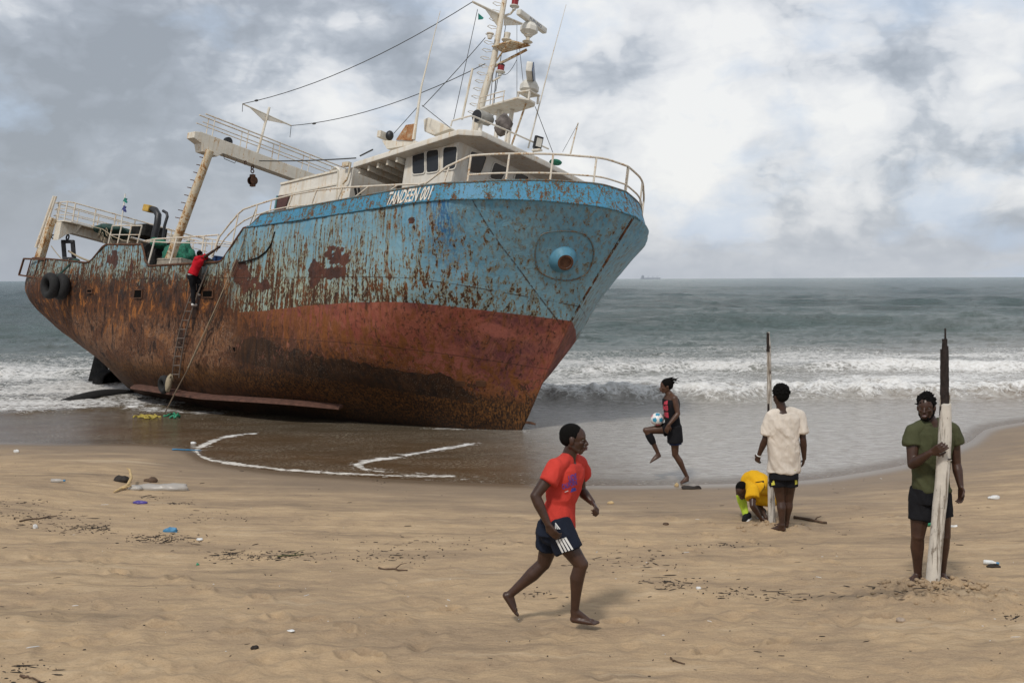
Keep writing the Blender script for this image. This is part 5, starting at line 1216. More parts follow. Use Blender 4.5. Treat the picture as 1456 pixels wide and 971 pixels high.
c = SL(313, 370, 1, -2.85); mb = MB(); mb.lathe(c + Vector((0, 0, -.10)), (0, 0, 1), [(.17, 0), (.21, .14), (.225, .15), (.225, .17), (.20, .165), (.15, .02)], 26); world_obj(mb, 'basin', M_basin, 'round dark blue plastic basin on the bulwark above the ladder', 'basin', True)
mb = MB(); lump(mb, SL(296, 373, 1, -3.0), (.30, .12, .10), 14, 16, 10, .6); world_obj(mb, 'rope_bundle', M_soot, 'dark bundle of old rope on the bulwark beside the climber', 'rope', 'all')

M_lad = mat_plain('grimy_ladder', (0.13, 0.10, 0.08), .8)
# pilot ladder
def hull_out(x, y, off): return on_hull(x, y, off)
L0, L1 = hull_out(252, 538, .16), hull_out(288, 386, .06); R0, R1 = hull_out(262, 538, .16), hull_out(297, 386, .06)
def lad(f_, s_): 
    a = L0.lerp(L1, f_).lerp(R0.lerp(R1, f_), s_); a.y -= .14 * math.sin(math.pi * f_) + .0; return a
lr = empty('rope_ladder', SW(L0)); tag(lr, 'narrow metal ladder hanging down the rusty hull under the climber', 'ladder')
for s_i in (0, 1): mb = MB(); mb.tube([lad(f_, s_i) for f_ in np.linspace(0, 1.03, 16)], .018, 8); world_part(mb, 'ladder_rail', M_lad, lr, True)
for k in range(12): mb = MB(); f_ = .03 + k * .084; mb.tube([lad(f_, -.05), lad(f_, 1.05)], .015, 8); world_part(mb, 'rung', M_lad, lr, True)
mb = MB(); c = hull_out(250, 549, .34); tyre(mb, c, Vector(SM.T @ np.array([-.75, -.75, 0])), .17, .08); world_obj(mb, 'tyre', M_rubber, 'small black tyre hanging at the foot of the ladder', 'tyre', True)
mb = MB(); lump(mb, hull_out(260, 548, .42), (.085, .085, .24), 21, 14, 12, .3); mb.tube([hull_out(262, 540, .42), hull_out(266, 536, .45), hull_out(268, 545, .45)], .02, 6); world_obj(mb, 'rope_fender', M_rope, 'pale frayed rope fender beside the tyre at the ladder foot', 'fender', 'all')
a, b, c = sv(366, 292), hull_out(310, 444, .12), hull_out(279, 525, .25)
gnd = Vector(MS.inverted() @ Vector(ground(232, 592, .02)))
mb = MB(); mb.tube([a, hull_out(343, 358, .05), b, c], [.013] * 4, 6); world_obj(mb, 'mooring_rope', M_rope, 'pale rope slanting from the side rail down the hull', 'rope', True, group='ropes down the hull')
mb = MB(); mb.tube([hull_out(352, 327, .06), hull_out(346, 362, .05), hull_out(313, 444, .12), c + Vector((.03, 0, 0)), c.lerp(gnd, .5), gnd], [.010, .010, .010, .016, .020, .016], 6); world_obj(mb, 'mooring_rope', mat_plain('muddy_rope', (0.12, .085, .055), .9), 'muddy brown rope running from the foredeck break to the water', 'rope', True, group='ropes down the hull')
mb = MB(); mb.tube([hull_out(x, y, .03) for x, y in ((340, 374), (352, 372), (368, 367), (380, 358), (388, 346), (392, 330))], .02, 6); world_obj(mb, 'hanging_rope', M_soot, 'dark rope curving over the blue paint below the foredeck break', 'rope', True)

# ------------------------------------------------------------------ people
def skin_mat(name, c):
    m, t, bs = material(name); oc = t.coord('Object'); n = t.noise(oc, 9, 5, .6); n2 = t.noise(oc, 90, 3, .6)
    setp(t, bs, t.mix(t.rng(n, .3, .7), tuple(k * .75 for k in c), tuple(k * 1.3 for k in c)), t.rng(n2, .3, .7, .34, .50), t.bump(n2, .25, .002), spec=.42)
    bs.inputs['Subsurface Weight'].default_value = .06; bs.inputs['Subsurface Radius'].default_value = (.02, .008, .004); bs.inputs['Subsurface Scale'].default_value = .3; return m
M_skin = skin_mat('dark_skin', (0.050, 0.0235, 0.0145))
M_skin2 = skin_mat('brown_skin', (0.075, 0.036, 0.021))
M_hair = mat_plain('black_hair', (0.005, 0.0045, 0.004), .95, 0, .3, 60, .004); M_hair.node_tree.nodes['Principled BSDF'].inputs['Specular IOR Level'].default_value = .12
M_eye = mat_plain('eye_white', (0.16, 0.14, 0.125), .3, 0, .02)
M_iris = mat_plain('dark_iris', (0.012, 0.008, 0.006), .2, 0, .1)
M_lip = mat_plain('lips', (0.075, 0.030, 0.026), .5, 0, .1)
def cloth_mat(name, c, fold=.5, rough=.85, worn=.12, dirt=None):
    m, t, bs = material(name); oc = t.coord('Object')
    n = t.noise(oc, 5, 5, .6); wv_ = t.noise(oc, 300, 2, .5); fd = t.noise(t.vscale(oc, (9, 9, 3.2)), 1.0, 4, .5, 1.0)
    cc = t.mix(t.rng(n, .3, .7), tuple(k * (1 - worn) for k in c), tuple(k * (1 + worn) for k in c))
    if dirt: cc = t.mix(t.rng(t.noise(oc, 3.3, 6, .65), .55, .72, 0, .5), cc, dirt)
    setp(t, bs, cc, rough, t.bump(wv_, .2, .001, t.bump(fd, fold, .035)), spec=.2); return m
C_red = cloth_mat('faded_red_cotton', (0.50, 0.045, 0.032), .6)
C_navy = cloth_mat('navy_shorts_cloth', (0.010, 0.014, 0.026), .6)
C_black = cloth_mat('black_cloth', (0.009, 0.009, 0.011), .7)
C_olive = cloth_mat('olive_cotton', (0.062, 0.066, 0.032), .6)
C_cream = cloth_mat('dirty_cream_cotton', (0.62, 0.555, 0.48), .7, dirt=(0.46, 0.38, 0.30))
C_yellow = cloth_mat('yellow_jersey', (0.66, 0.36, 0.010), .5)
C_lime = cloth_mat('lime_socks', (0.46, 0.62, 0.06), .3)
C_scarlet = cloth_mat('scarlet_cotton', (0.46, 0.008, 0.018), .5)
C_white = cloth_mat('white_trim', (0.68, 0.68, 0.66), .2)
C_blue = cloth_mat('blue_print', (0.06, 0.06, 0.30), .2)
C_pink = cloth_mat('pink_print', (0.52, 0.06, 0.09), .2)

def V3(a): return Vector(a)
def frame_from(f, upv=(0, 0, 1)):
    f = V3(f).normalized(); r_ = f.cross(V3(upv)).normalized(); u_ = r_.cross(f); return f, r_, u_      # forward, right, up
class Body:
    def __init__(s): s.mb = MB()
    def cap(s, a, b, ra, rb, seg=14):
        a, b = V3(a), V3(b); s.mb.tube([a, b], [ra, rb], seg); s.mb.ball(a, ra, seg, 8); s.mb.ball(b, rb, seg, 8)
    def chain(s, pts, rs, seg=14):
        for i in range(len(pts) - 1): s.cap(pts[i], pts[i + 1], rs[i], rs[i + 1], seg)
    def frustum(s, a, b, ra, rb, seg=24, sq=1.0): s.mb.tube([a, b], [ra, rb], seg, sq=sq)
    def loft(s, secs, seg=28):
        """secs: (centre, lateral axis, depth axis, half width, half depth); super-ellipse sections, closed ends"""
        vs = []
        for c, lx, dy_, w_, d_ in secs:
            for k in range(seg):
                a = 2 * math.pi * k / seg; ca_, sa_ = math.cos(a), math.sin(a); e = .82
                vs.append(V3(c) + V3(lx) * (w_ * math.copysign(abs(ca_) ** e, ca_)) + V3(dy_) * (d_ * math.copysign(abs(sa_) ** e, sa_)))
        n = len(secs); fs = [(i * seg + k, i * seg + (k + 1) % seg, (i + 1) * seg + (k + 1) % seg, (i + 1) * seg + k) for i in range(n - 1) for k in range(seg)]
        fs += [tuple(reversed(range(seg))), tuple((n - 1) * seg + k for k in range(seg))]; s.mb.add(vs, fs)
    def ball(s, c, r, R=None): s.mb.ball(c, r, 18, 12, R)
    def finish(s, name, mat, root=None, voxel=.006, smooth=3, disp=0.0, dscale=6.0, seed=0, decimate=None, cut=None):
        off = root.location if root is not None else V3((0, 0, 0))
        s.mb.v = [tuple(V3(p) - off) for p in s.mb.v]
        o = s.mb.build(name, mat, root, False, 0)
        md = o.modifiers.new('r', 'REMESH'); md.mode = 'VOXEL'; md.voxel_size = voxel; md.adaptivity = 0
        sm = o.modifiers.new('s', 'SMOOTH'); sm.factor = .5; sm.iterations = smooth
        bpy.context.view_layer.update(); ev = o.evaluated_get(bpy.context.evaluated_depsgraph_get()); me = bpy.data.meshes.new_from_object(ev)
        old = o.data; o.modifiers.clear(); o.data = me; bpy.data.meshes.remove(old); me.name = name
        if disp:
            n = len(me.vertices); co = np.empty(n * 3, np.float32); me.vertices.foreach_get('co', co); co = co.reshape(-1, 3).astype(float)
            no = np.empty(n * 3, np.float32); me.vertex_normals.foreach_get('vector', no); no = no.reshape(-1, 3)
            d_ = fbm(co[:, 0] * dscale + co[:, 2] * dscale * .45 + seed, co[:, 2] * dscale * .7 - co[:, 1] * dscale + seed * 2, 4) - .5
            d2 = fbm(co[:, 0] * dscale * 2.3 + co[:, 1] * 3 + seed, co[:, 2] * dscale * 1.4 + seed * 3, 3) - .5
            d_ = -np.abs(d_) * 2 + .42 + d2 * .5
            co += no * (d_ * disp)[:, None]; me.vertices.foreach_set('co', co.astype(np.float32).ravel()); me.update()
        me.polygons.foreach_set('use_smooth', np.ones(len(me.polygons), bool))
        if not me.materials: me.materials.append(mat)
        return o

def hand(B, wrist, direction, normal, sc=1.0, curl=.5, thumb_side=1, spread=.25, grip=None):
    """palm, four unequal bent fingers and a thumb. direction: wrist to knuckles; normal: out of the palm (fingers curl to it)"""
    d_ = V3(direction).normalized(); n = V3(normal); n = (n - d_ * n.dot(d_)).normalized(); sd = d_.cross(n) * thumb_side
    w_ = V3(wrist); L = .088 * sc
    for k in (-1, -.33, .33, 1): B.cap(w_ + sd * .014 * k * sc, w_ + d_ * L * (.98 - .05 * abs(k)) + sd * .030 * k * sc, .0155 * sc, .0125 * sc, 10)
    lens = (.072, .080, .075, .060)
    for i, l in enumerate(lens):
        k = (1.5 - i) / 1.5; base = w_ + d_ * (L * .96) + sd * .030 * k * sc; ang = curl * (.8 + .1 * i); p = base; fd = (d_ + sd * spread * .22 * k).normalized()
        pts = [p]; r_ = [.0095 * sc]; a = 0
        for j, seg_ in enumerate((.45, .32, .23)):
            a += ang * (0.75, 1.0, .8)[j]; q_ = fd * math.cos(a) + n * math.sin(a); p = p + q_ * l * seg_ * sc; pts.append(p); r_.append((.0088, .008, .007)[j] * sc)
        B.chain(pts, r_, 8)
    b = w_ + d_ * L * .22 + sd * .026 * sc; t1 = b + (d_ * .62 + sd * .70 + n * .25).normalized() * .040 * sc; t2 = t1 + (d_ * .85 + sd * (.30 - .35 * curl) + n * (.2 + .5 * curl)).normalized() * .032 * sc; t3 = t2 + (d_ * .85 - sd * .25 * curl + n * (.2 + .7 * curl)).normalized() * .025 * sc
    B.chain([b, t1, t2, t3], [.0145 * sc, .0115 * sc, .0105 * sc, .0085 * sc], 8)
def foot(B, heel, toe, sole_up=(0, 0, 1), sc=1.0, ankle=None):
    h, t_ = V3(heel), V3(toe); f = (t_ - h); L = f.length; f.normalize(); u_ = V3(sole_up); u_ = (u_ - f * u_.dot(f)).normalized(); sd = f.cross(u_)
    r_ = .030 * sc
    B.ball(h + u_ * .028 * sc + f * .02, (.032 * sc, .032 * sc, .032 * sc))
    if ankle is not None: B.cap(V3(ankle), h + u_ * .035 * sc + f * .03, .036 * sc, .034 * sc); B.cap(V3(ankle), h + f * L * .6 + u_ * .030 * sc, .032 * sc, .024 * sc)
    B.cap(h + u_ * .026 * sc + f * .02 + sd * .008, h + f * L * .72 + u_ * .017 * sc + sd * .024 * sc, .028 * sc, .019 * sc)
    B.cap(h + u_ * .026 * sc + f * .02 - sd * .006, h + f * L * .76 + u_ * .018 * sc - sd * .022 * sc, .028 * sc, .021 * sc)
    for k, (l, rr_) in enumerate(((.98, .0135), (.97, .0105), (.93, .010), (.89, .009), (.84, .0088))):
        x_ = (-.030 + .0155 * k) * sc; B.cap(h + f * L * .72 + sd * x_ + u_ * .014 * sc, h + f * L * l + sd * x_ * 1.08 + u_ * .010 * sc, rr_ * sc * 1.1, rr_ * sc, 8)
def head(B, c, f, upv, sc=1.0, jaw_open=0.0, beard=False):
    """head mass around centre c; f = where the face looks. Eyes at half height."""
    f, r_, u_ = frame_from(f, upv); R = Matrix((f, r_, u_)).transposed(); P = lambda a, b, d_: V3(c) + (f * a + r_ * b + u_ * d_) * sc
    S = lambda *a: tuple(k * sc for k in a)
    B.ball(P(-.018, 0, .035), S(.097, .073, .083), R)          # cranium
    B.ball(P(.022, 0, .022), S(.072, .064, .078), R)           # forehead
    B.ball(P(.018, 0, -.030), S(.066, .060, .070), R)          # mid face
    B.cap(P(.030, 0, -.066), P(.058, 0, -.092 - .01 * jaw_open), .042 * sc, .023 * sc)     # jaw and chin
    for k in (-1, 1):
        B.cap(P(-.018, .050 * k, -.050), P(.040, .026 * k, -.088), .022 * sc, .020 * sc)  # jaw line
        B.ball(P(.062, .034 * k, -.022), S(.020, .024, .018), R)  # cheek bones
        B.cap(P(.083, .010 * k, .020), P(.070, .045 * k, .022), .0105 * sc, .009 * sc, 8)  # brow
        B.ball(P(-.012, .073 * k, -.008), S(.017, .009, .032), R)  # ear
        B.ball(P(.002, .074 * k, -.010), S(.006, .010, .026), R)
        B.ball(P(.092, .012 * k, -.036), S(.011, .010, .009), R)  # nostril wing
    B.chain([P(.083, 0, .010), P(.100, 0, -.018), P(.108, 0, -.033)], [.008 * sc, .0105 * sc, .013 * sc], 10)
    B.cap(P(.089, -.018, -.058), P(.089, .018, -.058), .0105 * sc, .0105 * sc, 8); B.cap(P(.098, -.006, -.057), P(.098, .006, -.057), .008 * sc, .008 * sc, 8)
    B.cap(P(.086, -.016, -.073 - .012 * jaw_open), P(.086, .016, -.073 - .012 * jaw_open), .011 * sc, .011 * sc, 8)
    return P, S, R, f, r_, u_
def face_parts(root, H, sc=1.0, smile=False):
    P, S, R, f, r_, u_ = H; off = root.location
    for k in (-1, 1):
        mb = MB(); mb.ball(P(.0715, .031 * k, .002) - off, S(.0120, .0125, .0056), 14, 10, R); e = mb.build('eye', M_eye, root, 'all')
        mb = MB(); mb.ball(P(.0805, .031 * k, .002) - off, S(.0040, .0062, .0052), 12, 8, R); mb.build('iris', M_iris, e, 'all')
    mb = MB(); mb.tube([P(.0985, -.018, -.060) - off, P(.107, 0, -.0595) - off, P(.0985, .018, -.060) - off], [.0055 * sc, .0075 * sc, .0055 * sc], 8)
    mb.tube([P(.097, -.016, -.0725) - off, P(.104, 0, -.0735) - off, P(.097, .016, -.0725) - off], [.006 * sc, .0085 * sc, .006 * sc], 8); mb.build('lips', M_lip, root, 'all')
    if smile:
        mb = MB(); mb.tube([P(.100, -.015, -.0655) - off, P(.1065, 0, -.067) - off, P(.100, .015, -.0655) - off], .0035 * sc, 6); mb.build('teeth', C_white, root, 'all')
def hair_cap(root, H, thick=.008, low=-.02, sc=1.0, curls=0, seed=1, beard=False, front=.055):
    P, S, R, f, r_, u_ = H; off = root.location; rs = np.random.RandomState(seed); B = Body()
    B.ball(P(-.023, 0, .038), S(.094 + thick, .072 + thick, .082 + thick), R); B.ball(P(-.045, 0, .008), S(.069 + thick, .068 + thick * .7, .068 + thick), R)
    if thick > .006: B.ball(P(.008, 0, .062), S(.066, .058, .042 + thick), R)
    if curls:
        for i in range(curls):
            a = rs.uniform(0, 2 * math.pi); b = rs.uniform(.05, 1.0) * math.pi * .55; d_ = V3((math.sin(b) * math.cos(a), math.sin(b) * math.sin(a), math.cos(b)))
            q_ = P(-.024 + d_.x * (.095 + thick), d_.y * (.072 + thick), .040 + d_.z * (.083 + thick)); o_ = (f * d_.x + r_ * d_.y + u_ * d_.z); B.cap(q_, q_ + o_ * rs.uniform(.002, .010) * sc + V3(rs.normal(0, .004, 3)), .0085 * sc, .006 * sc, 6)
    o = B.finish('hair', M_hair, root, .005 if sc < 2 else .01, 1); return o
def beard(root, H, sc=1.0):
    P, S, R, f, r_, u_ = H; B = Body(); B.cap(P(.046, -.006, -.094), P(.060, 0, -.098), .030 * sc, .021 * sc)
    for k in (-1, 1): B.chain([P(.0, .061 * k, -.030), P(.008, .054 * k, -.066), P(.040, .030 * k, -.092)], [.010 * sc, .016 * sc, .018 * sc], 8)
    B.finish('beard', M_hair, root, .005, 1)

def torso_secs(pel, neck, latp, lats, fwd, W_, infl=0.0, bend=None, k0=0.0, k1=1.0):
    """sections up the trunk. W_: shoulder scale"""
    prof = [(-.10, .150, .105), (0.0, .165, .112), (.15, .150, .103), (.34, .136, .092), (.55, .158, .108), (.74, .178, .112), (.87, .172, .098), (.95, .115, .075), (1.0, .070, .058)]
    pel, neck = V3(pel), V3(neck); secs = []; ax = (neck - pel).normalized(); latp, lats = V3(latp).normalized(), V3(lats).normalized(); bend = V3(bend or (0, 0, 0))
    for k, w_, d_ in prof:
        if k < k0 or k > k1: continue
        lt = latp.lerp(lats, max(0, min(1, k))); lt = (lt - ax * lt.dot(ax)).normalized(); dp = ax.cross(lt).normalized()
        c = pel.lerp(neck, k) + bend * math.sin(math.pi * max(0, min(1, k)))
        secs.append((c, lt, dp, w_ * W_ + infl, d_ * W_ + infl))
    return secs
def arm(B, sh, el, wr, s=1.0): B.chain([sh, V3(sh).lerp(el, .35), el], [.056 * s, .050 * s, .036 * s]); B.chain([el, V3(el).lerp(wr, .28), wr], [.037 * s, .040 * s, .0235 * s])
def leg(B, hip, kn, an, s=1.0, back=(0, 0, 0)):
    hip, kn, an = V3(hip), V3(kn), V3(an); bk = V3(back)
    B.chain([hip, hip.lerp(kn, .3), hip.lerp(kn, .7), kn], [.088 * s, .083 * s, .064 * s, .053 * s]); B.ball(kn - bk * .4, .050 * s)
    B.chain([kn, kn.lerp(an, .30) + bk, kn.lerp(an, .62) + bk * .5, an], [.050 * s, .054 * s, .040 * s, .030 * s])
def ground_hit(x, y):
    z = .3
    for _ in range(14): g_ = ground(x, y, z); z = gz(g_[0], g_[1])
    return ground(x, y, z)
def JP(D): return lambda x, y, o=0.0: V3(at_depth(x, y, D + o))
def finish_person(B, vox, foot_pt, label, mat, smooth=3):
    o = B.finish('person', mat, None, vox, smooth); recenter(o, foot_pt); tag(o, label, 'person'); return o

# ---- walking man in red T-shirt, seen from his right side
g = ground_hit(832, 889); D = float(g[1]); J = JP(D)
B = Body()
neck, pel = J(809, 653, .02), J(791, 747, .02); shN, shF = J(791, 664, -.13), J(822, 660, .16)
hipN, hipF = J(791, 752, -.075), J(787, 752, .10)
fwd = V3((1, -.25, 0))
H = head(B, J(816, 624, .0), (1.0, -.16, -.06), (.06, 0, 1), 1.03, .5)
B.cap(J(812, 638, .0), J(806, 658, .02), .055, .066)
B.loft(torso_secs(pel, neck, (-.25, -1, 0), shN - shF, fwd, .92))
B.cap(shN, neck, .052, .055); B.cap(shF, neck, .052, .055)
elN, wrN = J(761, 705, -.20), J(779, 745, -.24); elF, wrF = J(826, 697, .20), J(842, 714, .10)
arm(B, shN, elN, wrN, 1.12); arm(B, shF, elF, wrF, 1.12)
hand(B, wrN, J(791, 764, -.27) - wrN, (.55, .8, .2), 1.0, .55, -1); hand(B, wrF, J(850, 725, .02) - wrF, (-.8, .1, -.6), .95, .95, 1)
knN, anN = J(826, 802, -.13), J(817, 868, -.10); knF, anF = J(773, 801, .12), J(725, 845, .14)
leg(B, hipN, knN, anN, 1.10, (-.016, 0, 0)); leg(B, hipF, knF, anF, 1.10, (-.008, 0, -.012))
foot(B, J(812, 884, -.10), J(851, 888, -.13), (0, 0, 1), 1.0, anN)
foot(B, J(714, 846, .14), J(735, 877, .12), (.75, 0, .55), 1.0, anF)
walker = finish_person(B, .0058, V3((g[0] - .15, g[1], gz(g[0] - .15, g[1]))), 'man in orange-red printed T-shirt striding barefoot across the sand', M_skin)
face_parts(walker, H, 1.03); hair_cap(walker, H, .0035, seed=2, sc=1.03)
B = Body(); S_ = torso_secs(pel + V3((.0, 0, .015)), neck + V3((0, 0, .0)), (-.25, -1, 0), shN - shF, fwd, .92, .020, k0=.14, k1=.95)
c0 = S_[0]; S_[0] = (c0[0], c0[1], c0[2], c0[3] * 1.06, c0[4] * 1.10)
hem = (J(793, 741, .02), c0[1], (J(813, 754, .02) - J(774, 730, .02)).normalized(), .185, .150)
B.loft([hem] + S_)
B.cap(shN, shN.lerp(neck, .70), .068, .066); B.cap(shF, shF.lerp(neck, .70), .072, .066)
B.frustum(shN, J(779, 686, -.185), .068, .073); B.ball(shF, .068); B.frustum(shF, J(828, 676, .23), .062, .070)
shirt = B.finish('t_shirt', C_red, walker, .0075, 2, .034, 4.0, 3)
B = Body(); B.loft([(J(790, 741, .02), V3((-.25, -1, 0)).normalized(), V3((1, -.25, 0)).normalized(), .17, .125), (J(789, 757, .02), V3((-.25, -1, 0)).normalized(), V3((1, -.25, 0)).normalized(), .185, .140)])
B.frustum(hipN + V3((0, 0, .07)), J(809, 782, -.125), .112, .112); B.frustum(hipF + V3((0, 0, .07)), J(779, 780, .115), .108, .104); B.ball(J(789, 757, .02), (.13, .17, .10))
shorts = B.finish('shorts', C_navy, walker, .0075, 2, .034, 4.5, 8)
# projecting flat marks on cloth
def decal(verts2d, faces, place, target, root, mat, name, out=.008):
    """verts2d laid by place(u,v)->(origin, direction); dropped on to the target's surface"""
    bm = bmesh.new(); bm.from_mesh(target.data); tree = BVHTree.FromBMesh(bm); bm.free(); loc = root.location; vs = []
    for (a, b) in verts2d:
        o_, d_ = place(a, b); hit = tree.ray_cast(o_ - loc, d_); 
        if hit[0] is None: hit = tree.find_nearest(o_ - loc); p = hit[0]; n_ = hit[1]
        else: p, n_ = hit[0], hit[1]
        vs.append(p - d_ * out)
    mb = MB(); mb.add(vs, faces); o = mb.build(name, mat, target, fixn=False); return o
def cam_place(px0, py0, px1, py1, D, skew=0.0):
    def f_(a, b):
        x = px0 + (px1 - px0) * a + skew * b; y = py0 + (py1 - py0) * a - 0; return None
    return f_
def text_decal(body, corners, D, target, root, mat, name, bold=.02):
    """corners: pixel positions of lower-left, lower-right, upper-left of the lettering; thrown along the wearer's chest direction"""
    me = text_mesh(body, 1.0, 0, bold); xs = [v.co.x for v in me.vertices]; ys_ = [v.co.y for v in me.vertices]; x0, x1, y0_, y1_ = min(xs), max(xs), min(ys_), max(ys_)
    (ax, ay), (bx_, by_), (cx_, cy_) = corners
    v2 = [((v.co.x - x0) / (x1 - x0), (v.co.y - y0_) / (y1_ - y0_)) for v in me.vertices]; fs = [tuple(p.vertices) for p in me.polygons]
    def pl(a, b):
        x = ax + (bx_ - ax) * a + (cx_ - ax) * b; y = ay + (by_ - ay) * a + (cy_ - ay) * b; r_ = V3(ray(x, y)).normalized(); return V3(at_depth(x, y, D - .8)), r_
    bpy.data.meshes.remove(me); return decal(v2, fs, pl, target, root, mat, name)
def quad_decal(poly, D, target, root, mat, name, n=8):
    """poly: 4 pixel corners; a strip of cloth print"""
    v2 = [(i / n, j) for j in (0, 1) for i in range(n + 1)]; fs = [(i, i + 1, n + 2 + i, n + 1 + i) for i in range(n)]
    P = [Vector(p) for p in poly]
    def pl(a, b): p = (P[0].lerp(P[1], a)).lerp(P[3].lerp(P[2], a), b); return V3(at_depth(p.x, p.y, D - .8)), V3(ray(p.x, p.y)).normalized()
    return decal(v2, fs, pl, target, root, mat, name)
text_decal('UDE', [(809, 685), (820.5, 681), (808, 676.5)], D, shirt, walker, C_blue, 'shirt_lettering')
text_decal('CALIFORN', [(800, 696), (821, 689), (798.5, 688.5)], D, shirt, walker, C_blue, 'shirt_lettering')
quad_decal([(803, 700), (808, 698), (808, 697), (803, 698.8)], D, shirt, walker, C_white, 'shirt_print', 3)
quad_decal([(811, 700), (820, 697), (818, 693), (813, 694)], D, shirt, walker, C_blue, 'shirt_print', 4)
for k in range(3): quad_decal([(779 + 3.2 * k, 731), (781 + 3.2 * k, 731), (791 + 3.0 * k, 752), (789 + 3.0 * k, 752)], D, shorts, walker, C_white, 'shorts_stripe', 3)
for k in range(4): quad_decal([(790 + 4.0 * k, 768 - 1.2 * k), (793 + 4.0 * k, 767 - 1.2 * k), (801.5 + 4.6 * k, 785 - 1.5 * k), (799 + 4.6 * k, 786 - 1.5 * k)], D, shorts, walker, C_white, 'shorts_stripe', 4)

# ---- juggler by the water, seen from his left side
g = ground_hit(972, 687); D = float(g[1]); J = JP(D); B = Body()
neck, pel = J(953, 561, 0), J(957, 606, .0); shN, shF = J(959, 567, -.14), J(948, 566, .16); hipN, hipF = J(959, 610, -.08), J(953, 609, .09)
H = head(B, J(947, 549, 0), (-1, -.08, -.12), (-.08, 0, 1), 1.0)
B.cap(J(949, 556, 0), J(953, 563, 0), .052, .062)
B.loft(torso_secs(pel, neck, (0, 1, 0), shF - shN, (-1, 0, 0), .98)); B.cap(shN, neck, .056, .055); B.cap(shF, neck, .056, .055)
elN, wrN = J(964, 588, -.20), J(951, 604, -.26); elF, wrF = J(948, 588, .24), J(938, 600, .20)
arm(B, shN, elN, wrN, 1.08); arm(B, shF, elF, wrF, 1.0); hand(B, wrN, J(947.5, 613, -.26) - wrN, (.2, .9, -.1), 1.0, .5, 1); hand(B, wrF, J(934, 606, .16) - wrF, (-.1, -.5, .6), 1.0, .4, 1)
knN, anN = J(960, 646, -.07), J(977, 678, -.05); knF, anF = J(919, 612, .06), J(936, 645, .06)
leg(B, hipN, knN, anN, 1.02, (.015, 0, 0)); leg(B, hipF, knF, anF, 1.05, (.018, 0, -.01))
foot(B, J(979, 684, -.05), J(967, 687.5, -.10), (0, 0, 1), 1.0, anN); foot(B, J(940, 649, .06), J(924, 658, .04), (-.35, 0, 1), 1.0, anF)
jug = finish_person(B, .0085, V3((g[0], g[1], g[2])), 'barefoot man in black sleeveless top balancing a ball on his raised thigh', M_skin2, 2)
face_parts(jug, H); hair_cap(jug, H, .010, seed=5)
P, S, R, hf, hr, hu = H; rs = np.random.RandomState(4); Bh = Body()
for i in range(34):
    a = P(-.07 + rs.uniform(-.03, .07), rs.uniform(-.05, .05), .09 + rs.uniform(-.05, .03)); o_ = (-hf * rs.uniform(.5, 1.1) + hu * rs.uniform(-.3, .35) + hr * rs.uniform(-.5, .5)).normalized(); l = rs.uniform(.06, .14)
    Bh.chain([a, a + o_ * l * .5, a + o_ * l + V3((0, 0, -.03 * rs.rand()))], [.010, .008, .006], 6)
Bh.finish('dreadlocks', M_hair, jug, .006, 1)
B = Body(); S_ = torso_secs(pel, neck, (0, 1, 0), shF - shN, (-1, 0, 0), .98, .018, k0=.0, k1=.9); B.loft([(J(956, 611, 0), V3((0, 1, 0)), V3((-1, 0, 0)), .19, .13)] + S_)
B.cap(shN + V3((-.03, .05, .0)), neck + V3((0, 0, -.01)), .042, .05); B.cap(shF + V3((.0, -.05, 0)), neck + V3((0, 0, -.01)), .042, .05); top = B.finish('tank_top', C_black, jug, .009, 2, .012, 5, 2)
B = Body(); B.loft([(J(957, 605, 0), V3((0, 1, 0)), V3((-1, 0, 0)), .18, .135), (J(957, 615, 0), V3((0, 1, 0)), V3((-1, 0, 0)), .19, .145)])
B.frustum(hipN + V3((0, 0, .06)), J(960, 629, -.075), .120, .128); B.frustum(hipF + V3((.02, 0, .02)), J(942, 611.5, .08), .118, .108); sh_ = B.finish('shorts', C_black, jug, .009, 2, .012, 5, 4)
B = Body(); B.frustum(J(960, 624, -.075), J(960.5, 632, -.075), .100, .104); B.finish('under_shorts', cloth_mat('dark_blue_cloth', (0.02, 0.035, 0.09)), jug, .009, 1)
B = Body(); a, b = knF.lerp(anF, .12) + V3((.008, 0, -.004)), knF.lerp(anF, .55) + V3((.010, 0, -.004)); B.mb.tube([a, a.lerp(b, .5), b], [.063, .066, .052], 18); B.finish('knee_sleeve', C_black, jug, .008, 1)
text_decal('MB', [(943, 584), (950, 584), (943, 576)], D, top, jug, C_pink, 'top_print', .04); quad_decal([(943.5, 575), (949, 575), (949.5, 569), (944.5, 571)], D, top, jug, C_pink, 'top_print', 4); quad_decal([(943.5, 593), (951, 594), (950, 586), (944, 586)], D, top, jug, C_pink, 'top_print', 4)
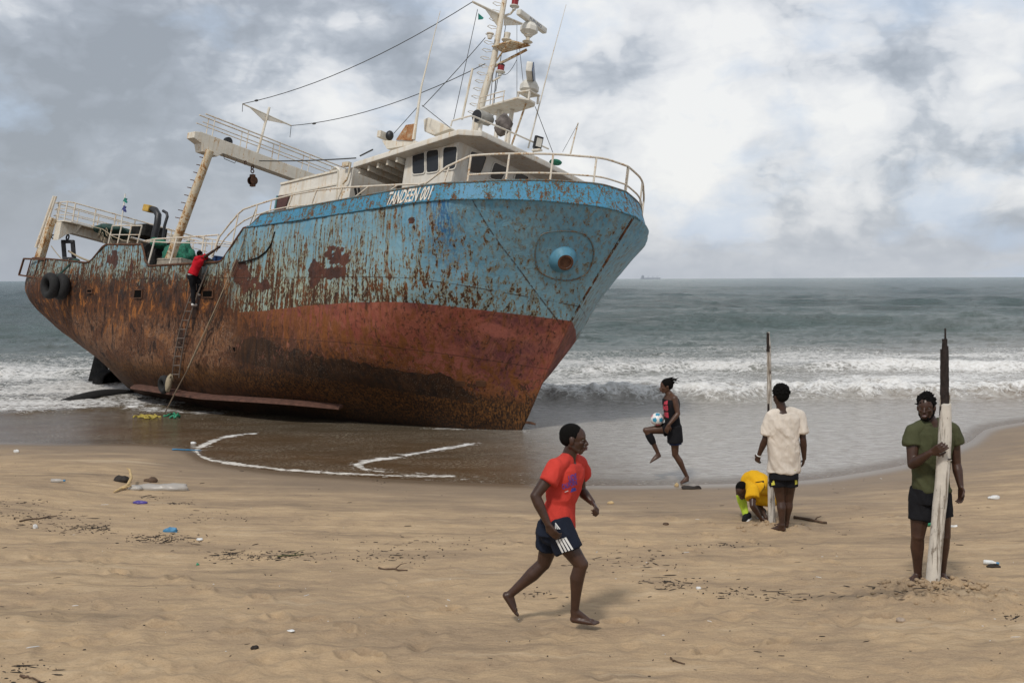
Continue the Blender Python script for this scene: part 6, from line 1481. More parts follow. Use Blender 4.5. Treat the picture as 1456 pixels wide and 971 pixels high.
# ball: blue and pink blots on white
bc = J(934.5, 596, .04); rb = .108
mb = MB(); mb.ball(bc, rb, 64, 44); ball = mb.build('football', mat_plain('ball_white', (0.72, 0.71, 0.68), .4, 0, .05, 10, .001), None, 'all')
for m_ in (mat_plain('ball_blue', (0.04, 0.27, 0.42), .4, 0, .1), mat_plain('ball_pink', (0.62, 0.20, 0.24), .4, 0, .1), mat_plain('ball_maroon', (0.08, 0.02, 0.03), .4, 0, .1)): ball.data.materials.append(m_)
_g = (1 + 5 ** .5) / 2; ICO = [V3(v).normalized() for v in [(0, a_, b_ * _g) for a_ in (1, -1) for b_ in (1, -1)] + [(a_, b_ * _g, 0) for a_ in (1, -1) for b_ in (1, -1)] + [(b_ * _g, 0, a_) for a_ in (1, -1) for b_ in (1, -1)]]
for p_ in ball.data.polygons:
    d_ = (p_.center - bc).normalized(); best = max(range(12), key=lambda i: ICO[i].dot(d_)); an_ = math.acos(min(1, ICO[best].dot(d_))); w_ = .36 + .05 * math.sin(5 * math.atan2(d_.x - ICO[best].x, d_.z - ICO[best].z))
    if an_ < w_: p_.material_index = (1, 2, 1, 2, 3, 1, 2, 1, 1, 2, 3, 2)[best]
recenter(ball, bc - V3((0, 0, rb))); tag(ball, 'white football with blue and pink patches on the juggling man\'s thigh', 'ball')

# ---- man in cream T-shirt seen from behind
g = ground_hit(1113, 755); D = float(g[1]); J = JP(D); B = Body()
neck, pel = J(1112, 583, 0), J(1115, 668, 0); shL, shR = J(1095.5, 593, .0), J(1136, 592, .02); lat = (1, 0.05, 0)
H = head(B, J(1109, 562, 0), (-.45, 1, .0), (0, 0, 1), 1.0)
B.cap(J(1109.5, 572, .0), J(1112, 585, 0), .053, .064)
B.loft(torso_secs(pel, neck, lat, lat, (0, 1, 0), 1.0)); B.cap(shL, neck, .058, .055); B.cap(shR, neck, .058, .055)
elL, wrL = J(1088, 625, .0), J(1079, 647, .10); elR, wrR = J(1142, 625, -.03), J(1143.5, 652, .04)
arm(B, shL, elL, wrL, 1.05); arm(B, shR, elR, wrR, 1.05); hand(B, wrL, J(1076.5, 655, .14) - wrL, (.6, .5, 0), 1.0, .8, -1); hand(B, wrR, J(1141, 663, .08) - wrR, (-.7, .4, 0), 1.0, .7, 1)
leg(B, J(1106, 672, 0), J(1110, 712, .03), J(1112, 746, -.02), 1.02, (0, -.015, 0)); leg(B, J(1124, 672, .0), J(1121.5, 711, .06), J(1118.5, 742, .10), 1.0, (0, -.015, 0))
foot(B, J(1116, 755, -.03), J(1097, 752, .08), (0, 0, 1), 1.0, J(1112, 746, -.02)); foot(B, J(1120, 750, .08), J(1102, 747, .22), (0, 0, 1), 1.0, J(1118.5, 742, .10))
back = finish_person(B, .0075, V3((g[0], g[1], g[2])), 'man in cream T-shirt and black shorts standing with his back turned', M_skin, 2)
face_parts(back, H); hair_cap(back, H, .018, curls=220, seed=7)
B = Body(); S_ = torso_secs(pel, neck, lat, lat, (0, 1, 0), 1.0, .030, k0=.0, k1=.95)
B.loft([(J(1113, 671, 0), V3((1, 0, 0)), V3((0, 1, 0)), .192, .135)] + [(c_, a_, b_, max(w_, .19), max(d_, .13)) if i < 4 else (c_, a_, b_, w_, d_) for i, (c_, a_, b_, w_, d_) in enumerate(S_)])
B.cap(shL, shL.lerp(neck, .70), .070, .066); B.cap(shR, shR.lerp(neck, .70), .070, .066); B.frustum(shL, J(1090.5, 618, 0), .070, .082); B.frustum(shR, J(1140.5, 616, -.02), .070, .082)
B.finish('t_shirt', C_cream, back, .0085, 2, .042, 4.5, 5)
B = Body(); B.loft([(J(1115, 664, 0), V3((1, 0, 0)), V3((0, 1, 0)), .165, .125), (J(1114, 680, 0), V3((1, 0, 0)), V3((0, 1, 0)), .175, .14)]); B.frustum(J(1105.5, 668, 0), J(1107, 690, .01), .098, .112); B.frustum(J(1123, 668, 0), J(1121.5, 690, .02), .098, .112)
sh_ = B.finish('shorts', C_black, back, .009, 2, .012, 5, 6)
quad_decal([(1094, 668), (1097.5, 668), (1102, 689), (1097, 690)], D, sh_, back, cloth_mat('yellow_stripe', (0.55, 0.52, 0.08)), 'side_panel', 4); quad_decal([(1129.5, 668), (1132, 668), (1134, 688), (1130.5, 689)], D, sh_, back, cloth_mat('yellow_stripe', (0.55, 0.52, 0.08)), 'side_panel', 4)
o_ = MB(); o_.torus(wrL - back.location, (wrL - elL), .030, .006, 20, 6); o_.build('wristband', C_white, back, 'all')

# ---- man crouching behind the pole in yellow
g = ground_hit(1063, 743); D = float(g[1]) + .25; J = JP(D); B = Body()
neck, pel = J(1064, 691, .0), J(1094, 703, .22); shL, shR = J(1070, 696, -.16), J(1069, 690, .20)
H = head(B, J(1055, 697, -.05), (-.55, -.55, -.75), (-.55, -.3, .7), .92)
B.cap(J(1058, 694, -.02), neck, .052, .058)
B.loft(torso_secs(pel, neck, (0, 1, 0), (0, 1, .05), (-1, 0, 0), .98, bend=(0, 0, .10))); B.cap(shL, neck, .056, .055); B.cap(shR, neck, .056, .055)
arm(B, shL, J(1070, 719, -.30), J(1082, 737, -.24), 1.02); hand(B, J(1082, 737, -.24), V3((.55, -.05, -.7)), (.6, .3, -.2), 1.0, .7, 1)
arm(B, shR, J(1078, 716, .20), J(1089, 736, .0), 1.0); hand(B, J(1089, 736, .0), V3((.3, -.1, -.7)), (-.2, -.6, 0), 1.0, .7, -1)
kn1, an1 = J(1052, 701, .12), J(1061, 733, .05); kn2, an2 = J(1072, 705, .38), J(1082, 728, .33)
leg(B, J(1092, 708, .14), kn1, an1, 1.0); leg(B, J(1094, 708, .32), kn2, an2, 1.0)
B.cap(an1, J(1062, 738, .02), .034, .04); B.cap(an2, J(1083, 733, .30), .034, .04)
cr = finish_person(B, .0085, V3((g[0], g[1] + .1, g[2])), 'man in yellow jersey and lime socks crouching to dig at the pole foot', M_skin, 2)
face_parts(cr, H, .92); hair_cap(cr, H, .002, seed=9, sc=.92)
B = Body(); B.loft(torso_secs(pel, neck, (0, 1, 0), (0, 1, .05), (-1, 0, 0), .98, .026, (0, 0, .10), k0=0, k1=.95)); B.cap(shL, neck, .068, .055); B.cap(shR, neck, .068, .055); B.frustum(shL, J(1070, 709, -.25), .072, .090); B.frustum(shR, J(1073, 703, .24), .070, .084)
jy = B.finish('jersey', C_yellow, cr, .0085, 2, .034, 4.5, 11); quad_decal([(1074, 685), (1086, 683), (1088, 692), (1082, 700)], D, jy, cr, C_black, 'jersey_panel', 4)
B = Body(); B.ball(J(1093, 706, .22), (.16, .19, .13)); B.frustum(J(1090, 708, .14), J(1072, 706, .12), .11, .10); B.frustum(J(1092, 708, .32), J(1078, 708, .36), .11, .10); B.finish('shorts', C_yellow, cr, .01, 2, .012, 5, 12)
for kn_, an_ in ((kn1, an1), (kn2, an2)):
    B = Body(); B.mb.tube([kn_.lerp(an_, .05), kn_.lerp(an_, .35), kn_.lerp(an_, .7), kn_.lerp(an_, 1.0)], [.060, .062, .048, .042], 18); B.finish('football_sock', C_lime, cr, .008, 1)
    B = Body(); fz = V3((an_.x, an_.y, gz(an_.x, an_.y))); B.cap(fz + V3((.03, .02, .05)), fz + V3((-.02, -.05, .045)), .048, .042); B.cap(fz + V3((-.02, -.05, .04)), fz + V3((-.07, -.18, .035)), .042, .032); B.cap(an_, fz + V3((.02, .0, .06)), .044, .046); B.finish('boot', C_black, cr, .008, 1)
    mb = MB(); mb.tube([fz + V3((.04, .03, .012)) - cr.location, fz + V3((-.07, -.20, .012)) - cr.location], [.046, .038], 12, sq=.3); mb.build('boot_sole', C_white, cr, 'all')

# ---- man holding the broken post
g = ground_hit(1305, 829); D = float(g[1]); J = JP(D); B = Body(); postD = D - .22
neck, pel = J(1325, 602, 0), J(1322, 706, 0); shL, shR = J(1298, 615, -.02), J(1354, 613, .02); lat = (1, .05, 0)
H = head(B, J(1317, 579, -.02), (-.62, -1, -.02), (-.06, 0, 1), 1.03)
B.cap(J(1320, 592, .01), J(1325, 606, .01), .056, .068)
B.loft(torso_secs(pel, neck, lat, lat, (0, -1, 0), .95)); B.cap(shL, neck, .058, .057); B.cap(shR, neck, .058, .057)
elL, wrL = J(1297, 660, -.10), J(1324, 643, -.27); elR, wrR = J(1360, 660, .02), J(1366, 692, -.06)
arm(B, shL, elL, wrL, 1.20); arm(B, shR, elR, wrR, 1.15)
hand(B, wrL, J(1337, 637, -.34) - wrL, (.35, .9, 0), 1.05, .55, -1, .3); hand(B, wrR, J(1367, 708, -.09) - wrR, (-.8, -.2, 0), 1.05, .45, -1)
leg(B, J(1310, 712, 0), J(1305, 762, -.03), J(1305, 817, .0), 1.16, (0, .014, 0)); leg(B, J(1336, 712, 0), J(1342, 762, -.02), J(1339, 816, .02), 1.16, (0, .014, 0))
foot(B, J(1307, 822, .06), J(1292, 830, -.10), (0, 0, 1), 1.05, J(1305, 817, .0)); foot(B, J(1339, 822, .08), J(1346, 832, -.13), (0, 0, 1), 1.05, J(1339, 816, .02))
hold = finish_person(B, .0062, V3((g[0] + .1, g[1], g[2])), 'bearded man in olive T-shirt with one hand on the broken white post', M_skin, 3)
face_parts(hold, H, 1.03, True); hair_cap(hold, H, .008, curls=150, seed=13, sc=1.03); beard(hold, H, 1.03)
B = Body(); S_ = torso_secs(pel, neck, lat, lat, (0, -1, 0), .95, .022, k0=.0, k1=.95); B.loft([(J(1325, 697, 0), V3((1, 0, 0)), V3((0, 1, 0)), .170, .13)] + S_[1:])
B.cap(shL, shL.lerp(neck, .70), .069, .065); B.cap(shR, shR.lerp(neck, .70), .069, .065); B.frustum(shL, J(1297, 633, -.05), .070, .078); B.frustum(shR, J(1358, 630, .02), .070, .078)
B.finish('t_shirt', C_olive, hold, .0075, 2, .038, 4.5, 15)
B = Body(); B.loft([(J(1323, 693, 0), V3((1, 0, 0)), V3((0, 1, 0)), .172, .13), (J(1323, 714, 0), V3((1, 0, 0)), V3((0, 1, 0)), .18, .14)]); B.frustum(J(1311, 700, 0), J(1309, 738, -.02), .100, .108); B.frustum(J(1336, 700, 0), J(1340, 735, -.02), .100, .104)
B.finish('shorts', C_black, hold, .0075, 2, .034, 4.5, 17)

# ---- climber on the ladder
hp_ = SW(on_hull(280, 400, .1)); D = float(hp_.y) - .18; J = JP(D); k_ = 1456 / D / 51.; B = Body()
sc = .86
neck, pel = J(285, 366, -.05), J(274, 390, -.08); shL, shR = J(280, 368, -.18), J(289, 367, .05)
H = head(B, J(284.5, 361.5, .02), (.5, .85, .1), (.15, 0, 1), .80); B.cap(J(284.5, 364, 0), neck, .046, .05)
B.loft(torso_secs(pel, neck, (.35, -1, 0), (.5, -1, 0), (1, .3, 0), .84)); B.cap(shL, neck, .05, .05); B.cap(shR, neck, .05, .05)
arm(B, shR, J(299, 360, -.05), J(308.5, 353.5, -.10), .9); hand(B, J(308.5, 353.5, -.10), J(313, 351, -.10) - J(308.5, 353.5, -.10), (0, .6, .5), .9, 1.1, 1)
arm(B, shL, J(289, 378, .0), J(294, 371, .12), .85); hand(B, J(294, 371, .12), V3((.3, .2, .5)), (.2, .6, 0), .9, 1.0, 1)
leg(B, J(272.5, 392, -.10), J(275, 411, -.02), J(275, 430, -.02), .84); leg(B, J(276, 392, .02), J(284, 402, .08), J(282, 417, .06), .84)
cl = B.finish('person', M_skin, None, .012, 2); recenter(cl, J(276, 435, 0)); tag(cl, 'person in red T-shirt and black trousers climbing the ladder on the hull', 'person'); hair_cap(cl, H, .004, seed=19, sc=.8)
B = Body(); B.loft(torso_secs(pel, neck, (.35, -1, 0), (.5, -1, 0), (1, .3, 0), .84, .03, k0=0, k1=.96)); B.cap(shL, neck, .064, .05); B.cap(shR, neck, .064, .05); B.frustum(shR, J(293, 364, .12), .068, .07); B.frustum(shL, J(284, 373, -.1), .068, .075); B.finish('t_shirt', C_scarlet, cl, .012, 2, .02, 4, 3)
B = Body(); B.loft([(J(273.0, 391.5, -.04), V3((.35, -1, 0)).normalized(), V3((1, .35, 0)).normalized(), .15, .105), (J(273.6, 389.5, -.04), V3((.35, -1, 0)).normalized(), V3((1, .35, 0)).normalized(), .165, .125)]); B.finish('white_hem', C_white, cl, .012, 1)
B = Body(); B.ball(J(274, 393, -.04), (.15, .15, .11)); B.chain([J(272.5, 394, -.10), J(275, 411, -.02), J(275, 431, -.02)], [.095, .068, .050]); B.chain([J(276, 394, .02), J(284, 402, .08), J(282.5, 416, .06)], [.095, .07, .052]); B.finish('trousers', C_black, cl, .012, 2, .012, 5, 5)
for (x, y, o_) in ((275.5, 433, -.04), (283, 418.5, .04)): B = Body(); B.cap(J(x - 1.5, y, o_), J(x + 3.2, y + .5, o_ + .1), .042, .036); B.finish('shoe', C_white, cl, .012, 1)

# ------------------------------------------------------------------ the two goal posts
def post_mesh(pts, rs, D, seg=18, name='post', mat=None, rough=.006, seed=0, jag=0.0, dd=0.0):
    mb = MB(); P = []; R_ = []; n = 26
    for i in range(n):
        f_ = i / (n - 1) * (len(pts) - 1); k = min(int(f_), len(pts) - 2); s_ = f_ - k; x = pts[k][0] * (1 - s_) + pts[k + 1][0] * s_; y = pts[k][1] * (1 - s_) + pts[k + 1][1] * s_
        P.append(V3(at_depth(x, y, D + dd))); R_.append((rs[k] * (1 - s_) + rs[k + 1] * s_) * D / 1456)
    mb.tube([tuple(p) for p in P], R_, seg)
    rs_ = np.random.RandomState(seed)
    for i in range(n):
        for k in range(seg):
            j = i * seg + k; p = V3(mb.v[j]); d_ = p - P[i]; a = fbm(np.array([k * .9 + seed]), np.array([i * .35]), 3)[0] - .5; p = P[i] + d_ * (1 + a * rough * 40)
            if jag and i == n - 1: p += V3((0, 0, rs_.uniform(-1, 1) * jag))
            mb.v[j] = tuple(p)
    return mb
def post_mat(name, base, dark, crack=.5):
    m, t, bs = material(name); oc = t.coord('Object'); s_ = t.noise(t.vscale(oc, (22, 22, 1.6)), 1.0, 6, .65, .3); b = t.noise(oc, 7, 6, .65); f_ = t.noise(t.vscale(oc, (50, 50, 12)), 1.0, 4, .6)
    c = t.mix(t.rng(b, .35, .65), base, tuple(k * .78 for k in base)); c = t.mix(t.rng(s_, .53, .60, 0, .8), c, (0.16, 0.125, 0.09)); c = t.mix(t.rng(t.m('ADD', t.m('MULTIPLY', b, .6), t.m('MULTIPLY', f_, .5)), .60 + .1 * (1 - crack), .66 + .1 * (1 - crack)), c, dark)
    setp(t, bs, c, .85, t.bump(s_, .7, .012, t.bump(f_, .5, .005))); return m
Mp1 = post_mat('flaking_white_paint', (0.66, 0.61, 0.53), (0.16, 0.12, 0.085), .85); Mp2 = mat_plain('rotten_dark_wood', (0.022, 0.014, 0.011), .9, 0, .6, 30, .02)
pr_ = empty('broken_post', V3(at_depth(1327, 829, postD))); tag(pr_, 'thick white post with a splintered dark top, held by the olive-shirted man', 'post')
def rel(mb, root, name, mat, smooth=False): mb.v = [tuple(V3(p) - root.location) for p in mb.v]; return mb.build(name, mat, root, smooth)
rel(post_mesh([(1326, 833), (1331, 770), (1338, 700), (1343, 630), (1344.5, 574)], [10, 9.6, 9.6, 9.2, 8.0], postD, seed=2, jag=.03), pr_, 'painted_shaft', Mp1, True)
for i, (x0_, y0_, x1_, y1_, r0, r1) in enumerate([(1342.5, 590, 1343.0, 482, 5.4, 4.0), (1339.5, 590, 1339, 497, 3.4, 1.8), (1345, 590, 1344, 467, 3.8, 1.2), (1347, 590, 1346.5, 492, 3.4, 2.2), (1338.5, 585, 1337.5, 496, 1.8, .6), (1349, 580, 1351, 560, 2.2, .4), (1338, 580, 1337, 562, 2.4, .4)]):
    mb = post_mesh([(x0_, y0_), (x1_, y1_)], [r0, r1], postD, 8, seed=i + 5, rough=.02); rel(mb, pr_, 'splinter', Mp2 if i < 5 else Mp1)
for y, x in ((653, 1343), (720, 1336), (792, 1329)): mb = MB(); c = V3(at_depth(x, y, postD)); mb.torus(c, (.07, 0, 1), 9.3 * postD / 1456, .003, 24, 6); rel(mb, pr_, 'batten_joint', Mp1)
mb = MB(); c = V3(at_depth(1350, 653, postD - .075)); mb.ball(c, (.018, .01, .008), 10, 6); rel(mb, pr_, 'nail_hole', Mp2)
g = ground_hit(1098, 745); D2 = float(g[1]); pr_ = empty('thin_post', V3(g)); tag(pr_, 'thin weathered pole standing between the crouching man and the cream-shirted man', 'post')
rel(post_mesh([(1098, 747), (1096.5, 700), (1095.5, 640), (1094, 560), (1093, 492), (1092, 474)], [5.2, 4.8, 4.2, 3.4, 2.6, 2.0], D2, seed=4, jag=.02), pr_, 'painted_shaft', post_mat('peeling_white_paint', (0.60, 0.56, 0.50), (0.07, 0.05, 0.04), .9), True)
mb = post_mesh([(1092.2, 500), (1091.8, 472)], [2.6, 1.8], D2 - .01, 8, seed=9, jag=.02, rough=.01); rel(mb, pr_, 'dark_tip', Mp2)
mb = post_mesh([(1093, 590), (1092.5, 574)], [2.2, 1.2], D2 - .03, 8, seed=10); rel(mb, pr_, 'splinter', Mp2)

# ------------------------------------------------------------------ litter, driftwood and the rest of the beach
def col_mat(name, c, rough=.5): return mat_plain(name, c, rough, 0, .2, 20)
K_white = col_mat('white_plastic', (0.66, 0.66, 0.64)); K_blue = col_mat('blue_plastic', (0.05, 0.20, 0.36)); K_purple = col_mat('purple_foil', (0.07, 0.05, 0.26), .3); K_green = col_mat('green_plastic', (0.03, 0.24, 0.13), .3)
K_drift = mat_plain('driftwood', (0.10, 0.062, 0.038), .9, 0, .5, 25); K_pale = mat_plain('pale_driftwood', (0.50, 0.36, 0.18), .85, 0, .3, 20); K_dark = mat_plain('wet_dark_scraps', (0.022, 0.016, 0.012), .8, 0, .5, 20); K_stone = mat_plain('grey_stone', (0.33, 0.26, 0.20), .8, 0, .3, 20)
def stick(p, q, r, label, mat=K_drift, seed=1, name='driftwood_stick', twig=False):
    a, b = ground_hit(*p), ground_hit(*q); rs = np.random.RandomState(seed); n = 9; P = []
    for i in range(n):
        f_ = i / (n - 1); x = a[0] + (b[0] - a[0]) * f_ + rs.normal(0, .006); y = a[1] + (b[1] - a[1]) * f_ + rs.normal(0, .01); P.append(V3((x, y, gz(x, y) + r * .8 + rs.uniform(0, .006))))
    mb = MB(); mb.tube(P, [r * (1 - .5 * i / n) * rs.uniform(.8, 1.15) for i in range(n)], 8)
    if twig: k = P[5]; mb.tube([k, k + V3((.05, .06, .03)), k + V3((.11, .09, .035))], [r * .6, r * .4, r * .2], 6)
    o = mb.build(name, mat, None, 'all'); recenter(o, P[0]); return tag(o, label, 'stick')
stick((28, 742), (82, 734), .010, 'thin dark stick on dry sand at far left', seed=2)
stick((537, 808), (578, 812), .011, 'short dark stick on open sand left of the walking man', seed=3, twig=True)
stick((28, 963), (58, 971), .010, 'dark twig on the sand in the lower left corner', seed=4)
stick((1129, 737), (1175, 745), .022, 'dark broken stick on the sand right of the cream-shirted man', seed=5, twig=True)
stick((1346, 822), (1402, 834), .011, 'long brown stick lying behind the thick white post', seed=6)
stick((952, 938), (972, 945), .008, 'tiny curved twig on the foreground sand below the walking man', seed=7)
stick((394, 792), (432, 789), .009, 'greenish twig at the end of the dark weed line', mat_plain('green_twig', (0.09, 0.09, 0.035), .8), 8, twig=True)
mb = MB(); P = [V3(ground_hit(x, y)) + V3((0, 0, h)) for x, y, h in ((162, 701, .02), (172, 697, .03), (182, 694, .05), (187, 690, .12), (185, 686, .20), (181, 685, .22))]
mb.tube(P, [.010, .020, .024, .022, .018, .008], 10); mb.tube([P[1], P[1] + V3((.12, .1, .02))], [.02, .01], 8); o = mb.build('driftwood_branch', K_pale, None, 'all'); recenter(o, P[0]); tag(o, 'pale yellow curved piece of driftwood beside the clear plastic sheet', 'driftwood')
def crumple(x, y, size, mat, name, label, cat, seed=1, flat=.35, amp=.5):
    g_ = ground_hit(x, y); mb = MB(); sx, sy, sz = size; lump(mb, (g_[0], g_[1], g_[2] + sz * .45), (sx, sy, sz), seed, 24, 16, amp); o = mb.build(name, mat, None, 'all'); recenter(o, g_); return tag(o, label, cat)
m_, t, bs = material('clear_plastic'); setp(t, bs, (0.50, 0.48, 0.45), .3); bs.inputs['Alpha'].default_value = .6; K_clear = m_
crumple(232, 696, (.30, .10, .06), K_clear, 'plastic_sheet', 'crumpled clear plastic sheet on the left sand', 'plastic sheet', 3, amp=.8)
crumple(193, 696, (.12, .07, .05), K_clear, 'plastic_cup', 'small clear plastic scrap between driftwood and sheet', 'plastic scrap', 5)
crumple(175, 685, (.11, .08, .07), K_dark, 'dark_bag', 'small black bag behind the pale driftwood', 'bag', 6, amp=.7)
crumple(214, 685, (.09, .06, .05), K_drift, 'coconut_husk', 'brown husk on the sand behind the plastic sheet', 'husk', 7)
crumple(199, 716, (.075, .045, .028), K_purple, 'foil_wrapper', 'shiny purple wrapper on the left sand', 'wrapper', 8, amp=.8)
crumple(244, 756, (.075, .045, .032), K_blue, 'blue_bag', 'crumpled light blue plastic bag on the left sand', 'bag', 9, amp=.9)
crumple(131, 613, (.28, .16, .11), mat_plain('white_sacking', (0.52, 0.48, 0.44), .8), 'sack', 'whitish sack lying in the shallow water at the left', 'sack', 10, amp=.5)
crumple(23, 643, (.05, .04, .04), K_white, 'plastic_scrap', 'white scrap on damp sand near the left water edge', 'scrap', 11)
crumple(50, 751, (.025, .02, .035), K_white, 'plastic_scrap', 'tiny white scrap just below the thin stick at far left', 'scrap', 12)
crumple(284, 768, (.040, .03, .02), K_white, 'plastic_scrap', 'small white scrap at the right end of the dark weed', 'scrap', 13)
crumple(281, 803, (.016, .016, .014), K_green, 'screw_cap', 'tiny green bottle cap on the left foreground sand', 'cap', 14)
crumple(361, 922, (.028, .022, .018), K_dark, 'pebble', 'small black pebble on the left foreground sand', 'pebble', 15)
crumple(413, 897, (.030, .02, .008), K_white, 'paper_scrap', 'flat white paper scrap on the foreground sand', 'scrap', 16)
crumple(275, 633, (.06, .05, .05), K_white, 'foam_scrap', 'white foam scrap beside the blue strip at the swash edge', 'scrap', 17)
crumple(985, 695, (.13, .07, .035), K_dark, 'sandals', 'black sandals on the sand behind the juggling man', 'sandals', 18, amp=.9)
crumple(962, 691, (.035, .03, .035), K_pale, 'shell', 'beige shell at the heel of the juggling man', 'shell', 19)
crumple(993, 837, (.024, .02, .016), K_white, 'pebble', 'white pebble on the sand right of the walking man', 'pebble', 20)
crumple(1280, 883, (.035, .03, .025), K_stone, 'stone', 'round beige stone below the thick white post', 'stone', 21)
crumple(1411, 709, (.085, .05, .035), K_white, 'plastic_bag', 'crumpled white bag on the sand at the right', 'bag', 22, amp=.9)
crumple(1357, 749, (.05, .025, .016), K_white, 'paper_scrap', 'white scrap just right of the olive-shirted man', 'scrap', 23, amp=.8)
crumple(1318, 836, (.02, .02, .015), K_drift, 'stone', 'brown stone at the foot of the thick white post', 'stone', 24)
crumple(868, 716, (.05, .03, .025), K_pale, 'leaf', 'brown leaf on the sand behind the walking man', 'leaf', 25)
crumple(947, 746, (.035, .03, .02), K_drift, 'pebble', 'brown pebble left of the crouching man', 'pebble', 26)
# bottles
def bottle(x, y, dirx, mat, lab, L=.20, r_=.032):
    g_ = V3(ground_hit(x, y)); ax = V3((1, dirx, 0)).normalized(); root = empty('bottle', g_); tag(root, lab, 'bottle'); mb = MB(); mb.lathe(ax * (-L / 2) + V3((0, 0, r_)), ax, [(r_ * .8, 0), (r_, .01), (r_, L * .65), (r_ * .45, L * .85), (r_ * .4, L)], 18); mb.build('bottle_body', mat, root, True)
    mb = MB(); mb.lathe(ax * (L / 2) + V3((0, 0, r_)), ax, [(r_ * .5, -.01), (r_ * .5, .018)], 14); mb.build('screw_cap', K_blue, root, True)
bottle(1320, 748, .1, K_green, 'green plastic bottle lying behind the olive-shirted man', .19); bottle(82, 686, .05, K_clear, 'clear plastic bottle lying on the sand at far left', .19, .030); bottle(1408, 803, -.4, K_white, 'white bottle in dark weed on the right sand', .13, .025)
crumple(1414, 806, (.06, .04, .02), K_dark, 'weed_clump', 'dark weed clump around the white bottle', 'weed', 31, amp=1.0)
stick((245, 640), (290, 642), .018, 'blue plastic strip at the tip of the swash', K_blue, 12, 'plastic_strip')['category'] = 'plastic strip'
# ropes and wreck pieces in the shallows
def wet_rope(pts, r, mat, lab, loops=0, seed=1):
    rs = np.random.RandomState(seed); P = [V3(ground(x, y, .02)) + V3((0, 0, rs.uniform(0, .03))) for x, y in pts]; mb = MB(); n = []
    for i in range(len(P) - 1):
        for k in range(5): n.append(P[i].lerp(P[i + 1], k / 5) + V3(rs.normal(0, .02, 3)) * V3((1, 1, .3)).x)
    mb.tube(n, r, 7); o = mb.build('rope', mat, None, 'all'); recenter(o, P[0]); tag(o, lab, 'rope')
wet_rope([(190, 594), (200, 591), (214, 592), (222, 595), (206, 596), (196, 593), (212, 590), (232, 593)], .022, mat_plain('yellow_rope', (0.42, 0.33, 0.06), .8), 'tangled yellow rope in shallow water below the ladder', seed=3)
wet_rope([(234, 592), (246, 590), (254, 592), (240, 594), (250, 595), (258, 592)], .026, K_green, 'green rope tangle in the water beside the yellow rope', seed=4)
a, b = ground(88, 571, 0), ground(190, 560, 0); mb = MB(); n = 14; vs = []
for i in range(n):
    f_ = i / (n - 1); c = V3(a).lerp(V3(b), f_); h = .18 * math.sin(math.pi * min(1, f_ * .8 + .08)) + .02; wd_ = .25 * math.sin(math.pi * min(1, f_ * .9 + .1)) + .06
    vs += [c + V3((0, -wd_, -.08)), c + V3((0, -wd_ * .5, h)), c + V3((0, wd_ * .5, h * 1.1)), c + V3((0, wd_, -.08))]
mb.add(vs, [(4 * i + j, 4 * i + j + 1, 4 * i + 5 + j, 4 * i + 4 + j) for i in range(n - 1) for j in range(3)] + [(4 * i + 3, 4 * i, 4 * i + 4, 4 * i + 7) for i in range(n - 1)] + [(0, 1, 2, 3), tuple(range(4 * n - 4, 4 * n))[::-1]])
o = mb.build('wreck_plate', M_rubber, None, 'all'); recenter(o, a); tag(o, 'long bent black sheet awash in the foam behind the stern', 'wreckage')
# dark weed scraps strewn along the tide line: nobody could count them
rs = np.random.RandomState(11); mb = MB()
def scrap(x, y, s):
    if not (610 < y < 1000): return
    g_ = ground_hit(x, y)
    if shore_y(g_[0]) - g_[1] < .35: return
    ang = rs.uniform(0, 3.14); l = s * (rs.uniform(.4, 1.6) if rs.rand() < .8 else rs.uniform(2.5, 6)); s *= .8; d_ = V3((math.cos(ang), math.sin(ang) * .6, 0)) * l; c = V3(g_); k = V3((-d_.y, d_.x, 0)).normalized() * s * rs.uniform(.2, .5)
    p = [c - d_, c - d_ * .2 + k, c + d_, c + d_ * .2 - k]; hz_ = rs.uniform(.003, .012)
    p = [V3((q_.x, q_.y, c.z + .002)) for q_ in p]; t_ = [q_ + V3((0, 0, hz_)) for q_ in p]
    mb.add([tuple(v) for v in p + [(q_ - c) * .7 + c for q_ in t_]], [(0, 1, 5, 4), (1, 2, 6, 5), (2, 3, 7, 6), (3, 0, 4, 7), (4, 5, 6, 7)])
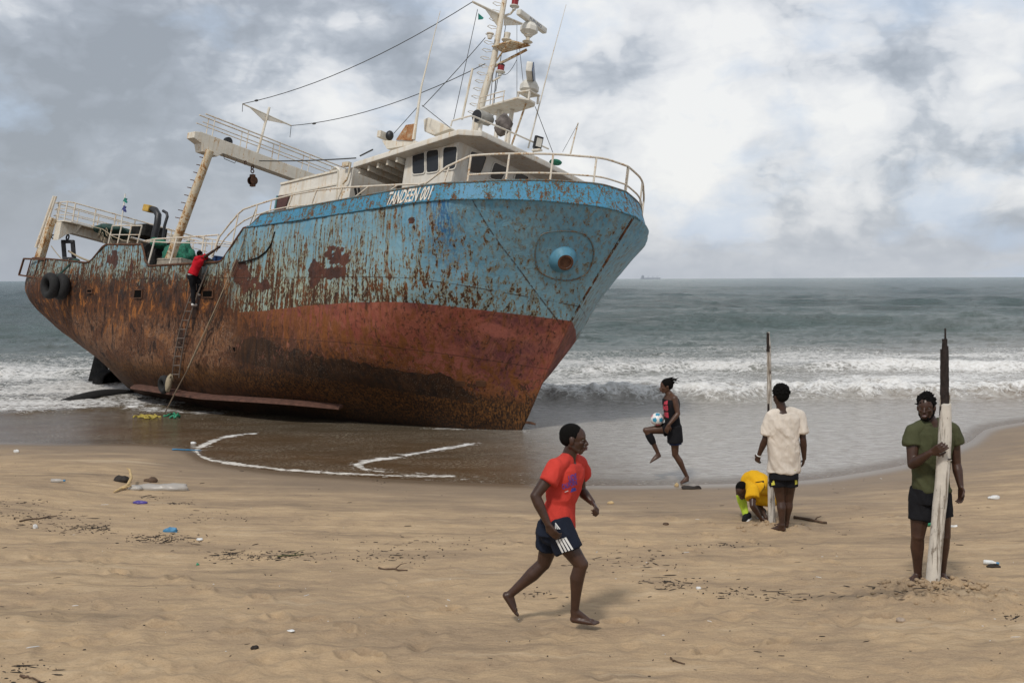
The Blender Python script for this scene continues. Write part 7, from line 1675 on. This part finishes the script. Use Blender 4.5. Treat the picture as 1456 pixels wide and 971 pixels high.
for cx_, cy_, w_, h_, n in [(15, 715, 60, 6, 60), (50, 735, 70, 10, 110), (100, 750, 70, 9, 90), (135, 752, 25, 6, 70), (230, 766, 55, 7, 170), (330, 790, 40, 8, 90), (400, 790, 55, 9, 110), (250, 716, 30, 3, 30), (215, 708, 20, 4, 25), (540, 793, 90, 8, 70), (620, 775, 160, 12, 80), (540, 684, 30, 3, 14),
                            (300, 735, 90, 10, 50), (900, 800, 90, 20, 70), (960, 830, 60, 10, 70), (1050, 845, 70, 8, 50), (1120, 850, 80, 10, 40), (1440, 878, 12, 8, 20), (1300, 840, 80, 16, 60), (30, 955, 60, 18, 35), (1010, 775, 80, 4, 40), (760, 845, 40, 6, 25), (1090, 705, 120, 20, 16)]:
    for i in range(n): scrap(cx_ + rs.normal() * w_ * .5, cy_ + rs.normal() * h_ * .5, rs.uniform(.006, .022))
for i in range(420): scrap(rs.uniform(0, 1456), rs.uniform(640, 965), rs.uniform(.004, .013))
o = mb.build('weed_scraps', K_dark, None); tag(o, kind='stuff')
mb = MB()
for i in range(70): scrap(rs.uniform(0, 1456), rs.uniform(660, 930), rs.uniform(.005, .013))
o = mb.build('shell_fragments', K_white, None); tag(o, kind='stuff')
# clods thrown up round the two posts
mb = MB()
for h, R_, n in ((hole, .42, 130), (hole2, .26, 50)):
    for i in range(n):
        a = rs.uniform(0, 6.28); q_ = abs(rs.normal()) * R_ * .7; x, y = h[0] + math.cos(a) * q_ * 1.4, h[1] - .1 + math.sin(a) * q_; s = rs.uniform(.006, .024)
        lump(mb, (x, y, gz(x, y) + s * .3), (s * 1.2, s, s * .8), i, 7, 5, .6)
o = mb.build('sand_clods', mat_sand, None, 'all'); tag(o, kind='stuff')
at_ = o.data.attributes.new('shore', 'FLOAT', 'POINT'); at_.data.foreach_set('value', [6.0] * len(o.data.vertices))
# ship on the horizon
hz = at_depth(925, 395.2, 6500.0); M_far = mat_plain('far_ship_paint', (0.34, 0.37, 0.42), .8)
r0 = empty('cargo_ship', (hz[0], hz[1], 0)); tag(r0, 'tiny grey cargo ship on the horizon right of the bow', 'ship')
mb = MB(); mb.prism([(-62, 0, 0), (60, 0, 0), (66, 0, 8), (-62, 0, 8)], (0, 14, 0)); mb.build('hull', M_far, r0)
mb = MB(); mb.box((-48, 7, 14), (16, 12, 14)); mb.box((-48, 7, 23), (6, 5, 5)); mb.build('bridge', M_far, r0)
for x in (-15, 15, 42): mb = MB(); mb.box((x, 7, 13), (2.5, 2.5, 12)); mb.box((x + 5, 7, 17), (12, 1.2, 1.2)); mb.build('deck_crane', M_far, r0)
